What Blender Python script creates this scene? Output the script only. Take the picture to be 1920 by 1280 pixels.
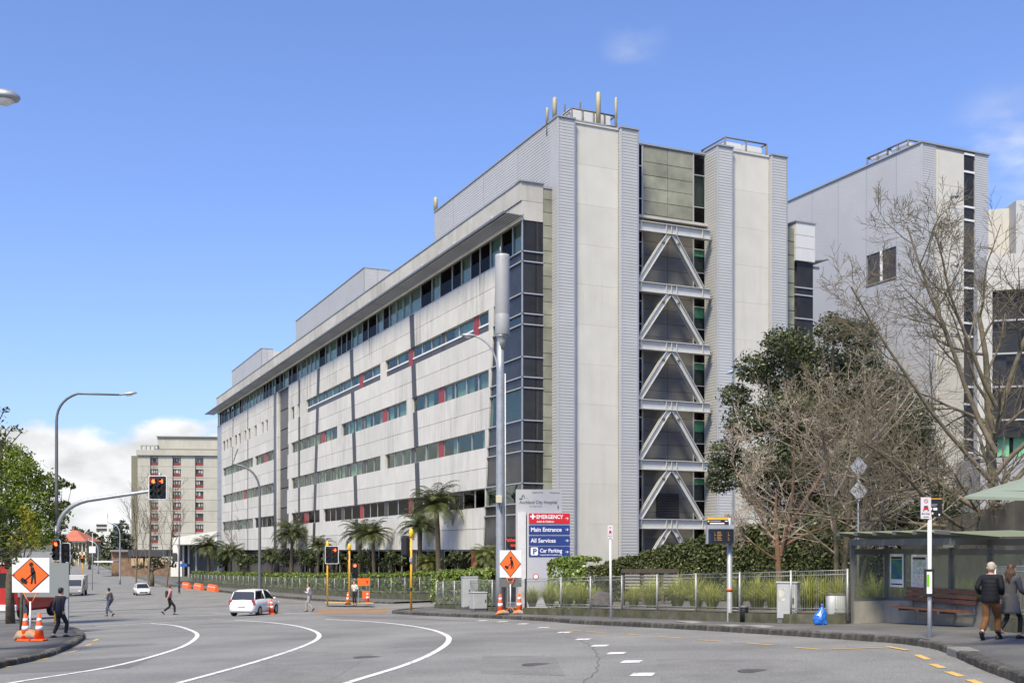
import bpy, bmesh, math, random
import numpy as np
from mathutils import Vector, Matrix
for o in list(bpy.data.objects): bpy.data.objects.remove(o)
SC = bpy.context.scene
COL = SC.collection
R = math.radians
rnd = random.Random(7)

# ---------------------------------------------------------------- camera, sky, sun, exposure
F, CX, HV, EYE = 2100.0, 960.0, 1031.0, 1.70      # focal length in photo pixels, centre column, horizon row, eye height
cam = bpy.data.cameras.new('camera')
cam.sensor_width = 36.0; cam.lens = F/1920*36.0; cam.shift_y = (HV-640)/1920.0
cam.clip_start = 0.1; cam.clip_end = 6000
camo = bpy.data.objects.new('camera', cam); COL.objects.link(camo)
camo.location = (0, 0, EYE); camo.rotation_euler = (R(90), 0, 0)
SC.camera = camo
SUN_EL, SUN_AZ = R(53), math.atan2(-0.38, -0.92)    # azimuth as atan2(x, y): behind the camera, a little left
sun = bpy.data.lights.new('sun', 'SUN'); sun.energy = 3.9; sun.angle = R(13); sun.color = (1.0, 0.885, 0.62)
suno = bpy.data.objects.new('sun', sun); COL.objects.link(suno)
sd = Vector((math.sin(SUN_AZ)*math.cos(SUN_EL), math.cos(SUN_AZ)*math.cos(SUN_EL), math.sin(SUN_EL)))
suno.rotation_euler = sd.to_track_quat('Z', 'Y').to_euler(); suno.location = sd*200
W = bpy.data.worlds.new('World'); SC.world = W; W.use_nodes = True
nt = W.node_tree; N = nt.nodes; L = nt.links; N.clear()
sky = N.new('ShaderNodeTexSky'); sky.sky_type = 'NISHITA'; sky.sun_disc = False
sky.sun_elevation = SUN_EL; sky.sun_rotation = SUN_AZ
sky.altitude = 0; sky.air_density = 1.0; sky.dust_density = 1.5; sky.ozone_density = 2.4
tc = N.new('ShaderNodeTexCoord'); sep = N.new('ShaderNodeSeparateXYZ'); L.new(tc.outputs['Generated'], sep.inputs[0])
mp = N.new('ShaderNodeMapping'); mp.inputs['Scale'].default_value = (1, 1, 1.9); mp.inputs['Location'].default_value = (0.31, 0.12, 0.0)
L.new(tc.outputs['Generated'], mp.inputs[0])
nz = N.new('ShaderNodeTexNoise'); nz.inputs['Scale'].default_value = 9.0; nz.inputs['Detail'].default_value = 9; nz.inputs['Roughness'].default_value = 0.52
L.new(mp.outputs[0], nz.inputs[0])
def math_n(tree, op, a=None, b=None, clamp=False):
    n = tree.nodes.new('ShaderNodeMath'); n.operation = op; n.use_clamp = clamp
    for i, x in enumerate((a, b)):
        if x is None: continue
        if isinstance(x, (int, float)): n.inputs[i].default_value = x
        else: tree.links.new(x, n.inputs[i])
    return n.outputs[0]
bank = N.new('ShaderNodeMapRange'); bank.interpolation_type = 'SMOOTHSTEP'
L.new(sep.outputs[2], bank.inputs[0])
for i, x in zip((1, 2, 3, 4), (0.03, 0.185, 0.40, -0.50)): bank.inputs[i].default_value = x
dens = math_n(nt, 'ADD', nz.outputs['Fac'], bank.outputs[0])
cl = N.new('ShaderNodeMapRange'); cl.interpolation_type = 'SMOOTHSTEP'; L.new(dens, cl.inputs[0])
for i, x in zip((1, 2, 3, 4), (0.50, 0.62, 0.0, 1.0)): cl.inputs[i].default_value = x
# thin high wisps
mp2 = N.new('ShaderNodeMapping'); mp2.inputs['Scale'].default_value = (1.0, 1.0, 2.6); mp2.inputs['Location'].default_value = (2.2, 0.4, 0.7)
L.new(tc.outputs['Generated'], mp2.inputs[0])
nz2 = N.new('ShaderNodeTexNoise'); nz2.inputs['Scale'].default_value = 5.0; nz2.inputs['Detail'].default_value = 7; L.new(mp2.outputs[0], nz2.inputs[0])
wi = N.new('ShaderNodeMapRange'); L.new(nz2.outputs['Fac'], wi.inputs[0])
for i, x in zip((1, 2, 3, 4), (0.74, 0.90, 0.0, 0.30)): wi.inputs[i].default_value = x
cov = math_n(nt, 'MAXIMUM', cl.outputs[0], wi.outputs[0], True)
# two small detached wisps of high cloud
nrm = N.new('ShaderNodeVectorMath'); nrm.operation = 'NORMALIZE'; L.new(tc.outputs['Generated'], nrm.inputs[0])
mp4 = N.new('ShaderNodeMapping'); mp4.inputs['Scale'].default_value = (16, 16, 42); mp4.inputs['Rotation'].default_value = (0.3, 0.5, 0.2); L.new(tc.outputs['Generated'], mp4.inputs[0])
nz4 = N.new('ShaderNodeTexNoise'); nz4.inputs['Scale'].default_value = 1.0; nz4.inputs['Detail'].default_value = 7; L.new(mp4.outputs[0], nz4.inputs[0])
for (u_, v_, rad_, amt_) in ((1190, 85, 0.034, 0.24), (1915, 280, 0.07, 0.5)):
    dv_ = N.new('ShaderNodeVectorMath'); dv_.operation = 'DISTANCE'; L.new(nrm.outputs[0], dv_.inputs[0]); dv_.inputs[1].default_value = Vector(((u_-CX)/F, 1.0, (HV-v_)/F)).normalized()
    fall = N.new('ShaderNodeMapRange'); fall.interpolation_type = 'SMOOTHSTEP'; L.new(dv_.outputs['Value'], fall.inputs[0])
    for i, x in zip((1, 2, 3, 4), (0.0, rad_, amt_, 0.0)): fall.inputs[i].default_value = x
    nn_ = N.new('ShaderNodeMapRange'); L.new(nz4.outputs['Fac'], nn_.inputs[0])
    for i, x in zip((1, 2, 3, 4), (0.42, 0.68, 0.0, 1.0)): nn_.inputs[i].default_value = x
    cov = math_n(nt, 'MAXIMUM', cov, math_n(nt, 'MULTIPLY', fall.outputs[0], nn_.outputs[0]), True)
nz3 = N.new('ShaderNodeTexNoise'); nz3.inputs['Scale'].default_value = 16.0; nz3.inputs['Detail'].default_value = 6; L.new(mp.outputs[0], nz3.inputs[0])
cshade = N.new('ShaderNodeMapRange'); L.new(nz3.outputs['Fac'], cshade.inputs[0])
for i, x in zip((1, 2, 3, 4), (0.35, 0.65, 3.7, 5.7)): cshade.inputs[i].default_value = x
ccol = N.new('ShaderNodeVectorMath'); ccol.operation = 'SCALE'; ccol.inputs[0].default_value = (0.965, 0.98, 1.0); L.new(cshade.outputs[0], ccol.inputs['Scale'])
tint = N.new('ShaderNodeVectorMath'); tint.operation = 'MULTIPLY'; L.new(sky.outputs[0], tint.inputs[0]); tint.inputs[1].default_value = (0.79, 0.86, 1.14)
mx = N.new('ShaderNodeMix'); mx.data_type = 'RGBA'
L.new(cov, mx.inputs['Factor']); L.new(tint.outputs[0], mx.inputs['A']); L.new(ccol.outputs[0], mx.inputs['B'])
bg = N.new('ShaderNodeBackground'); bg.inputs[1].default_value = 0.14; L.new(mx.outputs['Result'], bg.inputs[0])
wo = N.new('ShaderNodeOutputWorld'); L.new(bg.outputs[0], wo.inputs[0])
vs = SC.view_settings; vs.view_transform = 'Standard'; vs.look = 'None'; vs.gamma = 1; vs.exposure = 0.55; vs.use_curve_mapping = False
cy = SC.cycles; cy.max_bounces = 6; cy.transparent_max_bounces = 12; cy.diffuse_bounces = 3; cy.glossy_bounces = 3; cy.transmission_bounces = 4
cy.caustics_reflective = False; cy.caustics_refractive = False; cy.sample_clamp_indirect = 6
try:
    cy.use_denoising = True; cy.denoiser = 'OPENIMAGEDENOISE'
except Exception: pass

# ---------------------------------------------------------------- materials
MATS = {}
def mat(name, col=(0.5, 0.5, 0.5), rough=0.6, metal=0.0, var=0.0, scale=3.0, bump=0.0, bscale=40.0, streak=0.0, spec=0.5,
        rand=0.0, emit=None, estr=0.0, col2=None, thr=(0.4, 0.6), dist=0.02, stretch=(1, 1, 1), coat=0.0, sss=0.0, fine=0.0, grime=None):
    if name in MATS: return MATS[name]
    m = bpy.data.materials.new(name); m.use_nodes = True; t = m.node_tree; n = t.nodes; l = t.links
    b = n['Principled BSDF']; b.inputs['Roughness'].default_value = rough; b.inputs['Metallic'].default_value = metal
    b.inputs['Specular IOR Level'].default_value = spec; b.inputs['Coat Weight'].default_value = coat
    b.inputs['Base Color'].default_value = (*col, 1)
    tcn = n.new('ShaderNodeTexCoord'); src = tcn.outputs['Object']
    if stretch != (1, 1, 1):
        mpn = n.new('ShaderNodeMapping'); mpn.inputs['Scale'].default_value = stretch; l.new(src, mpn.inputs[0]); src = mpn.outputs[0]
    cur = None
    def rgb(c):
        x = n.new('ShaderNodeRGB'); x.outputs[0].default_value = (*c, 1); return x.outputs[0]
    def noise(sc, det=5, vec=None, rg=0.55):
        x = n.new('ShaderNodeTexNoise'); x.inputs['Scale'].default_value = sc; x.inputs['Detail'].default_value = det; x.inputs['Roughness'].default_value = rg
        l.new(vec or src, x.inputs[0]); return x.outputs['Fac']
    def rng(f, a, bb, c, d):
        x = n.new('ShaderNodeMapRange'); l.new(f, x.inputs[0])
        for i, y in zip((1, 2, 3, 4), (a, bb, c, d)): x.inputs[i].default_value = y
        return x.outputs[0]
    def mulv(c, f):
        x = n.new('ShaderNodeVectorMath'); x.operation = 'SCALE'; l.new(c, x.inputs[0]); l.new(f, x.inputs['Scale']); return x.outputs[0]
    def mixc(f, a, bb):
        x = n.new('ShaderNodeMix'); x.data_type = 'RGBA'; l.new(f, x.inputs['Factor']); l.new(a, x.inputs['A']); l.new(bb, x.inputs['B']); return x.outputs['Result']
    cur = rgb(col)
    if col2 is not None: cur = mixc(rng(noise(scale, 6), thr[0], thr[1], 0, 1), cur, rgb(col2))
    if var: cur = mulv(cur, rng(noise(scale*1.7, 6), 0.3, 0.7, 1-var, 1+var))
    if fine: cur = mulv(cur, rng(noise(bscale, 2), 0.3, 0.7, 1-fine, 1+fine))
    if streak:
        mpn = n.new('ShaderNodeMapping'); mpn.inputs['Scale'].default_value = (1.3, 1.3, 0.10); l.new(tcn.outputs['Object'], mpn.inputs[0])
        f1 = noise(1.6, 6, mpn.outputs[0], 0.65)
        f2 = noise(0.16, 3, tcn.outputs['Object'])
        s = rng(f1, 0.45, 0.75, 0, 1); s2 = rng(f2, 0.42, 0.66, 0.15, 1)
        mm = n.new('ShaderNodeMath'); mm.operation = 'MULTIPLY'; l.new(s, mm.inputs[0]); l.new(s2, mm.inputs[1])
        m3 = n.new('ShaderNodeMath'); m3.operation = 'MULTIPLY'; l.new(mm.outputs[0], m3.inputs[0]); m3.inputs[1].default_value = streak
        cur = mixc(m3.outputs[0], cur, rgb(grime or (0.20, 0.20, 0.18)))
    if rand:
        oi = n.new('ShaderNodeObjectInfo'); cur = mulv(cur, rng(oi.outputs['Random'], 0, 1, 1-rand, 1+rand))
    l.new(cur, b.inputs['Base Color'])
    if bump:
        bp = n.new('ShaderNodeBump'); bp.inputs['Strength'].default_value = bump; bp.inputs['Distance'].default_value = dist
        l.new(noise(bscale, 4), bp.inputs['Height']); l.new(bp.outputs[0], b.inputs['Normal'])
    if emit:
        b.inputs['Emission Color'].default_value = (*emit, 1); b.inputs['Emission Strength'].default_value = estr
    if sss:
        b.inputs['Subsurface Weight'].default_value = sss; b.inputs['Subsurface Radius'].default_value = (0.02, 0.01, 0.005)
    MATS[name] = m; return m
def leaf_mat(name, col, col2, trans=0.25, rough=0.45, scale=1.2):
    if name in MATS: return MATS[name]
    m = bpy.data.materials.new(name); m.use_nodes = True; t = m.node_tree; n = t.nodes; l = t.links
    b = n['Principled BSDF']; b.inputs['Roughness'].default_value = rough; b.inputs['Specular IOR Level'].default_value = 0.35
    at = n.new('ShaderNodeAttribute'); at.attribute_name = 'lv'
    x = n.new('ShaderNodeMix'); x.data_type = 'RGBA'; x.inputs['A'].default_value = (*col, 1); x.inputs['B'].default_value = (*col2, 1)
    l.new(at.outputs['Fac'], x.inputs['Factor'])
    l.new(x.outputs['Result'], b.inputs['Base Color'])
    tr = n.new('ShaderNodeBsdfTranslucent'); l.new(x.outputs['Result'], tr.inputs[0])
    ms = n.new('ShaderNodeMixShader'); ms.inputs[0].default_value = trans
    l.new(b.outputs[0], ms.inputs[1]); l.new(tr.outputs[0], ms.inputs[2]); l.new(ms.outputs[0], n['Material Output'].inputs[0])
    MATS[name] = m; return m
def glass_mat(name, tint=(0.72, 0.85, 0.80), ior=1.5, rough=0.0, boost=1.0, haze=0.0):
    if name in MATS: return MATS[name]
    m = bpy.data.materials.new(name); m.use_nodes = True; t = m.node_tree; n = t.nodes; l = t.links; n.clear()
    o = n.new('ShaderNodeOutputMaterial'); tr = n.new('ShaderNodeBsdfTransparent'); tr.inputs[0].default_value = (*tint, 1)
    g = n.new('ShaderNodeBsdfGlossy'); g.inputs['Roughness'].default_value = rough; g.inputs[0].default_value = (0.88, 0.86, 0.82, 1)
    f = n.new('ShaderNodeFresnel'); f.inputs[0].default_value = ior
    mm = n.new('ShaderNodeMath'); mm.operation = 'MULTIPLY'; mm.use_clamp = True; mm.inputs[1].default_value = boost; l.new(f.outputs[0], mm.inputs[0])
    ms = n.new('ShaderNodeMixShader'); l.new(mm.outputs[0], ms.inputs[0]); l.new(tr.outputs[0], ms.inputs[1]); l.new(g.outputs[0], ms.inputs[2])
    out = ms.outputs[0]
    if haze:
        d = n.new('ShaderNodeBsdfDiffuse'); d.inputs[0].default_value = (0.45, 0.47, 0.42, 1)
        tcn = n.new('ShaderNodeTexCoord'); nz = n.new('ShaderNodeTexNoise'); nz.inputs['Scale'].default_value = 2.5; nz.inputs['Detail'].default_value = 6; l.new(tcn.outputs['Object'], nz.inputs[0])
        mr = n.new('ShaderNodeMapRange'); l.new(nz.outputs['Fac'], mr.inputs[0])
        for i, y in zip((1, 2, 3, 4), (0.35, 0.75, haze*0.5, haze*1.6)): mr.inputs[i].default_value = y
        m2 = n.new('ShaderNodeMixShader'); l.new(mr.outputs[0], m2.inputs[0]); l.new(out, m2.inputs[1]); l.new(d.outputs[0], m2.inputs[2]); out = m2.outputs[0]
    l.new(out, o.inputs[0]); MATS[name] = m; return m

# ---------------------------------------------------------------- mesh helpers
V = Vector
def root_loc(p):
    while p is not None and p.parent is not None: p = p.parent
    return p.location.copy() if p is not None else V((0, 0, 0))
def link(name, me, parent=None, m=None):
    o = bpy.data.objects.new(name, me); COL.objects.link(o)
    if parent is not None: o.parent = parent
    if m is not None and me is not None: me.materials.clear(); me.materials.append(m)
    return o
class MB:
    def __init__(s): s.v = []; s.f = []; s.sm = []
    def poly(s, pts, smooth=False):
        i = len(s.v); s.v += [tuple(p) for p in pts]; s.f.append(tuple(range(i, i+len(pts)))); s.sm.append(smooth); return s
    def prism(s, A, B, smooth=False):
        n = len(A); i = len(s.v); s.v += [tuple(p) for p in A]+[tuple(p) for p in B]
        s.f.append(tuple(range(i, i+n))[::-1]); s.sm.append(False)
        s.f.append(tuple(range(i+n, i+2*n))); s.sm.append(False)
        for k in range(n):
            j = (k+1) % n; s.f.append((i+k, i+j, i+n+j, i+n+k)); s.sm.append(smooth)
        return s
    def box(s, x0, x1, y0, y1, z0, z1):
        return s.prism([(x0, y0, z0), (x1, y0, z0), (x1, y1, z0), (x0, y1, z0)], [(x0, y0, z1), (x1, y0, z1), (x1, y1, z1), (x0, y1, z1)])
    def obox(s, o, a, b, c):
        o, a, b, c = V(o), V(a), V(b), V(c)
        return s.prism([o, o+a, o+a+b, o+b], [o+c, o+a+c, o+a+b+c, o+b+c])
    def cbox(s, c, sx, sy, sz, bev=0.0):
        x, y, z = c
        if not bev: return s.box(x-sx/2, x+sx/2, y-sy/2, y+sy/2, z-sz/2, z+sz/2)
        hx, hy, hz = sx/2, sy/2, sz/2; e = bev
        def ring(ax, ay, zz): return [(x+ax-e if 0 else x+p, y+q, zz) for p, q in ((ax-e, -ay), (ax, -ay+e), (ax, ay-e), (ax-e, ay), (-ax+e, ay), (-ax, ay-e), (-ax, -ay+e), (-ax+e, -ay))]
        rs = [ring(hx-e, hy-e, z-hz), ring(hx, hy, z-hz+e), ring(hx, hy, z+hz-e), ring(hx-e, hy-e, z+hz)]
        s.loft(rs); return s
    def loft(s, rings, cap=True, smooth=False, closed=True):
        n = len(rings[0]); i = len(s.v)
        for r in rings: s.v += [tuple(p) for p in r]
        for k in range(len(rings)-1):
            for j in range(n if closed else n-1):
                a = i+k*n+j; b = i+k*n+(j+1) % n
                s.f.append((a, b, b+n, a+n)); s.sm.append(smooth)
        if cap:
            s.f.append(tuple(range(i, i+n))[::-1]); s.sm.append(False)
            e = i+(len(rings)-1)*n; s.f.append(tuple(range(e, e+n))); s.sm.append(False)
        return s
    def tube(s, pts, rad, n=8, cap=True, smooth=True):
        pts = [V(p) for p in pts]
        if not hasattr(rad, '__len__'): rad = [rad]*len(pts)
        rings = []; up = None
        for k, p in enumerate(pts):
            d = (pts[min(k+1, len(pts)-1)]-pts[max(k-1, 0)])
            if d.length < 1e-9: d = V((0, 0, 1))
            d.normalize()
            if up is None:
                a = d.cross(V((1, 0, 0)) if abs(d.x) < 0.9 else V((0, 1, 0)))
            else: a = up-d*up.dot(d)
            if a.length < 1e-6: a = d.cross(V((0.2, 1, 0.3)))
            a.normalize(); up = a; b = d.cross(a).normalized()
            rings.append([p+(a*math.cos(2*math.pi*q/n)+b*math.sin(2*math.pi*q/n))*rad[k] for q in range(n)])
        return s.loft(rings, cap, smooth)
    def lathe(s, prof, o=(0, 0, 0), n=16, smooth=True):
        rings = [[(o[0]+r*math.cos(2*math.pi*k/n), o[1]+r*math.sin(2*math.pi*k/n), o[2]+z) for k in range(n)] for r, z in prof]
        return s.loft(rings, True, smooth)
    def mesh(s, name, sub=V((0, 0, 0))):
        me = bpy.data.meshes.new(name)
        vv = [(a-sub[0], b-sub[1], c-sub[2]) for a, b, c in s.v]
        me.from_pydata(vv, [], s.f); me.polygons.foreach_set('use_smooth', s.sm); me.update(); return me
    def build(s, name, m, parent=None, world=False):
        return link(name, s.mesh(name, root_loc(parent) if world and parent is not None else V((0, 0, 0))), parent, m)
def tag(o, label, cat, group=None):
    o['label'] = label; o['category'] = cat
    if group: o['group'] = group
    return o
def thing(name, label, cat, loc=(0, 0, 0), rz=0.0, group=None):
    o = bpy.data.objects.new(name, None); COL.objects.link(o); o.empty_display_size = 0.3
    o.location = loc; o.rotation_euler = (0, 0, rz); return tag(o, label, cat, group)
def struct(o, kind='structure'): o['kind'] = kind; return o
def inst(name, me, parent, loc, rz=0.0, scale=1.0, rot=None):
    o = bpy.data.objects.new(name, me); COL.objects.link(o); o.parent = parent; o.location = loc
    o.rotation_euler = rot if rot is not None else (0, 0, rz)
    o.scale = (scale,)*3 if not hasattr(scale, '__len__') else scale; return o
def copy_tree(o, parent=None):
    c = o.copy(); COL.objects.link(c)
    if parent is not None: c.parent = parent
    for ch in o.children: copy_tree(ch, c)
    return c
ORD = ['first', 'second', 'third', 'fourth', 'fifth', 'sixth', 'seventh', 'eighth', 'ninth', 'tenth', 'eleventh', 'twelfth', 'thirteenth', 'fourteenth', 'fifteenth', 'sixteenth', 'seventeenth', 'eighteenth', 'nineteenth', 'twentieth']
def bake(ob):
    dg = bpy.context.evaluated_depsgraph_get(); dg.update()
    me = bpy.data.meshes.new_from_object(ob.evaluated_get(dg)); return me
def text_part(body, size, loc, rot, m, parent, name='lettering', bold=0.0, align='LEFT', squeeze=1.0, ext=0.002):
    cu = bpy.data.curves.new('txt', 'FONT'); cu.body = body; cu.size = size; cu.align_x = align; cu.extrude = ext; cu.offset = bold; cu.resolution_u = 3
    ob = bpy.data.objects.new('txt', cu); COL.objects.link(ob); me = bake(ob); bpy.data.objects.remove(ob)
    o = link(name, me, parent, m); o.location = loc; o.rotation_euler = rot; o.scale = (squeeze, 1, 1)
    if size < .13: o['kind'] = 'stuff'
    return o
# leaf cloud as one mesh: pts, normals, size -> quads folded as two triangles, with a per-leaf value attribute
def leaves_mesh(name, P, S, rs, aspect=0.55, nrm=None, jitter=1.0, lv=None):
    P = np.asarray(P, float); n = len(P)
    d = rs.normal(size=(n, 3))
    if nrm is not None: d = np.asarray(nrm)+d*jitter
    d /= np.linalg.norm(d, axis=1, keepdims=True)+1e-9
    a = np.cross(d, rs.normal(size=(n, 3))); a /= np.linalg.norm(a, axis=1, keepdims=True)+1e-9
    b = np.cross(d, a)
    S = np.broadcast_to(np.asarray(S, float), (n,))[:, None]*rs.uniform(0.6, 1.3, size=(n, 1))
    bend = d*S*0.18
    q = np.stack([P-a*S, P-b*S*aspect-bend, P+a*S, P+b*S*aspect-bend], axis=1).reshape(-1, 3)
    me = bpy.data.meshes.new(name)
    me.vertices.add(4*n); me.vertices.foreach_set('co', q.ravel())
    me.loops.add(4*n); me.loops.foreach_set('vertex_index', np.arange(4*n, dtype=np.int32))
    me.polygons.add(n); me.polygons.foreach_set('loop_start', np.arange(0, 4*n, 4, dtype=np.int32))
    me.update(calc_edges=True)
    at = me.attributes.new('lv', 'FLOAT', 'FACE'); at.data.foreach_set('value', (lv if lv is not None else rs.uniform(0, 1, n)).astype(np.float32))
    return me

# ---------------------------------------------------------------- ground shape and photo-to-place measuring
CY = [(-60, 1.5), (0, 0), (75, -1.875), (100, -2.35), (130, -2.6), (200, -2.7), (300, -1.7), (500, 4.0), (900, 14), (2500, 40)]
def G(x, y):
    x = max(-60.0, min(25.0, x)); c = CY[-1][1]
    for (a, p), (b, q) in zip(CY, CY[1:]):
        if y <= b:
            t = (y-a)/(b-a); c = p+(q-p)*t; break
    return 0.03*x+c
PATH = 0.13
def P(u, v, Y): return V(((u-CX)/F*Y, Y, EYE+(HV-v)/F*Y))
def gp(u, v, h=0.0):
    f = lambda Y: EYE+(HV-v)/F*Y-G((u-CX)/F*Y, Y)-h
    lo = 4.0
    for k in range(400):
        hi = lo*1.02
        if f(hi) <= 0: break
        lo = hi
    for k in range(40):
        mid = (lo+hi)/2
        if f(mid) > 0: lo = mid
        else: hi = mid
    return V(((u-CX)/F*hi, hi, G((u-CX)/F*hi, hi)+h))
def gxy(x, y, h=0.0): return V((x, y, G(x, y)+h))
def uX(u, Y): return (u-CX)/F*Y
# ---------------------------------------------------------------- ground, road, footpaths, kerbs, markings
def sheet(name, xs, ys, h, m, kind='structure'):
    mb = MB(); nx = len(xs)
    mb.v = [(x, y, G(x, y)+h) for y in ys for x in xs]
    for j in range(len(ys)-1):
        for i in range(nx-1):
            a = j*nx+i; mb.f.append((a, a+1, a+nx+1, a+nx)); mb.sm.append(True)
    o = mb.build(name, m); o['kind'] = kind; return o
def fr(a, b, st): return list(np.arange(a, b+st*0.5, st))
m_ground = mat('ground_soil', (0.10, 0.10, 0.06), 0.95, var=0.3, scale=0.4, bump=0.4, bscale=8)
m_road = mat('asphalt', (0.205, 0.205, 0.198), 0.9, var=0.17, scale=0.22, bump=0.5, bscale=45, fine=0.5, col2=(0.178, 0.178, 0.172), thr=(0.45, 0.62), dist=0.008, spec=0.25)
m_path = mat('footpath_asphalt', (0.135, 0.133, 0.13), 0.92, var=0.14, scale=0.5, bump=0.4, bscale=50, fine=0.4, col2=(0.105, 0.105, 0.105), dist=0.006, spec=0.2)
m_white = mat('road_white', (0.70, 0.70, 0.68), 0.7, var=0.08, scale=5, fine=0.15, bscale=30, col2=(0.36, 0.36, 0.35), thr=(0.51, 0.64))
m_yellow = mat('road_yellow', (0.62, 0.40, 0.11), 0.7, var=0.12, scale=5, fine=0.18, bscale=30, col2=(0.36, 0.28, 0.15), thr=(0.54, 0.68))
m_kerb = mat('basalt_kerb', (0.11, 0.103, 0.09), 0.9, var=0.4, scale=3, bump=0.9, bscale=18, rand=0.3, col2=(0.05, 0.047, 0.04), thr=(0.42, 0.6), dist=0.05)
sheet('ground', [-900, -500, -300, -200, -140, -100]+fr(-80, 80, 8)+[100, 140, 200, 300, 500, 900], [-60, -30]+fr(0, 140, 5)+[150, 160, 175, 190, 200, 220, 250, 275, 300, 350, 400, 500, 700, 900, 1400, 2500], -0.06, m_ground)
road = sheet('road', fr(-64, 30, 2), [-20, -10]+fr(0, 100, 2.5), 0.0, m_road)
E1 = V((1, 0.4533, 0)).normalized(); E2 = V((-0.4533, 1, 0)).normalized()
far_road = MB()
pts = []
for y in fr(92, 130, 4)+fr(140, 460, 10):
    c = V((-22, 88, 0))+E2*((y-88)/E2.y)
    pts.append((c-E1*15, c+E1*9))
for (a, b), (c, d) in zip(pts, pts[1:]):
    far_road.poly([(q.x, q.y, G(q.x, q.y)+0.02) for q in (a, b, d, c)], True)
far_road = struct(far_road.build('distant_road', m_road))

def polyline(pts, step):
    out = [pts[0]]
    for a, b in zip(pts, pts[1:]):
        n = max(1, int((b-a).length/step))
        for k in range(1, n+1): out.append(a.lerp(b, k/n))
    return out
def smooth_line(pts, k=8):
    # Catmull-Rom through the points
    q = [pts[0]*2-pts[1]]+list(pts)+[pts[-1]*2-pts[-2]]; out = []
    for i in range(1, len(q)-2):
        a, b, c, d = q[i-1:i+3]
        for t in range(k):
            t /= k; out.append(0.5*((2*b)+(c-a)*t+(2*a-5*b+4*c-d)*t*t+(3*b-a-3*c+d)*t**3))
    return out+[pts[-1]]
def ribbon(name, pts, w, m, parent, h=0.008):
    mb = MB(); pts = [V((p.x, p.y, 0)) for p in pts]; L_, R_ = [], []
    for i, p in enumerate(pts):
        d = (pts[min(i+1, len(pts)-1)]-pts[max(i-1, 0)]).normalized(); n = V((-d.y, d.x, 0))*w/2
        L_.append(p+n); R_.append(p-n)
    for i in range(len(pts)-1):
        mb.poly([(q.x, q.y, G(q.x, q.y)+h) for q in (R_[i], R_[i+1], L_[i+1], L_[i])])
    return mb.build(name, m, parent)
# --- right-hand footpath: kerb line measured along the photo, then back to the gardens
K = [(738, 1145.5), (800, 1148.5), (920, 1153), (1028, 1158), (1080, 1162), (1190, 1167), (1300, 1172), (1400, 1177.5), (1500, 1183), (1613, 1190), (1687, 1195), (1735, 1201), (1771, 1209), (1835, 1236), (1920, 1266), (2050, 1310)]
kerb_pts = smooth_line([gp(u, v, PATH) for u, v in K], 6)
kerb_pts = [V((p.x, p.y, 0)) for p in kerb_pts]
back_pts = [V((x, y, 0)) for x, y in ((-6.3, 60.3), (-4.7, 66), (-2.4, 62.5), (0.5, 58), (3.0, 54), (6, 50), (9, 46), (12, 42), (14, 38), (16, 34), (17, 30), (18, 26), (19, 22), (20, 18), (21, 14), (22, 10))]
bp = smooth_line(back_pts, 6)
def resample(pts, n):
    d = [0.0]
    for a, b in zip(pts, pts[1:]): d.append(d[-1]+(b-a).length)
    out = []
    for k in range(n):
        s = d[-1]*k/(n-1); i = max(j for j in range(len(d)) if d[j] <= s+1e-9); i = min(i, len(pts)-2)
        t = (s-d[i])/max(1e-9, d[i+1]-d[i]); out.append(pts[i].lerp(pts[i+1], min(1, t)))
    return out
def raised(name, A, B, m, rows=6, h=PATH, skirt=True):
    n = 60; A = resample(A, n); B = resample(B, n); mb = MB()
    for r in range(rows+1):
        for k in range(n):
            p = A[k].lerp(B[k], r/rows); mb.v.append((p.x, p.y, G(p.x, p.y)+h))
    for r in range(rows):
        for k in range(n-1):
            a = r*n+k; mb.f.append((a, a+1, a+n+1, a+n)); mb.sm.append(True)
    if skirt:
        i = len(mb.v); mb.v += [(p.x, p.y, G(p.x, p.y)-0.1) for p in A]
        for k in range(n-1): mb.f.append((i+k, i+k+1, k+1, k)); mb.sm.append(True)
    return struct(mb.build(name, m))
def inset(pts, w, side):
    out = []
    for i, p in enumerate(pts):
        d = (pts[min(i+1, len(pts)-1)]-pts[max(i-1, 0)]).normalized(); out.append(p+V((-d.y, d.x, 0))*w*side)
    return out
path_r = raised('footpath', inset(kerb_pts, 0.20, 1), bp, m_path)
stone_me = []
for k in range(7):
    mb = MB(); l, w, h = 0.5, 0.29, 0.36
    mb.cbox((0, 0, -h/2), l*2*rnd.uniform(0.93, 0.985), w, h, 0.018+rnd.random()*0.025)
    mb.v = [(x+rnd.uniform(-.014, .014), y+rnd.uniform(-.014, .014), z+rnd.uniform(-.012, .012)) for x, y, z in mb.v]
    me = mb.mesh('kerb_stone'); me.materials.append(m_kerb); stone_me.append(me)
def kerb_stones(line, parent, side, step=1.0, top=PATH+0.012):
    d = [0.0]
    for a, b in zip(line, line[1:]): d.append(d[-1]+(b-a).length)
    n = int(d[-1]/step); q = resample(line, n+1)
    for a, b in zip(q, q[1:]):
        c = (a+b)/2; t = (b-a).normalized(); nn = V((-t.y, t.x, 0))*side; c = c+nn*0.12
        l = (b-a).length
        dz = G(b.x, b.y)-G(a.x, a.y)
        o = inst('kerb_stone', stone_me[rnd.randrange(7)], parent, (c.x, c.y, G(c.x, c.y)+top+rnd.uniform(-.008, .008)), rot=(rnd.uniform(-.02, .02), -math.atan2(dz, l), math.atan2(t.y, t.x)), scale=(l, 1, 1))
kerb_stones(kerb_pts, path_r, 1, 0.62)
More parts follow.
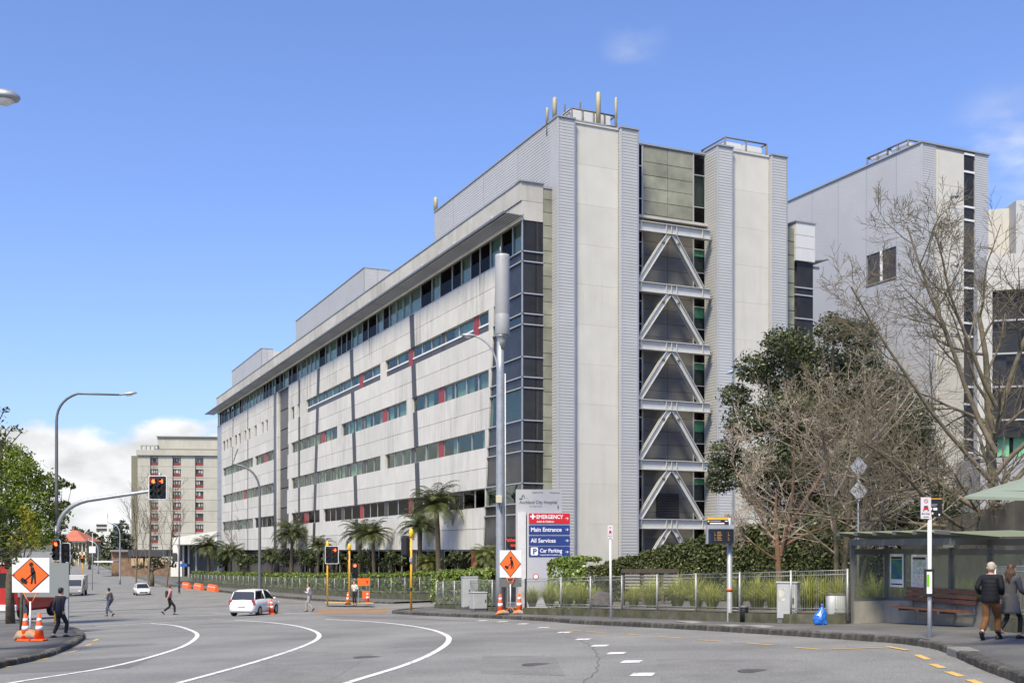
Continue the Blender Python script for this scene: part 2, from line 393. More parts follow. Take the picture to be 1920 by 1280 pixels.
# nose of the island: short kerb turning back to the fence corner
nose = smooth_line([V((p.x, p.y, 0)) for p in (gp(815, 1137.5, PATH), gp(770, 1139.5, PATH), gp(742, 1142.5, PATH), gp(736, 1144.5, PATH), gp(738, 1145.5, PATH))], 5)
kerb_stones(nose, path_r, 1, 0.8)
# concrete drain block in the kerb and service covers
mb = MB(); p = gp(1797, 1217, PATH); mb.cbox((0, 0, -0.10), 0.9, 0.42, 0.25, 0.02); o = mb.build('drain_block', mat('concrete_pale', (0.19, 0.185, 0.17), 0.9, var=0.2, scale=4, bump=0.3, bscale=30), path_r)
t_ = kerb_pts[-14]; o.location = (p.x+0.1, p.y, p.z-0.005); o.rotation_euler = (0, 0, math.atan2(-4, -0.6)+math.pi)
for u, v, w_ in ((1432, 1174, 0.55), (1372, 1172, 0.35), (1300, 1166, 0.6)):
    mb = MB(); mb.box(-w_, w_, -0.3, 0.3, 0, 0.006); o = mb.build('service_cover', mat('cover', (0.26, 0.25, 0.24), 0.85, var=0.2, scale=5), path_r); q = gp(u, v, PATH); o.location = q+V((0, 0, 0.004)); o.rotation_euler = (0, 0, R(-70))
# --- left island
KL = [(-160, 1286), (-60, 1258), (0, 1241), (50, 1231), (95, 1220), (135, 1204), (156, 1190), (152, 1180), (128, 1173), (95, 1168), (40, 1163)]
kl = [V((p.x, p.y, 0)) for p in smooth_line([gp(u, v, PATH) for u, v in KL], 6)]
bl = [V((x, y, 0)) for x, y in ((-16, 22), (-19, 28), (-22, 34), (-24, 40), (-26, 46), (-28, 52), (-29.5, 56))]
path_l = raised('footpath_left', inset(kl, 0.20, 1), smooth_line(bl, 6), m_path)
kerb_stones(kl, path_l, 1, 0.8)
lawn = raised('grass_verge', smooth_line(bl, 6), [p+V((-34, 6, 0)) for p in smooth_line(bl, 6)], mat('lawn', (0.10, 0.16, 0.035), 0.9, var=0.35, scale=1.2, bump=0.8, bscale=30), h=PATH+0.02, skirt=False)
# --- far footpath in front of the long fence
fA = gp(817, 1128.0); fA = V((fA.x, fA.y, 0))
fence_line = [fA+E2*d for d in np.arange(0, 260, 6)]
path_f = raised('footpath_far', [p-E1*3.4 for p in fence_line], [p+E1*1.5 for p in fence_line], m_path, rows=2)
kerb_stones([p-E1*3.55 for p in fence_line][:20], path_f, -1, 1.6)
# garden ground between fence and building
struct(sheet('garden_bed', fr(-30, 20, 2), fr(56, 140, 4), -0.03, mat('garden_soil', (0.085, 0.07, 0.05), 0.95, var=0.4, scale=1.5, bump=0.6, bscale=12)))
bpy.data.objects['garden_bed'].location.z = -0.0
# --- painted lines
def line(pts, w, m, nm='lane_line', sm=8):
    q = smooth_line([gp(u, v) for u, v in pts], sm); return ribbon(nm, q, w, m, road)
line([(560, 1310), (650, 1280), (760, 1246), (815, 1222), (840, 1203), (836, 1190), (800, 1178), (740, 1169), (680, 1164), (610, 1160.5)], 0.16, m_white)
line([(220, 1310), (335, 1280), (480, 1240), (568, 1211), (598, 1194), (588, 1182), (550, 1172), (500, 1166), (440, 1162)], 0.15, m_white)
line([(-60, 1300), (20, 1280), (200, 1251), (300, 1226), (352, 1207), (370, 1190), (355, 1180), (325, 1172), (280, 1168)], 0.15, m_white)
dash = [(905, 1163), (942, 1165), (980, 1169), (1019, 1176), (1058, 1185), (1093, 1198), (1125, 1210), (1156, 1224), (1184, 1240), (1205, 1264)]
for u, v in dash:
    a = gp(u-14, v); c = gp(u, v); 
    mb = MB(); l_ = 0.30; dr = (gp(u+6, v+6)-gp(u-6, v-6)); dr = V((1, -0.25, 0)).normalized(); n_ = V((-dr.y, dr.x, 0))
    q = [c+dr*0.19-n_*0.30, c+dr*0.19+n_*0.30, c-dr*0.19+n_*0.30, c-dr*0.19-n_*0.30]
    mb.poly([(p.x, p.y, G(p.x, p.y)+0.008) for p in q]); mb.build('lane_dash', m_white, road)
for (a, b, c, d) in ((1022, 1178.5, 1050, 1179.5), (1062, 1181, 1091, 1182.5), (1100, 1184, 1135, 1185.5), (1163, 1188, 1205, 1190), (1234, 1193, 1278, 1196), (1309, 1199, 1356, 1202), (1399, 1205, 1450, 1209), (1090, 1172, 1122, 1173), (945, 1168.5, 968, 1169.5)):
    ribbon('yellow_dash', polyline([gp(a, b), gp(c, d)], 0.5), 0.11, m_yellow, road)
ribbon('bus_stop_line', polyline([gp(1488, 1213), gp(1546, 1217.5)], 0.5), 0.11, m_yellow, road)
ribbon('bus_stop_line', polyline([gp(1540, 1217.5), gp(1671, 1213)], 0.5), 0.11, m_yellow, road, 0.0105)
ribbon('bus_stop_line', polyline([gp(1664, 1212), gp(1702, 1219)], 0.5), 0.12, m_yellow, road, 0.013)
for (a, b, c, d) in ((1719, 1227, 1740, 1236), (1748, 1244.5, 1768, 1252), (1778, 1259, 1803, 1268), (1818, 1274, 1850, 1286)):
    ribbon('yellow_dash', polyline([gp(a, b), gp(c, d)], 0.5), 0.14, m_yellow, road)
for (a, b, c, d) in ((-30, 1256.5, 21, 1248.5), (66, 1238, 92, 1233), (129, 1223, 145, 1219), (160, 1211, 171, 1207), (176, 1201, 184, 1197)):
    ribbon('yellow_dash', polyline([gp(a, b), gp(c, d)], 0.5), 0.12, m_yellow, road)
# crossing lines and tactile paving
for (a, b, c, d) in ((180, 1174, 420, 1160), (230, 1158, 470, 1150), (250, 1133, 330, 1128), (170, 1113, 250, 1122), (130, 1105, 160, 1112), (400, 1150, 600, 1150)):
    ribbon('crossing_line', polyline([gp(a, b), gp(c, d)], 1.0), 0.22, m_white, road)
def pave(name, q, m, parent, h):
    q = [gp(u, v) for u, v in q]; mb = MB(); n = 6
    for i in range(n):
        for j in range(n):
            f = lambda a, b: q[0].lerp(q[1], a).lerp(q[3].lerp(q[2], a), b)
            pp = [f(i/n, j/n), f((i+1)/n, j/n), f((i+1)/n, (j+1)/n), f(i/n, (j+1)/n)]
            mb.poly([(p.x, p.y, G(p.x, p.y)+h) for p in pp])
    return mb.build(name, m, parent)
pave('brick_crossing', [(600, 1141), (730, 1142), (720, 1150), (585, 1151)], mat('crossing_brick', (0.25, 0.16, 0.10), 0.9, var=0.25, scale=3), road, 0.006)
for (a, b, c, d) in ((597, 1148.5, 690, 1145), (620, 1141, 735, 1139.5), (690, 1146, 737, 1143.5), (640, 1143.2, 715, 1140)):
    ribbon('crossing_edge', polyline([gp(a, b), gp(c, d)], 0.6), 0.26, m_yellow, road, 0.012)
o = pave('tactile_paving', [(610, 1134.5), (700, 1136), (700, 1138), (610, 1136.5)], m_yellow, path_f, PATH+0.14)
# worn and repaired areas on the carriageway
m_patch = mat('asphalt_patch', (0.15, 0.15, 0.147), 0.88, var=0.12, scale=0.6, bump=0.4, bscale=80, fine=0.25, dist=0.006, spec=0.25)
pave('road_patch', [(-200, 1272), (240, 1252), (300, 1228), (-40, 1247)], m_patch, road, 0.003)
pave('road_patch', [(640, 1158), (900, 1165), (760, 1156), (600, 1153)], m_patch, road, 0.003)
m_patch2 = mat('asphalt_patch_warm', (0.182, 0.181, 0.174), 0.9, var=0.14, scale=0.8, bump=0.4, bscale=50, fine=0.5, dist=0.006, spec=0.25)
pave('road_patch', [(900, 1262), (1060, 1266), (1040, 1230), (905, 1228)], m_patch2, road, 0.003)
pave('road_patch', [(1240, 1282), (1640, 1290), (1500, 1236), (1230, 1234)], m_patch2, road, 0.003)
pave('road_patch', [(420, 1275), (600, 1290), (700, 1225), (560, 1220)], m_patch2, road, 0.003)
for u, v in ((1010, 1246), (690, 1232), (1420, 1258)):
    q = gp(u, v); mb = MB(); mb.lathe([(.0, .003), (.33, .003), (.33, .008), (.30, .008), (.29, .005), (0, .006)], (q.x, q.y, q.z), 24); mb.build('manhole_cover', mat('cast_iron', (0.085, 0.08, 0.075), .7, .2, var=.3, scale=8), road)
m_tar = mat('tar', (0.13, 0.13, 0.13), 0.6, var=0.3, scale=4)
for pp in ([(1090, 1285), (1112, 1262), (1122, 1240), (1118, 1222), (1098, 1204), (1060, 1192)], [(1365, 1204), (1400, 1206), (1445, 1205)], [(720, 1216), (760, 1210), (790, 1212)]):
    q = smooth_line([gp(u, v) for u, v in pp], 6)
    q = [p+V((rnd.uniform(-.05, .05), rnd.uniform(-.06, .06), 0)) for p in q]
    ribbon('road_crack', q, 0.022, m_tar, road, 0.005)
# ---------------------------------------------------------------- the hospital: measured in its own frame (s right along the front, b back, z up)
C0 = V((3.19, 78.0, 0))
def Bp(s, b, z): p = C0+E1*s+E2*b; return V((p.x, p.y, z))
def s_at(u, b):
    k = (u-CX)/F; p = C0+E2*b; return (k*p.y-p.x)/(E1.x-k*E1.y)
def b_at(u, s):
    k = (u-CX)/F; p = C0+E1*s; return (k*p.y-p.x)/(E2.x-k*E2.y)
def z_at(v, s, b): return EYE+(HV-v)/F*(C0.y+s*E1.y+b*E2.y)
WB = 0.907                       # the wing's front return stands this far behind the front plane
S0 = s_at(979, WB)               # plane of the long facade
bT = lambda u: b_at(u, S0)
zT = lambda u, v: z_at(v, S0, b_at(u, S0))
m_cream = mat('precast_cream', (0.56, 0.55, 0.52), 0.8, var=0.05, scale=0.5, streak=0.7, rand=0.06, bump=0.08, bscale=25, spec=0.3)
m_creamt = mat('precast_stained', (0.55, 0.54, 0.505), 0.8, var=0.06, scale=0.5, streak=0.95, rand=0.05, bump=0.08, bscale=25, spec=0.3, grime=(0.13, 0.13, 0.115))
m_cream2 = mat('precast_front', (0.54, 0.53, 0.49), 0.85, var=0.05, scale=0.35, streak=0.45, rand=0.03, bump=0.08, bscale=25, spec=0.3, grime=(0.34, 0.33, 0.28))
m_fascia = mat('fascia_concrete', (0.44, 0.43, 0.40), 0.85, var=0.10, scale=0.4, streak=0.6, rand=0.07, spec=0.3, grime=(0.2, 0.19, 0.17))
m_metal = mat('metal_siding', (0.43, 0.435, 0.44), 0.5, 0.1, var=0.05, scale=0.25, rand=0.04)
m_metal_d = mat('metal_trim', (0.33, 0.35, 0.38), 0.45, 0.3, var=0.05, scale=0.5)
m_stone = mat('lichen_stone', (0.25, 0.257, 0.205), 0.85, var=0.22, scale=0.5, streak=0.4, rand=0.12, col2=(0.20, 0.205, 0.165), thr=(0.4, 0.65))
m_dark = mat('dark_cladding', (0.105, 0.102, 0.098), 0.55, var=0.12, scale=0.6, streak=0.25, grime=(0.13, 0.13, 0.13), rand=0.10)
m_strip = mat('strip_grey', (0.050, 0.050, 0.055), 0.5, rand=0.1)
m_frame = mat('alu_frame', (0.44, 0.44, 0.44), 0.4, 0.4)
m_sill = mat('white_sill', (0.70, 0.71, 0.72), 0.5)
m_red = mat('red_panel', (0.27, 0.024, 0.022), 0.45, rand=0.12)
m_spand = mat('spandrel_glass', (0.058, 0.054, 0.054), 0.4, rand=0.2, spec=.25)
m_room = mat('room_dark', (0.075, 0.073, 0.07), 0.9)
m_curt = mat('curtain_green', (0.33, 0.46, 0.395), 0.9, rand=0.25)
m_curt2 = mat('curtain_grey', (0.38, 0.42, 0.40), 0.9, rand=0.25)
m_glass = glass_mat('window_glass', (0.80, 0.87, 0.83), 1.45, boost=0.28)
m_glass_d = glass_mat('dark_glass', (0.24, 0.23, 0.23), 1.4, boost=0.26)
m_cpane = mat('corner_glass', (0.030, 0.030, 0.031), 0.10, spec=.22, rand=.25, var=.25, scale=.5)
m_steel = mat('painted_steel', (0.50, 0.50, 0.485), 0.5, 0.1, var=0.06, scale=1.5, streak=0.3)
m_black = mat('black_louver', (0.02, 0.02, 0.022), 0.6)
hosp = thing('hospital_building', 'long grey and cream hospital block with dark window strips and braced front bay', 'building', (C0.x, C0.y, G(C0.x, C0.y)))
BASE = -5.5
def sidep(pts, s0, s1): return [Bp(s0, b, z) for b, z in pts], [Bp(s1, b, z) for b, z in pts]
def side_panel(name, pts, s0, s1, m, parent=None):
    mb = MB(); mb.prism(*sidep(pts, s0, s1)); return mb.build(name, m, parent or hosp, True)
def front_panel(name, pts, b0, b1, m, parent=None):
    mb = MB(); mb.prism([Bp(s, b0, z) for s, z in pts], [Bp(s, b1, z) for s, z in pts]); return mb.build(name, m, parent or hosp, True)
def rect(a, b, c, d): return [(a, c), (b, c), (b, d), (a, d)]
def siding(name, p0, p1, out, z0, z1, parent, m=m_metal, pitch=0.21, depth=0.026, cap=True):
    # horizontal lapped metal boards from p0 to p1 (xy), proud towards out
    mb = MB(); n = max(1, int(round((z1-z0)/pitch))); h = (z1-z0)/n; prof = []
    for k in range(n): prof += [(z0+k*h, 0.0), (z0+k*h+0.012, depth), (z0+k*h+h*0.45, depth), (z0+(k+1)*h-0.012, 0.012)]
    prof.append((z1, 0.0))
    mb.v = [(p0.x+out.x*d, p0.y+out.y*d, z) for z, d in prof]+[(p1.x+out.x*d, p1.y+out.y*d, z) for z, d in prof]; q = len(prof)
    for k in range(q-1): mb.f.append((k, q+k, q+k+1, k+1)); mb.sm.append(False)
    return mb.build(name, m, parent, True)
def xy(s, b): p = C0+E1*s+E2*b; return V((p.x, p.y, 0))
# ---- levels on the long facade
zCT = zT(926, 501); zAt = zT(916, 580.3); zAs = zT(916, 604.6); zAb = zT(916, 619.9)
zBt = zT(916, 692); zBb = zT(916, 725.5); zCt = zT(909, 805); zCb = zT(909, 839.6); zDt = zT(909, 914.7); zDb = zT(909, 951.3); zE = zT(905, 1029.8)
zFB = z_at(412, S0, WB); zFT = z_at(340, S0, WB); zFM = z_at(376, S0, WB)
zTOP = z_at(218, 0, 0)
bEND = bT(407)
def lin(p, q):
    (u0, v0), (u1, v1) = p, q; b0, z0 = bT(u0), zT(u0, v0); b1, z1 = bT(u1), zT(u1, v1)
    return lambda z: b0+(b1-b0)*(z-z0)/(z1-z0)
edgeR = lin((930, 501), (905, 1030))
strips = [(lin((771.5, 591), (783.5, 931)), 1.25), (lin((658.5, 657), (667, 946)), 1.35), (lin((597, 700), (590, 950)), 1.35), (lin((561, 720), (560.5, 950)), 1.1)]
slotR = lin((541, 735), (537, 1040)); slotL = bT(521)
strips2 = [(lin((464.5, 790), (464.5, 1000)), 0.7), (lin((436.8, 800), (434, 1000)), 0.7)]
endL = bT(415.5)
bands = [(zAt, zCT), (zBt, zAb), (zCt, zBb), (zDt, zCb), (zE, zDb)]
OUT = 0.0; TH = 0.34
# backing structure
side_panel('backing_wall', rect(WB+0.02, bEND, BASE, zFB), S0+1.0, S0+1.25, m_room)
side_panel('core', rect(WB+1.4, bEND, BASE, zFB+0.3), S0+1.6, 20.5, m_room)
def spans(z):
    es = [(edgeR(z), None)]
    for f, w in strips: es.append((f(z)-w/2, f(z)+w/2))
    return es
PAN = 3.95
def cladding(right, left, z0, z1):
    # right/left: functions of z giving the slanted sides; vertical joints at the panel module
    zm = (z0+z1)/2; j = 0.016
    lo = max(right(z0), right(z1)); hi = min(left(z0), left(z1))
    js = [k*PAN+1.2 for k in range(60) if lo+1.0 < k*PAN+1.2 < hi-1.0]
    for (a, b) in ((z0, zm-j), (zm+j, z1)):
        cuts = [right]+[(lambda z, c=c: c) for c in js]+[left]
        for p, q in zip(cuts, cuts[1:]):
            e0 = j if p is not right else 0; e1 = j if q is not left else 0
            side_panel('cladding_panel', [(p(a)+e0, a), (q(a)-e1, a), (q(b)-e1, b), (p(b)+e0, b)], S0+rnd.uniform(0, .006), S0+TH, m_creamt if z1 > zAt+1 else m_cream)
for bi, (z0, z1) in enumerate(bands):
    rights = [edgeR]+[(lambda z, f=f, w=w: f(z)+w/2) for f, w in strips]
    lefts = [(lambda z, f=f, w=w: f(z)-w/2) for f, w in strips]+[slotR]
    for r_, l_ in zip(rights, lefts): cladding(r_, l_, z0, z1)
    for f, w in strips: side_panel('strip', [(f(z0)-w/2-.02, z0), (f(z0)+w/2+.02, z0), (f(z1)+w/2+.02, z1), (f(z1)-w/2-.02, z1)], S0+0.035, S0+0.36, m_strip)
    # far part beyond the slot
    rights = [(lambda z: slotL)]+[(lambda z, f=f, w=w: f(z)+w/2) for f, w in strips2]
    lefts = [(lambda z, f=f, w=w: f(z)-w/2) for f, w in strips2]+[(lambda z: endL)]
    for r_, l_ in zip(rights, lefts): cladding(r_, l_, z0, z1)
    for f, w in strips2: side_panel('strip', [(f(z0)-w/2-.02, z0), (f(z0)+w/2+.02, z0), (f(z1)+w/2+.02, z1), (f(z1)-w/2-.02, z1)], S0+0.035, S0+0.36, m_strip)
# end block of the far left
for k in range(9):
    a = BASE+(zCT-BASE)*k/9; b = BASE+(zCT-BASE)*(k+1)/9-0.03
    side_panel('end_panel', rect(endL+0.03, bEND, a, b), S0+0.05, S0+0.5, m_metal_d)
# ---- windows
def pleats(b0, b1, z0, z1, s):
    mb = MB(); n = max(4, int((b1-b0)/0.16)*2); top, bot = [], []
    for k in range(n+1):
        b = b0+(b1-b0)*k/n; d = s+(0.05 if k % 2 else -0.05)
        bot.append(Bp(d, b, z0)); top.append(Bp(d, b, z1))
    for k in range(n): mb.poly([bot[k], bot[k+1], top[k+1], top[k]], True)
    return mb
def window(b0, b1, z0, z1, sill=None, ground=False, fw=0.06):
    # frame part with pane and curtain sub-parts
    mb = MB(); s0, s1 = S0+0.20, S0+0.30
    for r_ in (rect(b0, b1, z0, z0+fw), rect(b0, b1, z1-fw, z1), rect(b0, b0+fw, z0+fw, z1-fw), rect(b1-fw, b1, z0+fw, z1-fw)): mb.prism(*sidep(r_, s0, s1))
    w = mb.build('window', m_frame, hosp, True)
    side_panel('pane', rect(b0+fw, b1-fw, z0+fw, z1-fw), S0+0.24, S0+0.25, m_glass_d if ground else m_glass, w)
    t = rnd.random(); cm = m_curt if rnd.random() < 0.72 else m_curt2
    if not ground or t < 0.3:
        L_ = b1-b0
        if t < 0.34: parts = [(b0+.06, b0+L_*rnd.uniform(.3, .5))]
        elif t < 0.6: parts = [(b1-L_*rnd.uniform(.3, .5), b1-.06)]
        elif t < 0.86: parts = [(b0+.06, b1-.06)]
        else: parts = []
        for a, b in parts: pleats(a, b, z0+.05, z1-.02, S0+0.48).build('curtain', cm, w, True)
    return w
def row(u0, u1, z0, z1, reds=(), sill=None, ground=False):
    a, b = sorted((bT(u0), bT(u1))); rd = sorted([tuple(sorted((bT(p), bT(q)))) for p, q in reds]); pos = a; segs = []
    for r0, r1 in rd: segs.append((pos, r0)); segs.append((r0, r1, 'red')); pos = r1
    segs.append((pos, b))
    for sg in segs:
        if len(sg) == 3:
            side_panel('red_spandrel', rect(sg[0], sg[1], z0, z1), S0+0.17, S0+0.32, m_red); continue
        p, q = sg; ln = q-p
        if ln < 0.4: continue
        nb = max(1, int(round(ln/6.6))); w = ln/nb
        for k in range(nb):
            x0 = p+k*w; x1 = x0+w; dk = 0.0 if k == nb-1 else min(0.9, w*0.14)
            n = max(1, int(round((w-dk)/2.7)))
            for i in range(n):
                y0 = x0+(w-dk)*i/n; y1 = x0+(w-dk)*(i+1)/n; zz = z0 if sill is None else sill
                window(y0+0.015, y1-0.015, zz, z1, sill, ground)
                if sill is not None: side_panel('spandrel', rect(y0+.02, y1-.02, z0, zz-0.05), S0+0.19, S0+0.31, m_spand)
            if dk: side_panel('spandrel', rect(x1-dk, x1, z0, z1), S0+0.19, S0+0.31, m_spand)
    if sill is not None:
        for sg in segs:
            if len(sg) == 2 and sg[1]-sg[0] > .4: side_panel('sill_rail', rect(sg[0]+.02, sg[1]-.02, sill-0.06, sill+0.07), S0+0.14, S0+0.31, m_sill)
def pier(u0, u1, z0, z1):
    a, b = sorted((bT(u0), bT(u1))); side_panel('cladding_pier', rect(a, b, z0+0.002, z1-0.002), S0+0.01, S0+TH, m_cream)
row(722, 916, zAb, zAt, [(763, 771), (884, 894)], zAs); pier(713, 722, zAb, zAt)
row(574, 713, zAb, zAt, [(671.5, 678.6)], zAs)
row(772, 916, zBb, zBt, [(819, 829)]); pier(762, 772, zBb, zBt)
row(640, 762, zBb, zBt, [(714, 723)]); pier(632, 640, zBb, zBt)
row(546, 632, zBb, zBt, [(599.5, 606)]); row(478, 517, zBb, zBt, [(493.6, 498)]); row(418, 474, zBb, zBt)
row(722, 909, zCb, zCt, [(819, 828)]); pier(713, 722, zCb, zCt); row(546, 713, zCb, zCt); row(418, 517, zCb, zCt, [(455, 459)])
row(606, 909, zDb, zDt, [(672, 678), (763, 770)], ground=True); pier(599, 606, zDb, zDt)
row(546, 599, zDb, zDt, [(568, 575)], ground=True); row(477, 516, zDb, zDt, ground=True); row(417, 474, zDb, zDt)
for z0, z1, us in ((zBb, zBt, [(916, None), (546, 541), (521, 517), (478, 474), (418, 415.5)]), (zCb, zCt, [(909, None), (546, 541), (521, 517), (418, 415.5)]), (zDb, zDt, [(909, None), (546, 541), (521, 516), (477, 474), (417, 415.5)])):
    for p, q in us:
        if q is None: side_panel('cladding_pier', [(edgeR(z0), z0+.002), (bT(p), z0+.002), (bT(p), z1-.002), (edgeR(z1), z1-.002)], S0+0.01, S0+TH, m_cream)
        else: pier(p, q, z0, z1)
side_panel('cladding_pier', [(edgeR(zAb), zAb+.002), (bT(916), zAb+.002), (bT(916), zAt-.002), (edgeR(zAt), zAt-.002)], S0+0.01, S0+TH, m_cream)
# row A beyond: small square windows in solid wall
sq = [(557.5, 562), (546, 551.5), (512, 517), (498, 502), (490, 494), (477, 481), (465, 469), (458, 461.5), (447, 451), (440, 444), (430, 434), (424, 427.5), (418, 422)]
for u1, u0 in sq: pass
edges = [574]
cur = bT(574)
for u0, u1 in sq:
    a, b = bT(u1), bT(u0)
    if u1 == 517: # leave the slot open
        side_panel('cladding_pier', rect(cur, slotR(zAt), zAb+.002, zAt-.002), S0+0.01, S0+TH, m_cream); cur = slotL
    side_panel('cladding_pier', rect(cur, a, zAb+.002, zAt-.002), S0+0.01, S0+TH, m_cream)
    window(a+.01, b-.01, zAb+0.05, zAt-0.05); cur = b
side_panel('cladding_pier', rect(cur, endL, zAb+.002, zAt-.002), S0+0.01, S0+TH, m_cream)
# ground floor glazing under the cladding
row(560, 886, BASE+1.6, zE-0.05, [(880, 886)], ground=True)
side_panel('plinth', rect(WB, bEND, BASE, BASE+1.58), S0+0.1, S0+0.5, m_fascia)
# ---- dark slot with round downpipe column
mb = MB(); c = slotL+1.3; mb.tube([Bp(S0+0.35, c, BASE), Bp(S0+0.35, c, zCT)], 0.6, 14); mb.build('round_column', mat('column_blue_grey', (0.10, 0.11, 0.125), 0.4, 0.3), hosp, True)
zl = [BASE+(zCT-BASE)*k/11 for k in range(12)]
for k in range(11):
    wood = k not in (1, 4, 6)
    side_panel('slot_panel', [(slotL+2.3, zl[k]+.06), (slotR(zl[k])-.03, zl[k]+.06), (slotR(zl[k+1])-.03, zl[k+1]-.06), (slotL+2.3, zl[k+1]-.06)], S0+0.35, S0+0.40, m_dark if wood else m_spand)
# ---- clerestory band
n = 44; b = WB+0.05; k = 0; zc0, zc1 = zCT+0.05, zFB
side_panel('clerestory_sill', rect(WB, bEND, zCT, zCT+0.05), S0-0.02, S0+0.36, m_frame)
while b < bEND-0.5:
    w = rnd.choice((1.9, 1.9, 2.0, 2.8)); e = min(b+w, bEND)
    lit = rnd.random() < 0.55
    mb = MB()
    mb.prism(*sidep(rect(e-.10, e, zc0, zc1), S0+.12, S0+.24))
    wn = mb.build('clerestory_window', m_metal_d, hosp, True)
    side_panel('pane', rect(b, e-.10, zc0, zc1), S0+.19, S0+.20, m_glass if lit else m_glass_d, wn)
    if lit: pleats(b+.05, e-.05, zc0, zc1, S0+.42).build('blind', m_curt2 if rnd.random() < .6 else m_curt, wn, True)
    b = e
# ---- corner glazing, both faces, with white rails
rails = [470, 489, 549, 587, 607, 668, 706, 726, 787, 825, 845, 905, 943, 963, 1023]
rz = [z_at(v, S0, WB) for v in rails]
sR = s_at(1018, WB)
for i, (za, zb) in enumerate(zip([zFB]+rz, rz+[BASE])):
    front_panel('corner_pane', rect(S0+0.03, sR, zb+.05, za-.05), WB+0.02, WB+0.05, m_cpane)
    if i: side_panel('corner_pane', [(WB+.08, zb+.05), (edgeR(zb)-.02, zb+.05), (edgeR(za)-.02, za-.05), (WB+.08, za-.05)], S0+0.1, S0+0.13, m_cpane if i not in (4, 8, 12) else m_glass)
    front_panel('corner_rail', rect(S0-0.05, sR+.02, zb-.04, zb+.04), WB-0.06, WB+.02, m_frame)
    if i < len(rz): side_panel('corner_rail', rect(WB-.06, edgeR(zb), zb-.04, zb+.04), S0-0.05, S0+.1, m_frame)
front_panel('corner_backing', rect(S0+.6, sR, BASE, zFB), WB+0.5, WB+0.6, m_room)
side_panel('corner_post', rect(WB-.03, WB+.06, BASE, zFB), S0-.03, S0+.06, m_metal_d)
# ---- lichen stone pier between corner glazing and metal pilaster
sG0, sG1 = sR+0.02, s_at(1035.5, WB)
zs = [z_at(v, 0, WB) for v in (356, 376, 400, 425, 448, 472, 495, 519, 543, 567, 591, 615, 639, 663, 687, 711, 735, 759, 783, 807, 831, 855, 879, 903, 927, 951, 980, 1010)]
for a, b in zip(zs, zs[1:]+[BASE]): front_panel('stone_block', rect(sG0, sG1, b+.02, a-.02), WB-0.05, WB+.3, m_stone)
front_panel('stone_backing', rect(sG0, 0.02, BASE, zs[0]-.05), WB+0.04, WB+.34, m_dark)
front_panel('stone_cap', rect(sG0-.02, 0.0, zs[0]-.0, zs[0]+.18), WB-0.1, WB+1.0, m_metal_d)
# ---- fascia: two courses of concrete panels along the facade and round the corner
def fascia_course(z0, z1, out):
    k = 0; b = WB
    while b < bEND-0.1:
        e = min(b+4.35, bEND); side_panel('fascia_panel', rect(b+(0.02 if k else 0), e-.02, z0+.015, z1-.015), S0-out, S0+0.5, m_fascia); b = e; k += 1
    front_panel('fascia_panel', rect(S0-out+.0, sR+.0, z0+.015, z1-.015), WB-0.02, WB-.002, m_fascia)
fascia_course(zFM, zFT, 0.10); fascia_course(zFB, zFM, 0.02)
side_panel('fascia_cap', rect(WB-.1, bEND+.1, zFT-.015, zFT+.08), S0-.16, S0+1.2, m_metal_d)
front_panel('fascia_cap', rect(S0-.16, sR+.05, zFT-.012, zFT+.083), WB-.14, WB+.9, m_metal_d)
front_panel('fascia_return', rect(S0+.5, sR, zFB+.02, zFT-.02), WB, WB+1.0, m_fascia)
side_panel('roof_deck', rect(WB+.3, bEND, zFT-1.2, zFT-1.0), S0+.3, 20.4, m_fascia)
# ---- projecting louvre sunshade
zS = z_at(404, S0-0.6, WB); m_shade = mat('sunshade_grey', (.15, .155, .165), .5, .3)
for k in range(6):
    s = S0-0.12-0.22*k; mb = MB()
    o = Bp(s-.16, WB-.25, zS-.02+.008*k); mb.obox(o, E2*(bEND+3.2-WB), E1*0.16, (0, 0, 0.035)); mb.v = [(x, y, z) for x, y, z in mb.v]; mb.build('louvre_blade', m_shade, hosp, True)
mb = MB(); mb.obox(Bp(S0-1.55, WB-.3, zS-.03), E2*(bEND+3.4-WB), E1*0.10, (0, 0, 0.16)); mb.build('sunshade_edge', m_shade, hosp, True)
mb = MB(); mb.obox(Bp(S0-0.06, WB-.3, zS-.03), E2*(bEND+3.4-WB), E1*0.06, (0, 0, 0.16)); mb.build('sunshade_rail', m_metal_d, hosp, True)
b = WB+2
while b < bEND+2:
    mb = MB(); mb.obox(Bp(S0-1.5, b, zS+.04), E2*0.14, E1*1.46, (0, 0, 0.16)); mb.build('sunshade_bracket', m_metal_d, hosp, True)
    mb = MB(); mb.tube([Bp(S0-1.2, b+.1, zS+.30), Bp(S0-1.1, b+.5, zS+.36), Bp(S0-1.1, b+.9, zS+.3)], [.18, .24, .16], 7); mb.build('floodlight', m_metal, hosp, True)
    mb = MB(); mb.tube([Bp(S0-1.0, b+.05, zS+.2), Bp(S0-.1, b+.05, zS+.95)], .03, 5); mb.build('stay_rod', m_metal_d, hosp, True); b += 7.3
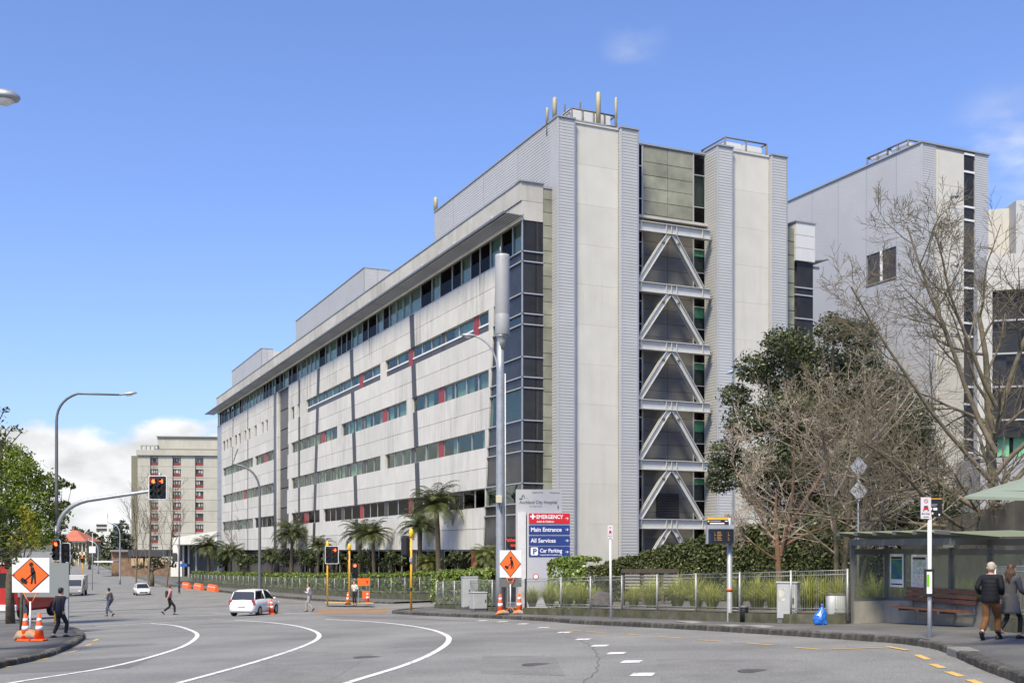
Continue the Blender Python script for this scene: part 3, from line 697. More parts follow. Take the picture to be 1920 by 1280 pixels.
# ---- plant-room storeys above: metal siding
def plant(b0, b1, z1, depth, nm='plant_room', jn=6.4, z0=None):
    z0 = z0 or zFT-1.0; b = b0
    while b < b1-.05:
        e = min(b+jn, b1)
        if b1-e < 1.2: e = b1
        siding('siding_panel', xy(0, b+.03), xy(0, e-.03), -E1, z0, z1, hosp); side_panel('joint_strip', rect(e-.03, e+.03, z0, z1), -0.02, .05, m_metal_d); b = e
    side_panel(nm+'_coping', rect(b0-.06 if b0 > 1 else .2, b1+.06, z1, z1+.10), -0.09, depth, m_metal_d)
    side_panel(nm, rect(max(b0+.02, 1.35), b1, z0, z1-.01), 0.03, depth, m_metal)
bP = bT and b_at(815, 0)
plant(0.0, bP, zTOP, 4.0, jn=6.6)
for ua, ub, wd in ((683, 555, s_at(732, b_at(683, 0))), (490.5, 435, s_at(512, b_at(490.5, 0)))):
    ba, bb = b_at(ua, 0), b_at(ub, 0); plant(ba, bb, zTOP, wd, jn=7.0)
    siding('siding_panel', xy(0, ba-.0), xy(wd*.5, ba), -E2, zFT-1, zTOP, hosp); siding('siding_panel', xy(wd*.5+.1, ba), xy(wd, ba), -E2, zFT-1, zTOP, hosp)
    mb = MB(); mb.obox(Bp(wd, ba, zFT-1), E1*3, E2*12, (0, 0, zTOP-zFT+.7)); mb.build('lift_overrun', m_cream2, hosp, True)
# ---- front elevation: pilasters, cream precast walls, recessed braced bay
def pilaster(u0, u1, top_v, ret, zc=None):
    s0, s1 = s_at(u0, 0), s_at(u1, 0); z1 = z_at(top_v, s0, 0)
    siding('pilaster_siding', xy(s0, 0), xy(s1, 0), -E2, BASE, z1, hosp)
    if ret > 0: siding('pilaster_siding', xy(s0, ret), xy(s0, 0), -E1, BASE, z1, hosp)
    front_panel('pilaster_edge', rect(s0-.05, s0+.06, BASE, z1), -.06, .04, m_metal); front_panel('pilaster_edge', rect(s1-.06, s1+.05, BASE, z1), -.06, .5, m_metal_d)
    front_panel('pilaster_coping', rect(s0-.09, s1+.09, z1, z1+.12), -.12, max(ret, .6)+.1, m_metal_d)
    return s0, s1, z1
p1 = pilaster(1046, 1077, 219, WB+.3); p2 = pilaster(1164, 1196, 239.5, 0.35); p3 = pilaster(1345, 1373, 273, 1.62); p4 = pilaster(1447, 1475, 291, 0.35)
zp = [z_at(v, p1[1], .3) for v in (228, 300, 345, 415, 490, 560, 640, 710, 790, 860, 940, 1010)]
def precast(sa, sb, top, bot=BASE, n=1):
    zz = [top-k*2.82 for k in range(30) if top-k*2.82 > bot]+[bot]
    for i, (a, b) in enumerate(zip(zz, zz[1:])):
        for k in range(n):
            x0 = sa+(sb-sa)*k/n; x1 = sa+(sb-sa)*(k+1)/n
            front_panel('precast_panel', rect(x0+.004, x1-.004, b+.005, a-.005), 0.30+rnd.uniform(0, .004), .9, m_cream2)
    front_panel('wall_core', rect(sa, sb, bot, top-.02), 0.318, 1.2, m_cream2)
    front_panel('precast_coping', rect(sa, sb, top, top+.14), 0.22, 1.3, m_cream2)
precast(p1[1]+.05, p2[0]-.05, z_at(230, p1[1], .3)); precast(p3[1]+.05, p4[0]-.05, z_at(283, p3[1], .3))
side_panel('roof_mass', rect(2.5, 14, zFT-1, zTOP-1.6), 4.1, p4[1]-.1, m_metal)
bR = 1.6; sA, sB = p2[1], p3[0]
front_panel('bay_backing', rect(sA, sB, BASE, z_at(270, sA, bR)), bR+.3, bR+.5, m_room)
sa0, sa1 = sA+.05, s_at(1204, bR); sg0, sg1 = s_at(1300, bR), s_at(1322, bR)
zbTop = z_at(266, sA, bR)
zst = [z_at(v, sA, bR) for v in (268, 297, 322, 346, 371, 396)]
sm_ = s_at(1252, bR)
for i, (a, b) in enumerate(zip(zst, zst[1:])):
    for x0, x1 in ((sa1+.06, sm_-.02), (sm_+.02, sg0-.06)): front_panel('stone_panel', rect(x0, x1, b+.02, a-.02), bR+rnd.uniform(0, .02), bR+.25, m_stone)
zd = [zst[-1]]
while zd[-1] > BASE+1.2: zd.append(zd[-1]-1.0)
for a, b in zip(zd, zd[1:]):
    for x0, x1 in ((sa1+.06, sm_-.015), (sm_+.015, sg0-.06)): front_panel('dark_panel', rect(x0, x1, b+.012, a-.012), bR+rnd.uniform(0, .01), bR+.25, m_dark)
front_panel('bay_coping', rect(sA, sB, zbTop, zbTop+.12), bR-.1, bR+.8, m_metal_d)
beams_v = [413.8, 527.5, 636, 747.5, 861, 972]
bz = [z_at(v, s_at(1198, 0.5), 0.5) for v in beams_v]
# glazing strips either side of the panels, with rails
for (x0, x1, seed) in ((sa0, sa1, 3), (sg0, sg1, 5)):
    rr = random.Random(seed); zt = zbTop
    rails_ = []
    fl = [zbTop]+bz+[BASE]
    for a, b in zip(fl, fl[1:]):
        h = a-b; rails_ += [a, a-h*.26, a-h*.66]
    rails_.append(BASE)
    for i, (a, b) in enumerate(zip(rails_, rails_[1:])):
        fm = MB()
        for q in (rect(x0, x0+.05, b, a), rect(x1-.05, x1, b, a), rect(x0+.05, x1-.05, a-.06, a), ): fm.prism([Bp(s, bR-.03, z) for s, z in q], [Bp(s, bR+.06, z) for s, z in q])
        w = fm.build('window', m_frame, hosp, True)
        front_panel('pane', rect(x0+.05, x1-.05, b, a-.06), bR+.01, bR+.02, m_glass if (seed == 5 and i % 3 == 1) else m_glass_d, w)
        if seed == 5 and i % 3 == 1 and i > 3: front_panel('blind', rect(x0+.06, x1-.06, b+(a-b)*rr.choice((.1, .5, .7)), a-.08), bR+.12, bR+.14, mat('blind_green', (0.16, 0.40, 0.25), 0.9), w)
    front_panel('side_mullion', rect(x0-.06 if seed == 5 else x1, x0 if seed == 5 else x1+.06, BASE, zbTop), bR-.05, bR+.1, m_frame)
# steel K-frames in the bay
sL, sRr, bF = sA+.02, s_at(1331, .5), 0.5
sApex = s_at(1257, bF)
for i, z in enumerate(bz):
    mb = MB(); d = .26; h = .72
    q = rect(sL, sRr, z-h, z)
    mb.prism([Bp(s, bF-.02, zz) for s, zz in rect(sL, sRr, z-h+.05, z-.05)], [Bp(s, bF+.06, zz) for s, zz in rect(sL, sRr, z-h+.05, z-.05)])
    for a, b in ((z-.05, z), (z-h, z-h+.05)): mb.prism([Bp(s, bF-.2, zz) for s, zz in rect(sL, sRr, a, b)], [Bp(s, bF+.24, zz) for s, zz in rect(sL, sRr, a, b)])
    bm_ = mb.build('beam', m_steel, hosp, True)
    for ss in (sL+.45, sApex-.45, sApex, sApex+.45, sRr-.75):
        mb = MB(); mb.prism([Bp(x, bF-.18, zz) for x, zz in rect(ss-.02, ss+.02, z-h+.06, z-.06)], [Bp(x, bF-.02, zz) for x, zz in rect(ss-.02, ss+.02, z-h+.06, z-.06)]); mb.build('stiffener', m_steel, bm_, True)
    zb = (bz[i+1] if i+1 < len(bz) else z-4.4)
    for e in (sL+.35, sRr-.75):
        mb = MB(); top = V((sApex+(-.2 if e < sApex else .2), z-h)); bot = V((e, zb)); dv = (bot-top).normalized(); nn = V((-dv.y, dv.x))*.19
        q = [top-nn, top+nn, bot+nn, bot-nn]
        mb.prism([Bp(p.x, bF-.04, p.y) for p in q], [Bp(p.x, bF+.04, p.y) for p in q])
        for k in (-1, 1):
            e0 = nn*k; e1_ = nn*k*.82
            q2 = [top+e0, top+e1_, bot+e1_, bot+e0]; mb.prism([Bp(p.x, bF-.19, p.y) for p in q2], [Bp(p.x, bF+.19, p.y) for p in q2])
        br = mb.build('brace', m_steel, hosp, True)
        pt = top.lerp(bot, .17); mb = MB(); mb.lathe([(.0, 0), (.09, 0), (.09, .12), (0, .12)], n=8); o = mb.build('pin', m_dark, br); o.rotation_euler = (R(90), 0, math.atan2(E1.y, E1.x)); o.location = Bp(pt.x, bF-.04, pt.y)-hosp.location
zv0, zv1 = z_at(924, sA+2, bR), z_at(968, sA+2, bR)
front_panel('vent_frame', rect(s_at(1230, bR), s_at(1272, bR), zv1, zv0), bR-.06, bR+.02, m_black)
for k in range(9):
    z = zv1+(zv0-zv1)*(k+.2)/9; mb = MB(); mb.obox(Bp(s_at(1230, bR)+.05, bR-.16, z), E1*(s_at(1272, bR)-s_at(1230, bR)-.1), E2*.1, (0, 0, .12)); mb.build('vent_louvre', m_black, hosp, True)
# right return corner: stone pier, white fascia block, dark glass, sunshade
sQ0 = p4[1]+.06; bQ = .9; sQ1 = s_at(1489, bQ); sQ2 = s_at(1524, bQ)
zq = z_at(424, sQ0, bQ); z = zq
while z > BASE: front_panel('stone_block', rect(sQ0, sQ1, max(BASE, z-1.06)+.02, z-.02), bQ-.02, bQ+.4, m_stone); z -= 1.08
zq0, zq1 = z_at(417, sQ1, bQ), z_at(489, sQ1, bQ); h3 = (zq0-zq1)/3
for k in range(3): front_panel('fascia_panel', rect(sQ1, sQ2, zq1+h3*k+.015, zq1+h3*(k+1)-.015), bQ-.25, bQ+2, mat('fascia_white', (0.56, 0.57, 0.58), .6, streak=.35))
front_panel('fascia_cap', rect(sQ1-.1, sQ2+.1, zq0-.013, zq0+.1), bQ-.33, bQ+2.1, m_metal_d)
zz = [zq1]+[z_at(v, sQ1, bQ) for v in (538, 552, 596, 640, 655, 700, 745, 760, 805, 850)]
for a, b in zip(zz, zz[1:]+[BASE]):
    front_panel('corner_pane', rect(sQ1+.25, sQ2, b+.05, a-.05), bQ-.02, bQ+.02, m_cpane); front_panel('corner_rail', rect(sQ1, sQ2+.05, b-.05, b+.05), bQ-.1, bQ-.02, m_frame)
front_panel('corner_backing', rect(sQ1, sQ2, BASE, zq1), bQ+.3, bQ+.6, m_room)
for k in range(5):
    mb = MB(); mb.obox(Bp(sQ2+.1+.26*k, bQ-.3, z_at(490, sQ2, bQ)+.05*k), E2*9, E1*.2, (0, 0, .06)); mb.build('louvre_blade', m_metal_d, hosp, True)
mb = MB(); mb.obox(Bp(sQ2, bQ+1, z_at(496, sQ2, bQ)), E2*.16, E1*1.5, (0, 0, .2)); mb.build('sunshade_bracket', m_metal_d, hosp, True)
# ---- roof plant: antennas, guard frames, cooling units
m_ant = mat('antenna_cream', (0.40, 0.37, 0.24), .6, var=.1, scale=1); m_rail = mat('roof_rail', (0.14, 0.13, 0.12), .6); m_unit = mat('roof_unit_white', (0.62, 0.63, 0.64), .5)
def antenna(u, v0, v1, r, b, m=m_ant):
    p = s_at(u, b); mb = MB(); zb = z_at(v1, p, b); zt_ = z_at(v0, p, b)
    mb.tube([Bp(p, b, zb), Bp(p, b, zt_-.1), Bp(p, b, zt_)], [r, r, r*.6], 8); mb.build('antenna', m, hosp, True)
    mb = MB(); mb.tube([Bp(p, b+.05, zTOP-.8), Bp(p, b+.05, zb+.4)], .05, 5); mb.build('antenna_mast', m_rail, hosp, True)
antenna(1040, 183, 222, .16, .8); antenna(1026, 202, 232, .1, 1.6); antenna(1122, 173, 232, .17, .8); antenna(1155, 183, 238, .1, .8); antenna(1059, 194, 220, .05, 3, m_rail); antenna(1088, 191, 226, .06, 3, m_rail); antenna(817, 370, 395, .18, b_at(815, 0))
def guard(u0, u1, v0, b0, b1, zb, nx=4):
    x0, x1 = s_at(u0, b0), s_at(u1, b0); zt_ = z_at(v0, x0, b0); mb = MB(); t = .07
    for bb in (b0, b1):
        for k in range(nx+1):
            x = x0+(x1-x0)*k/nx; mb.tube([Bp(x, bb, zb), Bp(x, bb, zt_)], t, 4)
        for z in (zt_, (zt_+zb)/2): mb.tube([Bp(x0, bb, z), Bp(x1, bb, z)], t, 4)
    for x in (x0, x1):
        for z in (zt_, (zt_+zb)/2): mb.tube([Bp(x, b0, z), Bp(x, b1, z)], t, 4)
    g = mb.build('guard_frame', m_rail, hosp, True); return x0, x1, zt_
x0, x1, zt_ = guard(1072, 1154, 203, 1.3, 4.2, zTOP-.3)
for k in range(3): mb = MB(); w = (x1-x0)/3; mb.obox(Bp(x0+w*k+.1, 1.8, zTOP-.4), E1*(w-.25), E2*2, (0, 0, 1.9)); mb.build('cooling_unit', m_unit, hosp, True)
zp3 = p3[2]
x0, x1, zt_ = guard(1360, 1437, 257, 1.6, 4.8, zp3-.3, 2)
for k in range(2): mb = MB(); w = (x1-x0)/2; mb.obox(Bp(x0+w*k+.1, 2, zp3-.4), E1*(w-.25), E2*2.2, (0, 0, 1.7)); mb.build('cooling_unit', m_unit, hosp, True)

# ---------------------------------------------------------------- second wing at the right
YW = 100.0
CW = V((uX(1728, YW), YW, 0)); zW = EYE+(HV-267.5)/F*YW
wing = thing('hospital_wing', 'grey metal-clad hospital wing with one square window high on its side', 'building', (CW.x, CW.y, G(CW.x, CW.y)))
def xw(s, b): p = CW+E1*s+E2*b; return V((p.x, p.y, 0))
def Wp(s, b, z): p = xw(s, b); return V((p.x, p.y, z))
def sw(u): k = (u-CX)/F; return (k*CW.y-CW.x)/(E1.x-k*E1.y)
def bw(u): k = (u-CX)/F; return (k*CW.y-CW.x)/(E2.x-k*E2.y)
def wfront(name, s0, s1, z0, z1, b0, b1, m, parent=wing): mb = MB(); mb.obox(Wp(s0, b0, z0), E1*(s1-s0), E2*(b1-b0), (0, 0, z1-z0)); return mb.build(name, m, parent, True)
js = [0]+[bw(u) for u in (1681, 1624.5, 1572, 1523, 1470)]+[bw(1400)]
wz0, wz1 = EYE+(HV-527)/F*(CW.y+bw(1653)*E2.y), EYE+(HV-461)/F*(CW.y+bw(1681)*E2.y)
m_metal_w = mat('metal_siding_wing', (0.44, 0.448, 0.46), .5, .1, var=.04, scale=.2, rand=.03)
for a, b in zip(js, js[1:]):
    if abs(a-js[1]) < .01:
        siding('siding_panel', xw(0, a+.03), xw(0, b-.03), -E1, BASE, wz0, wing, m_metal_w, depth=.014); siding('siding_panel', xw(0, a+.03), xw(0, b-.03), -E1, wz1, zW, wing, m_metal_w, depth=.014)
        for k in range(2):
            c, d = a+(b-a)*(k)/2+.1, a+(b-a)*(k+1)/2-.1; mb = MB(); mb.prism([Wp(.06, c, wz0), Wp(.06, d, wz0), Wp(.06, d, wz1), Wp(.06, c, wz1)], [Wp(.1, c, wz0), Wp(.1, d, wz0), Wp(.1, d, wz1), Wp(.1, c, wz1)]); mb.build('pane', m_spand, wing, True)
        mb = MB(); c = (a+b)/2; mb.obox(Wp(-.05, c-.12, wz0), E2*.24, E1*.15, (0, 0, wz1-wz0)); mb.build('mullion', m_sill, wing, True)
        mb = MB(); mb.obox(Wp(-.1, a+.02, wz0-.12), E2*(b-a-.04), E1*.18, (0, 0, .12)); mb.build('sill', mat('sill_brown', (.25, .2, .14), .6), wing, True)
    else: siding('siding_panel', xw(0, a+.03), xw(0, b-.03), -E1, BASE, zW, wing, m_metal_w, depth=.014)
    mb = MB(); mb.obox(Wp(-.02, b-.04, BASE), E2*.08, E1*.07, (0, 0, zW-BASE)); mb.build('joint_strip', m_metal_d, wing, True)
wfront('wing_mass', .12, sw(1853), BASE, zW-.02, .12, js[-1], m_metal_w)
wfront('coping', -.15, sw(1853)+.1, zW, zW+.14, -.15, js[-1], m_metal_d)
siding('siding_panel', xw(0, 0), xw(sw(1755), 0), -E2, BASE, zW, wing, m_metal_w); siding('siding_panel', xw(sw(1827), 0), xw(sw(1853), 0), -E2, BASE, zW, wing, m_metal_w)
wfront('corner_trim', -.06, .08, BASE, zW, -.07, .05, m_metal_w)
z = zW-.3; k = 0
while z > BASE:
    b = max(BASE, z-3.1); wfront('precast_panel', sw(1755)+.02, sw(1807), b+.015, z-.015, -.02, .1, m_cream2)
    if k in (1, 3, 5): mb = MB(); mb.tube([Wp(sw(1782), -.05, z-1), Wp(sw(1782), -.5, z-1), Wp(sw(1783), -.75, z-1.2)], [.07, .12, .2], 7); mb.build('floodlight', m_metal_d, wing, True)
    z -= 3.1; k += 1
z = zW-.25; hs = [1.6, 3.2, 1.2, 4.6]; k = 0
while z > BASE+.5:
    h = hs[k % 4]; b = max(BASE, z-h)
    wfront('pane', sw(1808), sw(1826), b+.08, z-.08, .02, .06, m_cpane if k % 4 != 3 else m_spand); wfront('rail', sw(1807.5), sw(1826.5), z-.09, z+.09, -.06, .05, m_sill); z -= h; k += 1
wfront('downpipe', sw(1756), sw(1757.5), BASE, zW-.5, -.14, -.03, m_cream2)
for k in range(2):
    mb = MB(); ba, bb = bw(1690-k*38), bw(1652-k*38); t = .09
    for x in (.8, 3.2):
        mb.tube([Wp(x, ba, zW+1.2), Wp(x, bb, zW+1.2)], t, 4)
        for bb_ in (ba, (ba+bb)/2, bb): mb.tube([Wp(x, bb_, zW), Wp(x, bb_, zW+1.2)], t, 4)
    for bb_ in (ba, bb): mb.tube([Wp(.8, bb_, zW+1.2), Wp(3.2, bb_, zW+1.2)], t, 4)
    mb.build('guard_frame', m_rail, wing, True)
    mb = MB(); mb.obox(Wp(1.0, ba+.3, zW+.1), E1*2, E2*(bb-ba-.6), (0, 0, 1.0)); mb.build('cooling_unit', m_unit, wing, True)
# low right block with white fascia and dark glass, plus stepped walls behind
annex = thing('hospital_annex', 'low block with white fascia and dark glass at right edge behind the bare tree', 'building', (44, 96, G(44, 96)))
def ann(name, u0, u1, v0, v1, Y, dY, m):
    p = P(u0, v1, Y); q = P(u1, v0, Y); mb = MB(); mb.obox((p.x, Y, p.z), V((q.x-p.x, (q.x-p.x)*-.25, 0)), V((0, dY, 0)), (0, 0, q.z-p.z)); return mb.build(name, m, annex, True)
ann('white_fascia', 1850, 1990, 478, 545, 92, 2.5, mat('fascia_white2', (.44, .44, .43), .7, streak=.4))
for k in range(5): ann('pane', 1858+k*28, 1884+k*28, 547, 820, 92.6, .2, m_cpane)
ann('backing', 1856, 1996, 547, 1000, 94, .3, m_room)
for k in range(4): ann('white_rail', 1856, 1996, 600+k*62, 603+k*62, 92.3, .2, m_frame)
for k in range(4): ann('blind', 1870+k*30, 1890+k*30, 815, 856, 93.2, .1, mat('blind_green', (0.16, 0.40, 0.25), 0.9))
ann('lower_wall', 1838, 2000, 858, 1060, 92, 5, mat('wall_grey', (.28, .29, .31), .8, streak=.3)); ann('white_column', 1833, 1858, 545, 860, 92, .8, mat('fascia_white2'))
ann('precast_wall', 1853, 1905, 393, 520, 112, 6, m_cream2); ann('metal_wall', 1905, 2000, 376, 520, 110, 6, m_metal)
# ---------------------------------------------------------------- street furniture
m_galv = mat('galvanised', (0.36, 0.38, 0.40), 0.45, 0.5, var=0.12, scale=2.5, bump=0.05, bscale=20)
m_ldark = mat('lamp_dark_grey', (0.15, 0.155, 0.16), 0.5, 0.4, var=.1, scale=3)
m_lens = mat('lamp_lens', (0.75, 0.76, 0.74), 0.2, coat=.5)
m_ypole = mat('signal_yellow', (0.80, 0.40, 0.02), 0.45, var=.1, scale=4, streak=.25, grime=(.3, .17, .03))
m_sigblk = mat('signal_black', (0.012, 0.012, 0.013), 0.5)
m_swhite = mat('sign_white', (0.72, 0.72, 0.72), 0.4, var=.03, scale=2)
m_sgrey = mat('sign_grey', (0.12, 0.125, 0.13), 0.5)
m_sblk = mat('sign_black', (0.012, 0.012, 0.012), 0.45)
m_orange = mat('sign_orange', (0.90, 0.13, 0.012), 0.5, rand=.06)
m_conc = mat('concrete', (0.27, 0.26, 0.235), 0.9, var=.2, scale=1.2, streak=.6, bump=.25, bscale=20, grime=(.07, .068, .055))
m_mossy = mat('mossy_concrete', (0.10, 0.095, 0.07), 0.95, var=.4, scale=1.5, streak=.6, bump=.4, bscale=15, grime=(.035, .04, .015), col2=(.07, .075, .035))
def arc_pts(p0, p1, p2, n=8):
    return [p0*(1-t)**2+p1*2*t*(1-t)+p2*t*t for t in [k/n for k in range(n+1)]]
def lamp_head(parent, c, dx, L_=.75, m=None):
    d = V(dx).normalized(); s = V((-d.y, d.x, 0)).normalized(); up = V((0, 0, 1)); mb = MB(); rings = []
    for t, w, h in ((-.15, .05, .05), (0, .08, .07), (.2, .14, .11), (.55, .17, .12), (.85, .13, .09), (1, .04, .03)):
        o = c+d*(t*L_); rings.append([o+s*(w*math.cos(a))+up*(h*max(math.sin(a), -.25)) for a in [2*math.pi*k/12 for k in range(12)]])
    mb.loft(rings, True, True); h = mb.build('lamp_head', m or m_galv, parent)
    mb = MB(); rings = []
    for t, w, hh in ((.22, .06, .0), (.35, .11, .07), (.6, .12, .08), (.8, .07, .0)):
        o = c+d*(t*L_)-up*.03; rings.append([o+s*(w*math.cos(a))-up*(hh*abs(math.sin(a))+.0) if math.sin(a) < 0 else o+s*(w*math.cos(a)) for a in [2*math.pi*k/10 for k in range(10)]])
    mb.loft(rings, True, True); mb.build('lens', m_lens, h); return h
def curved_lamp(name, label, base, height, reach, rise, r=.09, m=None, head=.75, bend=2.0, rz=0):
    m = m or m_galv; t = thing(name, label, 'street lamp', base, rz); sg = 1 if reach > 0 else -1; H = height-rise
    top = arc_pts(V((0, 0, H-bend)), V((0, 0, H+.1)), V((sg*bend*1.1, 0, H+.35)), 8)+[V((reach, 0, height))]
    mb = MB(); mb.tube([V((0, 0, -.1)), V((0, 0, 1.2)), V((0, 0, H*.5))]+top, [r*1.5, r*1.35, r*1.1]+[r*.85]*8+[r*.6, r*.5], 10); mb.build('pole', m, t)
    mb = MB(); mb.lathe([(r*2.2, -.1), (r*2.2, .03), (r*1.5, .05), (r*1.5, .1)], n=10); mb.build('base_flange', m, t)
    d = V((reach, 0, height))-top[-2]; lamp_head(t, V((reach, 0, height)), d, head, m); return t
# left tall lamp joined to the signal mast (dark grey)
def rounded_rect(w, h, r, n=4):
    out = []
    for cx_, cz_, a0 in ((w/2-r, h/2-r, 0), (-w/2+r, h/2-r, 90), (-w/2+r, -h/2+r, 180), (w/2-r, -h/2+r, 270)):
        for k in range(n+1): a = R(a0+90*k/n); out.append((cx_+r*math.cos(a), cz_+r*math.sin(a)))
    return out
def slab(pts, y0, y1, dx=0, dz=0): mb = MB(); return mb.prism([(x+dx, y0, z+dz) for x, z in pts], [(x+dx, y1, z+dz) for x, z in pts])
m_lred = mat('lens_red_lit', (0.6, 0.02, 0.01), 0.3, emit=(1.0, 0.075, 0.02), estr=5.0)
m_loff = [mat('lens_amber_off', (0.10, 0.035, 0.008), 0.25), mat('lens_green_off', (0.01, 0.035, 0.02), 0.25), mat('lens_red_off', (.08, .008, .006), .25)]
def signal_head(parent, loc, cols=1, lit=(0,), arrow=False, border=True, face=True, rz=0, arrow_col=1):
    # faces local -y
    w, h = (0.46, 1.12) if cols == 1 else (0.95, 1.25)
    mb = slab(rounded_rect(w, h, .09), 0, .03); b = mb.build('backing_board', m_sigblk, parent); b.location = loc; b.rotation_euler = (0, 0, rz)
    if border:
        A = rounded_rect(w, h, .09); Bq = rounded_rect(w-.075, h-.075, .065); mb = MB(); n = len(A)
        for k in range(n):
            j = (k+1) % n; mb.poly([(A[k][0], -.006, A[k][1]), (A[j][0], -.006, A[j][1]), (Bq[j][0], -.006, Bq[j][1]), (Bq[k][0], -.006, Bq[k][1])])
        mb.build('white_border', m_swhite, b)
    mb = MB()
    for c in range(cols): x = (c-(cols-1)/2)*.42; mb.cbox((x, .12, 0), .34, .26, h*.84, .03)
    mb.build('housing', m_sigblk, b)
    for c in range(cols):
        x = (c-(cols-1)/2)*.42
        for k in range(3):
            z = (1-k)*.33; on = (c, k) in lit
            if on and arrow and c == arrow_col:
                mb = MB(); mb.prism([(x+p, -.03, z+q) for p, q in ((-.11, -.022), (.03, -.022), (-.03, -.08), (.02, -.11), (.12, 0), (.02, .11), (-.03, .08), (.03, .022), (-.11, .022))], [(x+p, -.02, z+q) for p, q in ((-.11, -.022), (.03, -.022), (-.03, -.08), (.02, -.11), (.12, 0), (.02, .11), (-.03, .08), (.03, .022), (-.11, .022))]); mb.build('arrow_lens', m_lred, b)
            else:
                mb = MB(); mb.prism([(x+.105*math.cos(a), -.02, z+.105*math.sin(a)) for a in [2*math.pi*i/18 for i in range(18)]], [(x+.105*math.cos(a), .0, z+.105*math.sin(a)) for a in [2*math.pi*i/18 for i in range(18)]]); mb.build('lens', m_lred if on else m_loff[(k+2) % 3 if k else 2] if 0 else (m_lred if on else (m_loff[2], m_loff[0], m_loff[1])[k]), b)
            mb = MB(); rg = []
            for yy in (0, -.24):
                rg.append([(x+.135*math.cos(a), yy, z+.135*math.sin(a)) for a in [R(-25+230*i/12) for i in range(13)]])
            mb.loft(rg, False, True, False); mb.build('visor', m_sigblk, b)
    return b
gl = gp(106, 1166, PATH); Yl = gl.y
mast = thing('signal_mast', 'grey traffic signal mast with long curved arm and red arrow signal over the road', 'traffic light', gl)
mb = MB(); ztop = (HV-740)/F*Yl+EYE-gl.z; xr = uX(228, Yl)-gl.x
jz = (HV-985)/F*Yl+EYE-gl.z
mb.tube([V((0, 0, 0)), V((0, 0, 1.2)), V((0, 0, jz*.8))], [.12, .115, .11], 10); mb.build('lower_pole', m_ypole, mast)
mb = MB(); mb.tube([V((0, 0, jz*.8)), V((0, 0, jz))], [.125, .125], 10); mb.build('collar', m_galv, mast)
Hh = (HV-790)/F*Yl+EYE-gl.z
mb = MB(); mb.tube([V((0, 0, jz*.95)), V((0, 0, jz+2)), V((0, 0, Hh))]+arc_pts(V((0, 0, Hh)), V((0, 0, Hh+1.1)), V((1.1, 0, Hh+1.45)), 7)[1:]+[V((xr, 0, ztop))], [.10, .085, .075]+[.065]*7+[.045], 9); mb.build('lamp_pole', m_ldark, mast)
lamp_head(mast, V((xr, 0, ztop)), (1, 0, .12), .8, m_galv)
xs = uX(284, Yl)-gl.x; zs_ = (HV-920)/F*Yl+EYE-gl.z; zj = (HV-990)/F*Yl+EYE-gl.z
mb = MB(); mb.tube([V((0.02, 0, zj-.4)), V((.05, 0, zj))]+arc_pts(V((.05, 0, zj)), V((.25, 0, zj+1.15)), V((1.6, 0, zj+1.45)), 7)[1:]+[V((xs, 0, zs_)), V((xs+.4, 0, zs_+.05))], [.13, .12]+[.115]*7+[.085, .08], 10); mb.build('signal_arm', m_galv, mast)
signal_head(mast, (uX(297, Yl)-gl.x, -.12, (HV-914)/F*Yl+EYE-gl.z), 2, ((0, 0), (1, 0)), True)
mb = MB(); mb.lathe([(.03, 0), (.09, .02), (.09, .25), (.03, .32)], (uX(300, Yl)-gl.x, 0, (HV-897)/F*Yl+EYE-gl.z), 10); mb.build('detector', m_galv, mast)
signal_head(mast, (uX(107, Yl)-gl.x+.02, -.16, (HV-1031)/F*Yl+EYE-gl.z), 1, ((0, 0),))
signal_head(mast, (uX(116, Yl)-gl.x+.1, .25, (HV-1037)/F*Yl+EYE-gl.z), 1, (), rz=R(25))
# far second red signal behind the mast
def signal_post(u, vb, vt, label, Y=None, heads=(), cap=True, h=PATH, r=.06, tail=None):
    g = gp(u, vb, h); k = g.y/F; t = thing('signal_post', label, 'traffic light', g); H = (vb-vt)*k
    mb = MB(); mb.tube([V((0, 0, 0)), V((0, 0, H-.25))], r, 10); mb.build('pole', m_ypole, t)
    if cap: mb = MB(); mb.lathe([(r*.9, H-.5), (r*1.9, H-.46), (r*2.0, H-.2), (r*1.4, H-.04), (r*.5, H)], n=12); mb.build('cap', mat('cap_yellow', (.85, .50, .01), .4), t)
    return t, H, k
t, H, k = signal_post(771, 1144.5, 990, 'orange-yellow signal post with dark signal head beside the driveway entrance')
signal_head(t, (-.30, .1, H-.95), 1, (), border=False, rz=R(160)); mb = MB(); mb.cbox((-.02, -.1, H*.62), .14, .1, .26, .02); mb.build('push_box', m_galv, t)
mb = MB(); mb.cbox((0, -.09, H*.26), .1, .08, .18, .02); mb.build('push_button', m_sigblk, t)
t, H, k = signal_post(614, 1136, 1014, 'yellow signal post with white-edged red arrow signal left of the crossing')
signal_head(t, (.32, -.12, H-.95), 2, ((1, 0),), True)
mb = MB(); mb.cbox((.25, -.1, H-1.8), .3, .2, .3, .04); mb.build('pedestrian_lamp', m_sigblk, t)
t, H, k = signal_post(655, 1134, 1018, 'yellow signal post with small red signal behind the person in white shirt')
signal_head(t, (.38, .1, H-1.9), 1, ((0, 0),), border=False); mb = MB(); mb.cbox((-.12, 0, H-.9), .16, .2, .4, .03); mb.build('side_lantern', m_sigblk, t)
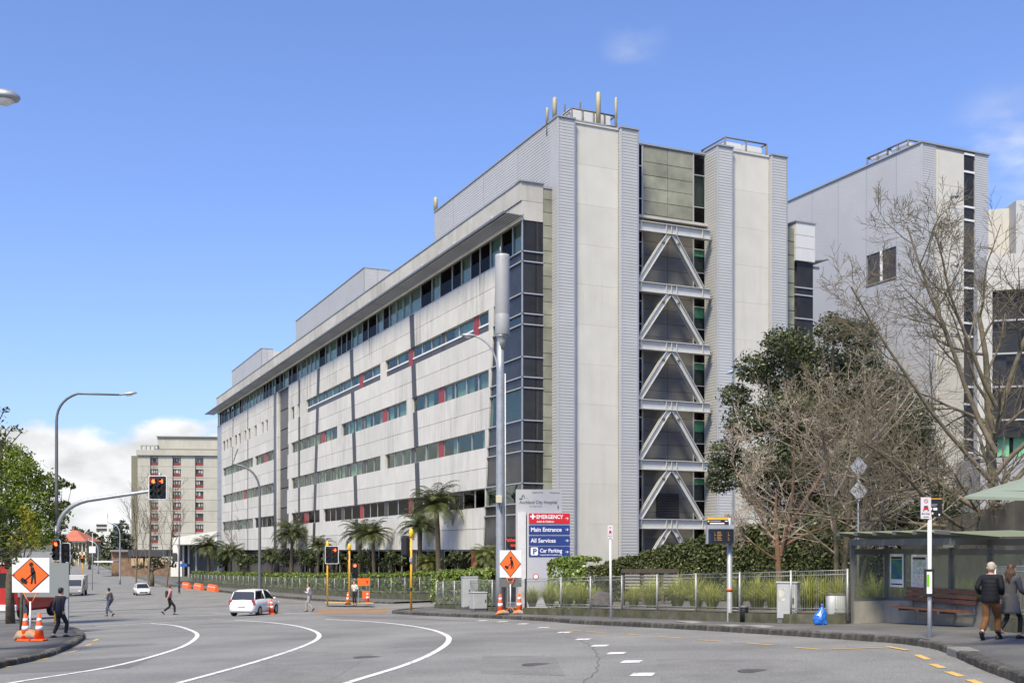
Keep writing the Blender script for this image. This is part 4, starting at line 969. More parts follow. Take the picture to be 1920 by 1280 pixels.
# tall galvanised pole with antenna drum and lamp arm
g = gp(938, 1150, PATH); Yp = g.y; kk = Yp/F
cell = thing('antenna_pole', 'tall galvanised pole with grey antenna drum on top and side lamp arm', 'street lamp', g)
zv = lambda v: (HV-v)*kk+EYE-g.z
mb = MB(); mb.tube([V((0, 0, -.1)), V((0, 0, 2)), V((0, 0, zv(700))), V((0, 0, zv(640)))], [.22, .20, .17, .16], 16); mb.build('pole', m_galv, cell)
mb = MB(); mb.lathe([(.16, zv(655)), (.19, zv(640)), (.22, zv(632)), (.30, zv(629))], (.05, 0, 0), 16); mb.build('flange', m_galv, cell)
m_drum = mat('drum_grey', (.34, .345, .35), .5, .1, var=.04, scale=2)
mb = MB(); mb.lathe([(.30, zv(629)), (.325, zv(627)), (.325, zv(591)), (.318, zv(590)), (.318, zv(589)), (.325, zv(588)), (.325, zv(482)), (.31, zv(478)), (.1, zv(477))], (.09, 0, 0), 20); dr = mb.build('antenna_drum', m_drum, cell)
for a in range(12): mb = MB(); aa = a/12*6.28; mb.cbox((.09+.325*math.cos(aa), .325*math.sin(aa), zv(487+4*(a % 2))), .02, .02, .04); mb.build('bolt', m_sgrey, dr)
mb = MB(); mb.tube([V((0, 0, zv(478))), V((0, 0, zv(462)))], .02, 5); mb.build('aerial', m_galv, cell)
arm = [V((-.1, 0, zv(705))), V((-.14, 0, zv(690)))]+arc_pts(V((-.16, 0, zv(680))), V((-.35, 0, zv(640))), V((uX(888, Yp)-g.x, 0, zv(629))), 8)
mb = MB(); mb.tube(arm, .04, 7); mb.build('lamp_arm', m_galv, cell); lamp_head(cell, V((uX(890, Yp)-g.x, 0, zv(630))), (-1, 0, .05), .62)
mb = MB(); mb.cbox((-.05, -.28, zv(936)), .28, .2, .34, .02); mb.build('junction_box', mat('box_cream', (.5, .46, .34), .5), cell)
mb = MB(); mb.tube([V((-.05, -.24, zv(943))), V((.0, -.3, zv(958))), V((.06, -.27, zv(962))), V((.06, -.22, zv(948)))], .015, 5); mb.build('cable_loop', m_sblk, cell)
mb = MB(); mb.tube([V((.24, .0, 0)), V((.22, 0, zv(700)))], .03, 5); mb.build('conduit', mat('conduit', (.6, .6, .6), .5), cell)
# small red sign text by the pole (clinic sign) - dark board with red letters
g2 = V((uX(968, 60), 60, G(0.5, 60)))
t = thing('dark_sign_board', 'small dark board with red lettering partly hidden behind the galvanised pole', 'sign', g2)
zc = EYE+(HV-1016)/F*60-g2.z; mb = MB(); mb.cbox((-.45, 0, zc), 1.35, .08, .60, .01); mb.build('board', m_sblk, t); mb = MB(); mb.box(-.5, -.42, .05, .12, 0, zc); mb.build('post', m_galv, t)
mr_ = mat('letter_red', (.8, .06, .03), .5)
text_part('Patient', .26, (-.62, -.045, zc+.04), (R(90), 0, 0), mr_, t, bold=.008); text_part('and', .24, (-.30, -.045, zc-.22), (R(90), 0, 0), mr_, t, bold=.008)
# other lamps
g = gp(487, 1128, PATH); curved_lamp('street_lamp', 'grey curved street lamp standing before the long facade', g, (HV-858)*g.y/F+EYE-g.z, uX(440, g.y)-g.x, .9, .11, m_ldark, .9, 2.2)
g = gp(336, 1112, PATH); t = thing('plain_pole', 'slim dark pole without a lamp before the concrete tower', 'pole', g); mb = MB(); mb.tube([V((0, 0, 0)), V((0, 0, (1112-985)*g.y/F))], [.12, .09], 8); mb.build('shaft', m_ldark, t); mb = MB(); mb.lathe([(.2, 0), (.2, .05), (.13, .08), (.13, .12)], n=8); mb.build('base_flange', m_ldark, t)
g = V((uX(225, 200), 200, G(-60, 200))); curved_lamp('street_lamp', 'distant pale street lamp beside the dark far trees', g, (HV-972)*200/F+EYE-g.z, uX(202, 200)-g.x, 1, .12, m_galv, 1.0, 2)
g = V((uX(184, 260), 260, G(-60, 260))); curved_lamp('street_lamp', 'farthest short street lamp near the square white road sign', g, (HV-1008)*260/F+EYE-g.z, uX(167, 260)-g.x, 1, .14, m_galv, 1.0, 2)
# lamp reaching in at the top-left, its pole outside the picture
Yt = 16.0; g = gxy(uX(-260, Yt), Yt, PATH); t = curved_lamp('street_lamp', 'near street lamp head reaching in at the top left corner', g, (HV-184)/F*Yt+EYE-g.z, uX(-24, Yt)-g.x, .35, .07, m_galv, .46, 1.4)
# blue-grey lamp head by the evergreen
Yt = 62.0; g = V((uX(1440, Yt), Yt, 2.0)); curved_lamp('street_lamp', 'flat blue-grey lamp head at the edge of the dark evergreen', V((g.x, g.y, 0)), (HV-692)/F*Yt+EYE, uX(1385, Yt)-g.x, .15, .07, mat('lamp_blue', (.22, .34, .55), .4), .75, 1)
# ---------------------------------------------------------------- pylon sign
Ys = 56.0; gS = V((uX(1008, Ys), Ys, G(2, Ys))); ks = Ys/F
pyl = thing('pylon_sign', 'tall grey hospital direction sign with one red and three blue arrow panels', 'sign', gS)
X_ = lambda u: (u-1008)*ks
Z_ = lambda v: EYE+(HV-v)*ks-gS.z
m_pyl = mat('pylon_grey', (.42, .42, .43), .55, .1, var=.03, scale=1); m_pylw = mat('pylon_column', (.60, .60, .60), .6, var=.06, scale=3, streak=.3)
m_blue = mat('sign_blue', (.018, .045, .22), .4); m_sred = mat('sign_red', (.62, .012, .02), .4); m_let = mat('letter_white', (.85, .85, .86), .5); m_ldk = mat('letter_dark', (.05, .06, .09), .5)
mb = MB(); mb.box(X_(967), X_(1053), 0, .22, 0.0, Z_(917)); mb.build('slab', m_pyl, pyl)
mb = MB(); mb.box(X_(970.5), X_(986), -.22, -.01, 0, Z_(960)); mb.build('column', m_pylw, pyl)
mb = MB(); mb.box(X_(988), X_(1069), -.16, -.02, 0, Z_(960.5)); mb.build('panel_carrier', mat('carrier', (.5, .5, .52), .5), pyl)
rows_ = [(962, 981, m_sred), (984, 1001, m_blue), (1004, 1021.5, m_blue), (1024, 1042.5, m_blue)]
for a, b, m in rows_: mb = MB(); mb.box(X_(991.5), X_(1068), -.20, -.163, Z_(b), Z_(a)); mb.build('direction_panel', m, pyl)
rx = (R(90), 0, 0); yl = -.205
def arrow(u, v, s):
    mb = MB(); c = (X_(u), Z_(v)); a = s
    for q in ([(-a, -.12*a), (.75*a, -.12*a), (.75*a, .12*a), (-a, .12*a)], [(.15*a, .85*a), (0, .68*a), (.7*a, 0), (1.0*a, 0)], [(.15*a, -.85*a), (1.0*a, 0), (.7*a, 0), (0, -.68*a)]):
        mb.prism([(c[0]+x, yl+.001*len(mb.f), c[1]+z) for x, z in q], [(c[0]+x, yl+.004, c[1]+z) for x, z in q])
    mb.build('arrow', m_let, pyl)
for v in (971.5, 992.5, 1013, 1034): arrow(1062.5, v, .085)
text_part('EMERGENCY', .27, (X_(1005.5), yl, Z_(972)), rx, m_let, pyl, bold=.008, squeeze=.86); text_part('Adult & Children', .125, (X_(1006), yl, Z_(979)), rx, m_let, pyl, bold=.004)
text_part('Main Entrance', .29, (X_(995), yl, Z_(996)), rx, m_let, pyl, bold=.006, squeeze=.92); text_part('All Services', .29, (X_(995), yl, Z_(1016.5)), rx, m_let, pyl, bold=.006, squeeze=.92)
text_part('Car Parking', .27, (X_(1012), yl, Z_(1035)), rx, m_let, pyl, bold=.006, squeeze=.86); text_part('Hospital visitors & patients only', .085, (X_(1012), yl, Z_(1040.5)), rx, m_let, pyl, bold=.002)
mb = slab(rounded_rect(.36, .40, .05), yl-.002, yl+.003, X_(1001.8), Z_(1033)); mb.build('parking_symbol', m_let, pyl); text_part('P', .38, (X_(998.8), yl-.004, Z_(1038)), rx, m_blue, pyl, bold=.012)
mb = MB(); c = (X_(999), Z_(968)); a = .13
mb.prism([(c[0]+x, yl, c[1]+z) for x, z in ((-a, -.04), (-.04, -.04), (-.04, -a), (.04, -a), (.04, -.04), (a, -.04), (a, .04), (.04, .04), (.04, a), (-.04, a), (-.04, .04), (-a, .04))], [(c[0]+x, yl+.004, c[1]+z) for x, z in ((-a, -.04), (-.04, -.04), (-.04, -a), (.04, -a), (.04, -.04), (a, -.04), (a, .04), (.04, .04), (.04, a), (-.04, a), (-.04, .04), (-a, .04))]); mb.build('cross', m_let, pyl)
yd = -.004
text_part('Auckland City Hospital', .235, (X_(974), yd, Z_(944)), rx, m_ldk, pyl, bold=.003, squeeze=.86); text_part('Te Toka Tumai', .10, (X_(993), yd, Z_(950)), rx, m_ldk, pyl)
text_part('Haere Mai', .13, (X_(998), yd, Z_(924.5)), rx, m_ldk, pyl); text_part('Welcome', .13, (X_(1030), yd, Z_(925)), rx, m_ldk, pyl); text_part('1', .26, (X_(1044), yd, Z_(954)), rx, m_sblk, pyl, bold=.01)
mb = MB(); lx, lz = X_(979), Z_(931)
for q in ([(-.10, 0), (-.05, 0), (.02, .16), (-.02, .16)], [(.02, .16), (.05, .13), (.10, .0), (.06, 0)], [(-.05, .05), (.06, .05), (.06, .07), (-.05, .07)]): mb.prism([(lx+x+.05, yd+.0006*len(mb.f)/6, lz-.05+z) for x, z in q], [(lx+x+.05, yd+.003, lz-.05+z) for x, z in q])
mb.build('emblem', m_ldk, pyl); mb = MB(); mb.box(lx-.14, lx+.02, yd, yd+.003, lz-.14, lz-.07); mb.box(lx+.05, lx+.3, yd, yd+.003, lz-.085, lz-.075); mb.build('emblem_base', m_ldk, pyl)['kind'] = 'stuff'
mb = MB(); mb.prism([(X_(1004.5)+.14*math.cos(a), -.17, Z_(1080)+.14*math.sin(a)) for a in [6.283*i/20 for i in range(20)]], [(X_(1004.5)+.14*math.cos(a), -.163, Z_(1080)+.14*math.sin(a)) for a in [6.283*i/20 for i in range(20)]]); mb.build('prohibition_disc', m_let, pyl)
mb = MB(); rg = [[(X_(1004.5)+r_*math.cos(a), -.173, Z_(1080)+r_*math.sin(a)) for a in [6.283*i/20 for i in range(20)]] for r_ in (.11, .145)]; mb.loft(rg, False); mb.build('prohibition_ring', m_sred, pyl)
# ---------------------------------------------------------------- road works signs and cones
cone_src = None
m_cone = mat('cone_orange', (.85, .10, .015), .5, var=.08, scale=6); m_refl = mat('cone_white', (.78, .78, .76), .4); m_rub = mat('rubber', (.03, .028, .027), .8)
def make_cone(label, loc, s=1.0, group='road works cones'):
    global cone_src
    if cone_src is None:
        t = thing('traffic_cone', label, 'cone', loc, 0, group)
        mb = MB(); mb.cbox((0, 0, .035), .42, .42, .07, .02); mb.build('base', m_cone, t)
        pr = lambda z: .155-(z-.07)*.13
        def sec(a, b, e=0): mb = MB(); mb.lathe([(pr(a)+e, a), (pr(b)+e, b)], n=14); return mb
        sec(.07, .9).build('body', m_cone, t); sec(.36, .50, .003).build('band', m_refl, t); sec(.64, .74, .003).build('band', m_refl, t); cone_src = t
    else:
        t = copy_tree(cone_src); t.location = loc; t['label'] = label
    t.scale = (s,)*3; return t
for u, v, lb in ((938, 1151.5, 'orange cone at the foot of the galvanised pole'), (973.5, 1150.5, 'orange cone right of the orange digging sign'), (47.5, 1201, 'left cone of the pair under the left orange sign'), (73.5, 1201, 'right cone of the pair under the left orange sign'), (652.5, 1132.5, 'orange cone left of the person in white shirt'), (689, 1130.5, 'orange cone right of the person in white shirt')): make_cone(lb, gp(u, v, PATH))
make_cone('lone orange cone standing in the road behind the white hatchback', gp(509, 1151))
def works_sign(name, label, u, vbase, vtop, vbot, wpx, h, wb=True):
    g = gp(u, vbase, h); k = g.y/F; t = thing(name, label, 'sign', g); zt, zb = (vbase-vtop)*k, (vbase-vbot)*k; w = wpx*k; zc = (zt+zb)/2; hh = (zt-zb)
    if wb: mb = MB(); mb.box(-w/2, w/2, -.02, .0, zb, zt); mb.build('white_board', m_swhite, t)
    a = w/2*1.0; bq = hh/2*.985
    mb = MB(); q = [(0, -bq), (a, 0), (0, bq), (-a, 0)]; mb.prism([(x, -.03, zc+z) for x, z in q], [(x, -.022, zc+z) for x, z in q]); mb.build('diamond_edge', m_sblk, t)
    mb = MB(); q = [(x*.93, z*.93) for x, z in q]; mb.prism([(x, -.036, zc+z) for x, z in q], [(x, -.031, zc+z) for x, z in q]); mb.build('diamond', m_orange, t)
    s = w/.92; y = -.04; m = m_sblk
    def bl(nm, q): mb = MB(); mb.prism([(x*s, y, zc+z*s) for x, z in q], [(x*s, y+.003, zc+z*s) for x, z in q]); mb.build(nm, m, t)
    bl('figure_head', [(.02+.055*math.cos(i/12*6.283), .26+.055*math.sin(i/12*6.283)) for i in range(12)])
    bl('figure_body', [(.0, .2), (.08, .2), (.13, .06), (.14, -.22), (.10, -.22), (.08, -.04), (.05, -.22), (.0, -.22), (.03, .0), (-.0, .06)])
    bl('figure_tool', [(.1, .1), (.12, .07), (-.14, -.16), (-.16, -.13)]); bl('figure_heap', [(-.26, -.12), (-.20, -.05), (-.06, -.16), (-.10, -.23), (-.2, -.2)])
    return t, zb, w, k
t, zb, w, k = works_sign('road_works_sign', 'orange digging-worker sign on white board beside the galvanised pole', 957, 1150, 1031, 1082, 40, PATH)
m_ost = mat('stand_orange', (.75, .16, .02), .5)
mb = MB(); mb.box(-w/2*1.05, w/2*1.05, .01, .03, zb-.42, zb-.02); mb.build('lower_board', m_sgrey, t)
def stand(t, zb, w):
    mb = MB(); mb.tube([(0, -.05, .1), (0, -.05, zb-.3)], .03, 6); mb.build('post', m_swhite, t)
    for sx in (-1, 1): mb = MB(); mb.tube([(0, -.05, zb-.42), (sx*w*.18, -.05, zb-.02)], .018, 5); mb.build('strut', m_ost, t)
    mb = MB(); mb.tube([(-w*.2, -.05, zb-.02), (w*.2, -.05, zb-.02)], .02, 5); mb.build('cross_bar', m_ost, t)
    for sx in (-1, 1): mb = MB(); mb.tube([(0, -.05, .3), (sx*.32, -.2, .02)], .018, 5); mb.build('leg', m_ost, t)
stand(t, zb, w)
m_bag = mat('sandbag', (.55, .22, .06), .8, var=.25, scale=5, col2=(.30, .28, .24))
for i, (dx, c) in enumerate(((-.32, 0), (.38, 1))):
    g = gp(957, 1151, PATH)+V((dx, -.15, 0)); mb = MB(); rg = []
    for x, a, b in ((-.3, .03, .03), (-.22, .12, .08), (0, .15, .11), (.22, .12, .08), (.3, .03, .03)): rg.append([(x, a*math.cos(q), b+b*math.sin(q)) for q in [6.283*j/10 for j in range(10)]])
    mb.loft(rg, True, True); o = mb.build('sandbag', m_bag); o.location = g; o.rotation_euler = (0, 0, .2-.5*i); tag(o, ['orange sandbag left of the digging sign foot', 'orange sandbag right of the digging sign foot'][i], 'sandbag', 'sandbags on sign stand')
t, zb, w, k = works_sign('road_works_sign', 'larger orange digging-worker sign at the left edge under the green trees', 58, 1198, 1045, 1110, 70, PATH)
stand(t, zb, w)
g = gp(60, 1201, PATH)+V((-.2, .25, 0)); mb = MB(); rg = []
for x, a, b in ((-.5, .05, .05), (-.35, .22, .16), (0, .25, .2), (.35, .2, .12), (.5, .05, .04)): rg.append([(x, a*math.cos(q), b+b*math.sin(q)) for q in [6.283*j/10 for j in range(10)]])
mb.loft(rg, True, True); o = mb.build('sandbag', m_bag); o.location = g; tag(o, 'large sandbag heaped behind the pair of left cones', 'sandbag')
# orange sign stack by the crossing
g = gp(682, 1130, PATH); k = g.y/F; t = thing('works_panel', 'orange pedestrian diversion panels standing behind the person at the crossing', 'sign', g)
mb = MB(); mb.box(-.45, .45, 0, .03, 1.3, 1.85); mb.build('upper_panel', m_orange, t); mb = MB(); mb.box(-.1, .45, -.04, -.01, .35, .9); mb.build('lower_panel', m_orange, t)
for x in (-.4, .4): mb = MB(); mb.box(x-.02, x+.02, .03, .06, 0, 1.85); mb.build('leg', m_galv, t)
mb = MB(); mb.prism([(.18+x, -.01, 1.4+z) for x, z in ((0, 0), (.06, .15), (.0, .2), (.05, .35), (.12, .2), (.1, 0), (.06, .1))], [(.18+x, -.004, 1.4+z) for x, z in ((0, 0), (.06, .15), (.0, .2), (.05, .35), (.12, .2), (.1, 0), (.06, .1))]); mb.build('walker_symbol', m_sblk, t)
# grey board behind the left sign
g = gp(20, 1190, PATH)+V((-.3, 4, 0)); t = thing('notice_board', 'grey notice board on posts behind the left orange sign', 'sign', (g.x, g.y, G(g.x, g.y))); mb = MB(); mb.box(-1.2, .9, 0, .06, 1.5, 2.9); mb.build('board', mat('board_grey', (.20, .22, .22), .6), t)
for x in (-1, .8): mb = MB(); mb.box(x-.05, x+.05, .06, .16, 0, 2.95); mb.build('post', m_galv, t)
# ---------------------------------------------------------------- cabinets, bin, bag, bollard
m_cab = mat('cabinet_grey', (.40, .41, .41), .6, .1, var=.08, scale=2, streak=.35); m_post = mat('torn_poster', (.62, .60, .52), .8, col2=(.35, .36, .3), scale=6)
def cabinet(name, label, u0, u1, v0, v1, depth, rz, doors=2, posters=True, taper=0):
    c = gp((u0+u1)/2, v1, PATH); k = c.y/F; w = (u1-u0)*k; h = (v1-v0)*k; dp = depth; t = thing(name, label, 'cabinet', c, rz)
    ww = w/(math.cos(rz)+.001)-abs(math.sin(rz))*dp*.95
    mb = MB(); mb.cbox((0, dp/2, .06), ww*.94, dp*.9, .12); mb.build('plinth', m_sgrey, t); mb = MB(); mb.cbox((0, dp/2, h/2+.06), ww, dp, h-.12, .025); mb.build('body', m_cab, t)
    mb = MB(); mb.cbox((0, dp/2, h-.01), ww+.05, dp+.05, .05, .015); mb.build('lid', m_cab, t)
    for i in range(doors):
        x0, x1 = -ww/2+.03+(ww-.06)*i/doors, -ww/2+.03+(ww-.06)*(i+1)/doors
        mb = MB(); mb.box(x0+.01, x1-.01, -.012, .0, .16, h-.1); d = mb.build('door', m_cab, t); mb = MB(); mb.box(x1-.09, x1-.05, -.03, -.012, h*.48, h*.62); mb.build('handle', m_sblk, d)
    if posters:
        mb = MB(); mb.box(-ww*.38, -ww*.08, -.016, -.013, h*.55, h*.86); mb.build('torn_poster', m_post, t)
        mb = MB(); mb.box(ww/2+.001, ww/2+.004, dp*.25, dp*.8, h*.55, h*.85); mb.build('torn_poster', m_post, t)
    return t
cabinet('utility_cabinet', 'pale grey utility cabinet with torn posters beside the garden fence', 1453, 1497, 1091, 1168, .42, R(-28), 1)
cabinet('utility_cabinet', 'tall pale double-door cabinet left of the galvanised pole', 866, 899, 1081, 1143, .6, R(12), 2, False)
cabinet('utility_cabinet', 'squat grey cabinet in front of the tall one', 884, 918, 1110, 1146, .7, R(20), 1, False)
g = gp(1567, 1168, PATH); t = thing('litter_bin', 'pale grey litter bin beside the bus shelter', 'bin', g)
w = 34*g.y/F; h = 56*g.y/F
mb = MB(); mb.loft([[(x*w*s_, y*w*.8*s_, z) for x, y in rounded_rect(1, 1, .25, 3)] for z, s_ in ((.08, .95), (.1, .98), (h*.5, 1.0), (h-.06, .98), (h-.05, .93))], True, True); mb.build('body', mat('bin_grey', (.42, .44, .43), .5, .2, var=.06, scale=3, streak=.3), t)
mb = MB(); mb.loft([[(x*w*s_, y*w*.8*s_, z) for x, y in rounded_rect(1, 1, .25, 3)] for z, s_ in ((h-.05, .9), (h-.04, 1.02), (h, 1.0))], True); mb.build('rim', mat('bin_rim', (.12, .115, .1), .6), t)
mb = MB(); mb.cbox((0, 0, .04), .3, .3, .09); mb.build('foot', m_sblk, t)
g = gp(1538, 1171, PATH); mb = MB(); rr = random.Random(5); rg = []; w = 26*g.y/F/2
for z, s_ in ((0, .75), (.06, 1.0), (.2, 1.02), (.34, .85), (.46, .6), (.54, .35), (.6, .12), (.66, .2), (.7, .05)):
    rg.append([((w*s_*(1+rr.uniform(-.12, .12))*math.cos(a))+(.05 if z > .4 else 0), w*.8*s_*(1+rr.uniform(-.12, .12))*math.sin(a), z*.85) for a in [6.283*j/16 for j in range(16)]])
mb.loft(rg, True, False); o = mb.build('rubbish_bag', mat('bag_blue', (.02, .14, .55), .28, bump=.6, bscale=9, dist=.05, coat=.4)); o.location = g; tag(o, 'bright blue rubbish bag leaning against the litter bin', 'bag')
g = gp(1395, 1165.5, PATH); t = thing('bollard', 'short black bollard beside the departures screen pole', 'bollard', g); mb = MB(); mb.lathe([(.13, 0), (.13, .42), (.11, .46)], n=12); mb.build('post', m_sblk, t); mb = MB(); mb.lathe([(.14, .44), (.14, .49), (.1, .51)], n=12); mb.build('cap', m_sgrey, t)
# ---------------------------------------------------------------- departures screen, stop poles, signs
g = gp(1368, 1164.5, PATH); k = g.y/F; t = thing('departures_screen', 'dark bus departures screen on a galvanised pole beside the fence', 'sign', g)
zz = lambda v: (1164.5-v)*k; xx = lambda u: (u-1368)*k
mb = MB(); mb.lathe([(.10, 0), (.085, 0), (.085, zz(972)), (.05, zz(970))], n=12); mb.build('pole', m_galv, t)
m_scr = mat('screen_black', (.008, .012, .022), .15); m_navy = mat('sign_navy', (.01, .025, .07), .3); m_sy = mat('sign_yellow', (.75, .40, .04), .5)
mb = MB(); mb.box(xx(1322), xx(1373), -.30, -.10, zz(1019), zz(984)); hs = mb.build('housing', m_galv, t)
mb = MB(); mb.box(xx(1325), xx(1372), -.33, -.302, zz(1018.5), zz(991.5)); mb.build('screen', m_scr, t); mb = MB(); mb.box(xx(1325.5), xx(1329.5), -.335, -.331, zz(1017.5), zz(1000)); mb.build('screen_edge', m_navy, t)
mb = MB(); mb.box(xx(1324), xx(1363), -.2, -.16, zz(984), zz(974)); mb.build('header', m_sblk, t); mb = MB(); mb.box(xx(1324), xx(1364), -.21, -.15, zz(974), zz(970)); mb.build('header_strip', m_sy, t)
m_led = mat('led_amber', (.3, .16, .03), .5, emit=(.9, .45, .08), estr=.12)
for i in range(6):
    for a, b in ((1336, 1338.5), (1341, 1350), (1361, 1364)): mb = MB(); mb.box(xx(a), xx(b-(i % 3)), -.334, -.331, zz(1012.4-i*2.9), zz(1011.3-i*2.9)); mb.build('led_line', m_led, t)
[slab(rect(xx(a_), xx(b_), zz(d_), zz(c_)), -.204, -.201).build('print_line', m_galv if j_ == 0 else m_let, t) for j_, (a_, b_, c_, d_) in enumerate(((1329.5, 1349, 975.8, 977.8), (1329, 1356, 980, 982), (1357, 1362, 975.8, 977.5)))]; mb = MB(); mb.lathe([(.0, 0), (.035, 0), (.035, .01), (0, .01)], n=10); o = mb.build('dot', m_sy, t); o.rotation_euler = rx; o.location = (xx(1326.5), -.2, zz(977.5))
mb = MB(); mb.lathe([(.088, zz(1106)), (.095, zz(1108)), (.095, zz(1103))], n=10); mb.build('pole_sticker', m_orange, t)
def sign_pole(u, vb, vt, label, plate, r=.035, tilt=0):
    g = gp(u, vb, PATH); k = g.y/F; t = thing('sign_pole', label, 'sign', g); H = (vb-vt)*k; mb = MB(); mb.tube([V((0, 0, 0)), V((tilt*H, 0, H))], r, 10); mb.build('pole', mat('pole_white', (.66, .66, .67), .5, var=.04, scale=3), t)
    return t, H, k
def bus_plate(t, w, h, z, x=0, k_=1):
    mb = MB(); mb.box(x-w/2, x+w/2, -.055, -.04, z-h, z); mb.build('plate', mat('plate_pinkish', (.62, .57, .60), .5), t); y = -.058; c = z-h*.18; r_ = w*.20
    mb = MB(); mb.loft([[(x+q*math.cos(a), y, c+q*math.sin(a)) for a in [6.283*i/18 for i in range(18)]] for q in (r_*.72, r_)], False); mb.build('prohibition_ring', mat('sign_maroon', (.25, .03, .06), .5), t)
    mb = MB(); d = r_*.75; mb.prism([(x-d, y, c+d*.9), (x-d*.8, y, c+d), (x+d, y, c-d*.9), (x+d*.8, y, c-d)], [(x-d, y+.002, c+d*.9), (x-d*.8, y+.002, c+d), (x+d, y+.002, c-d*.9), (x+d*.8, y+.002, c-d)]); mb.build('prohibition_bar', mat('sign_maroon'), t)
    mb = MB(); c = z-h*.5; w2 = w*.24; mb.box(x-w2, x+w2, y, y+.002, c-h*.09, c+h*.03); mb.build('bus_front', mat('bus_red', (.45, .02, .03), .5), t); mb = MB(); mb.box(x-w2*.8, x+w2*.8, y, y+.002, c+h*.035, c+h*.10); mb.build('bus_window', m_sblk, t)
    for sx in (-1, 1): mb = MB(); mb.box(x+sx*w2*.95-.02*w/.3, x+sx*w2*.95+.02*w/.3, y, y+.002, c-h*.14, c-h*.095); mb.build('bus_wheel', m_sblk, t)
    text_part('Bus Stop', w*.26, (x-w*.42, y, z-h*.80), rx, m_ldk, t, squeeze=.85); mb = MB(); mb.box(x-w*.26, x+w*.26, y, y+.002, z-h*.93, z-h*.90); mb.build('arrow_line', m_sblk, t)
t, H, k = sign_pole(1743, 1195, 960, 'white bus stop pole with prohibition plate and green timetable case', None, .045); zz = lambda v: (1195-v)*k; xx = lambda u: (u-1743)*k
bus_plate(t, 19*k, 40*k, zz(932), xx(1734.5))
mb = MB(); mb.box(xx(1727), xx(1736), -.035, .035, zz(972), zz(936)); mb.build('plate_bracket', m_galv, t)
mb = MB(); mb.box(xx(1744.5), xx(1765), -.035, -.01, zz(969), zz(935.5)); mb.build('stop_flag', m_sblk, t); mb = MB(); mb.box(xx(1744.5), xx(1764.5), -.04, -.008, zz(935.5), zz(934)); mb.build('flag_strip', m_sy, t)
for a, b, c, d in ((1744.6, 1746.5, 955.5, 951.5), (1749, 1756, 956, 951.5)): mb = MB(); mb.box(xx(a), xx(b), -.038, -.036, zz(c), zz(d)); mb.build('route_number', m_let, t)
mb = MB(); mb.prism([(xx(1744.6), -.037, zz(949)), (xx(1754), -.037, zz(949)), (xx(1757.5), -.037, zz(944)), (xx(1745), -.037, zz(944))], [(xx(1744.6), -.036, zz(949)), (xx(1754), -.036, zz(949)), (xx(1757.5), -.036, zz(944)), (xx(1745), -.036, zz(944))]); mb.build('bus_symbol', mat('flag_grey', (.12, .15, .17), .5), t)
for u_, v_ in ((1747.5, 962), (1760, 964.5)): mb = MB(); mb.box(xx(u_)-.015, xx(u_)+.015, -.038, -.036, zz(v_)-.02, zz(v_)+.02); mb.build('access_mark', m_let, t)
cs = MB(); cs.box(xx(1734), xx(1748), -.10, .06, zz(1117.5), zz(1066.5)); cs = cs.build('timetable_case', m_sblk, t)
mb = MB(); mb.box(xx(1734.4), xx(1744.2), -.106, -.101, zz(1112), zz(1071)); mb.build('timetable', m_swhite, t)
mb = MB(); mb.box(xx(1734.6), xx(1739), -.109, -.107, zz(1099), zz(1076)); mb.build('timetable_band', mat('band_green', (.16, .50, .01), .5), t)
t, H, k = sign_pole(1146, 1160, 985, 'thin white pole with narrow bus stop plate before the garden fence', None, .045, -.012); bus_plate(t, 9.5*k, 26*k, H+.02, -.0-.012*H)
# pair of unpainted diamond signs seen from behind
g = V((uX(1610, 33.6), 33.6, G(10, 33.6))); t = thing('diamond_signs', 'two pale diamond signs one above the other among the bare trunks', 'sign', g); k = 33.6/F
zz = lambda v: EYE+(HV-v)*k-g.z
mb = MB(); mb.tube([V((.0, .04, 0)), V((0, .04, zz(855)))], .03, 6); mb.build('post', m_galv, t)
for v in (875, 920):
    mb = MB(); a = 20*k; q = [(0, -a), (a*.85, 0), (0, a), (-a*.85, 0)]; mb.prism([(x, -.03, zz(v)+z) for x, z in q], [(x, -.01, zz(v)+z) for x, z in q]); mb.build('diamond_plate', mat('sign_back', (.55, .56, .58), .4, .2, var=.08, scale=3), t)
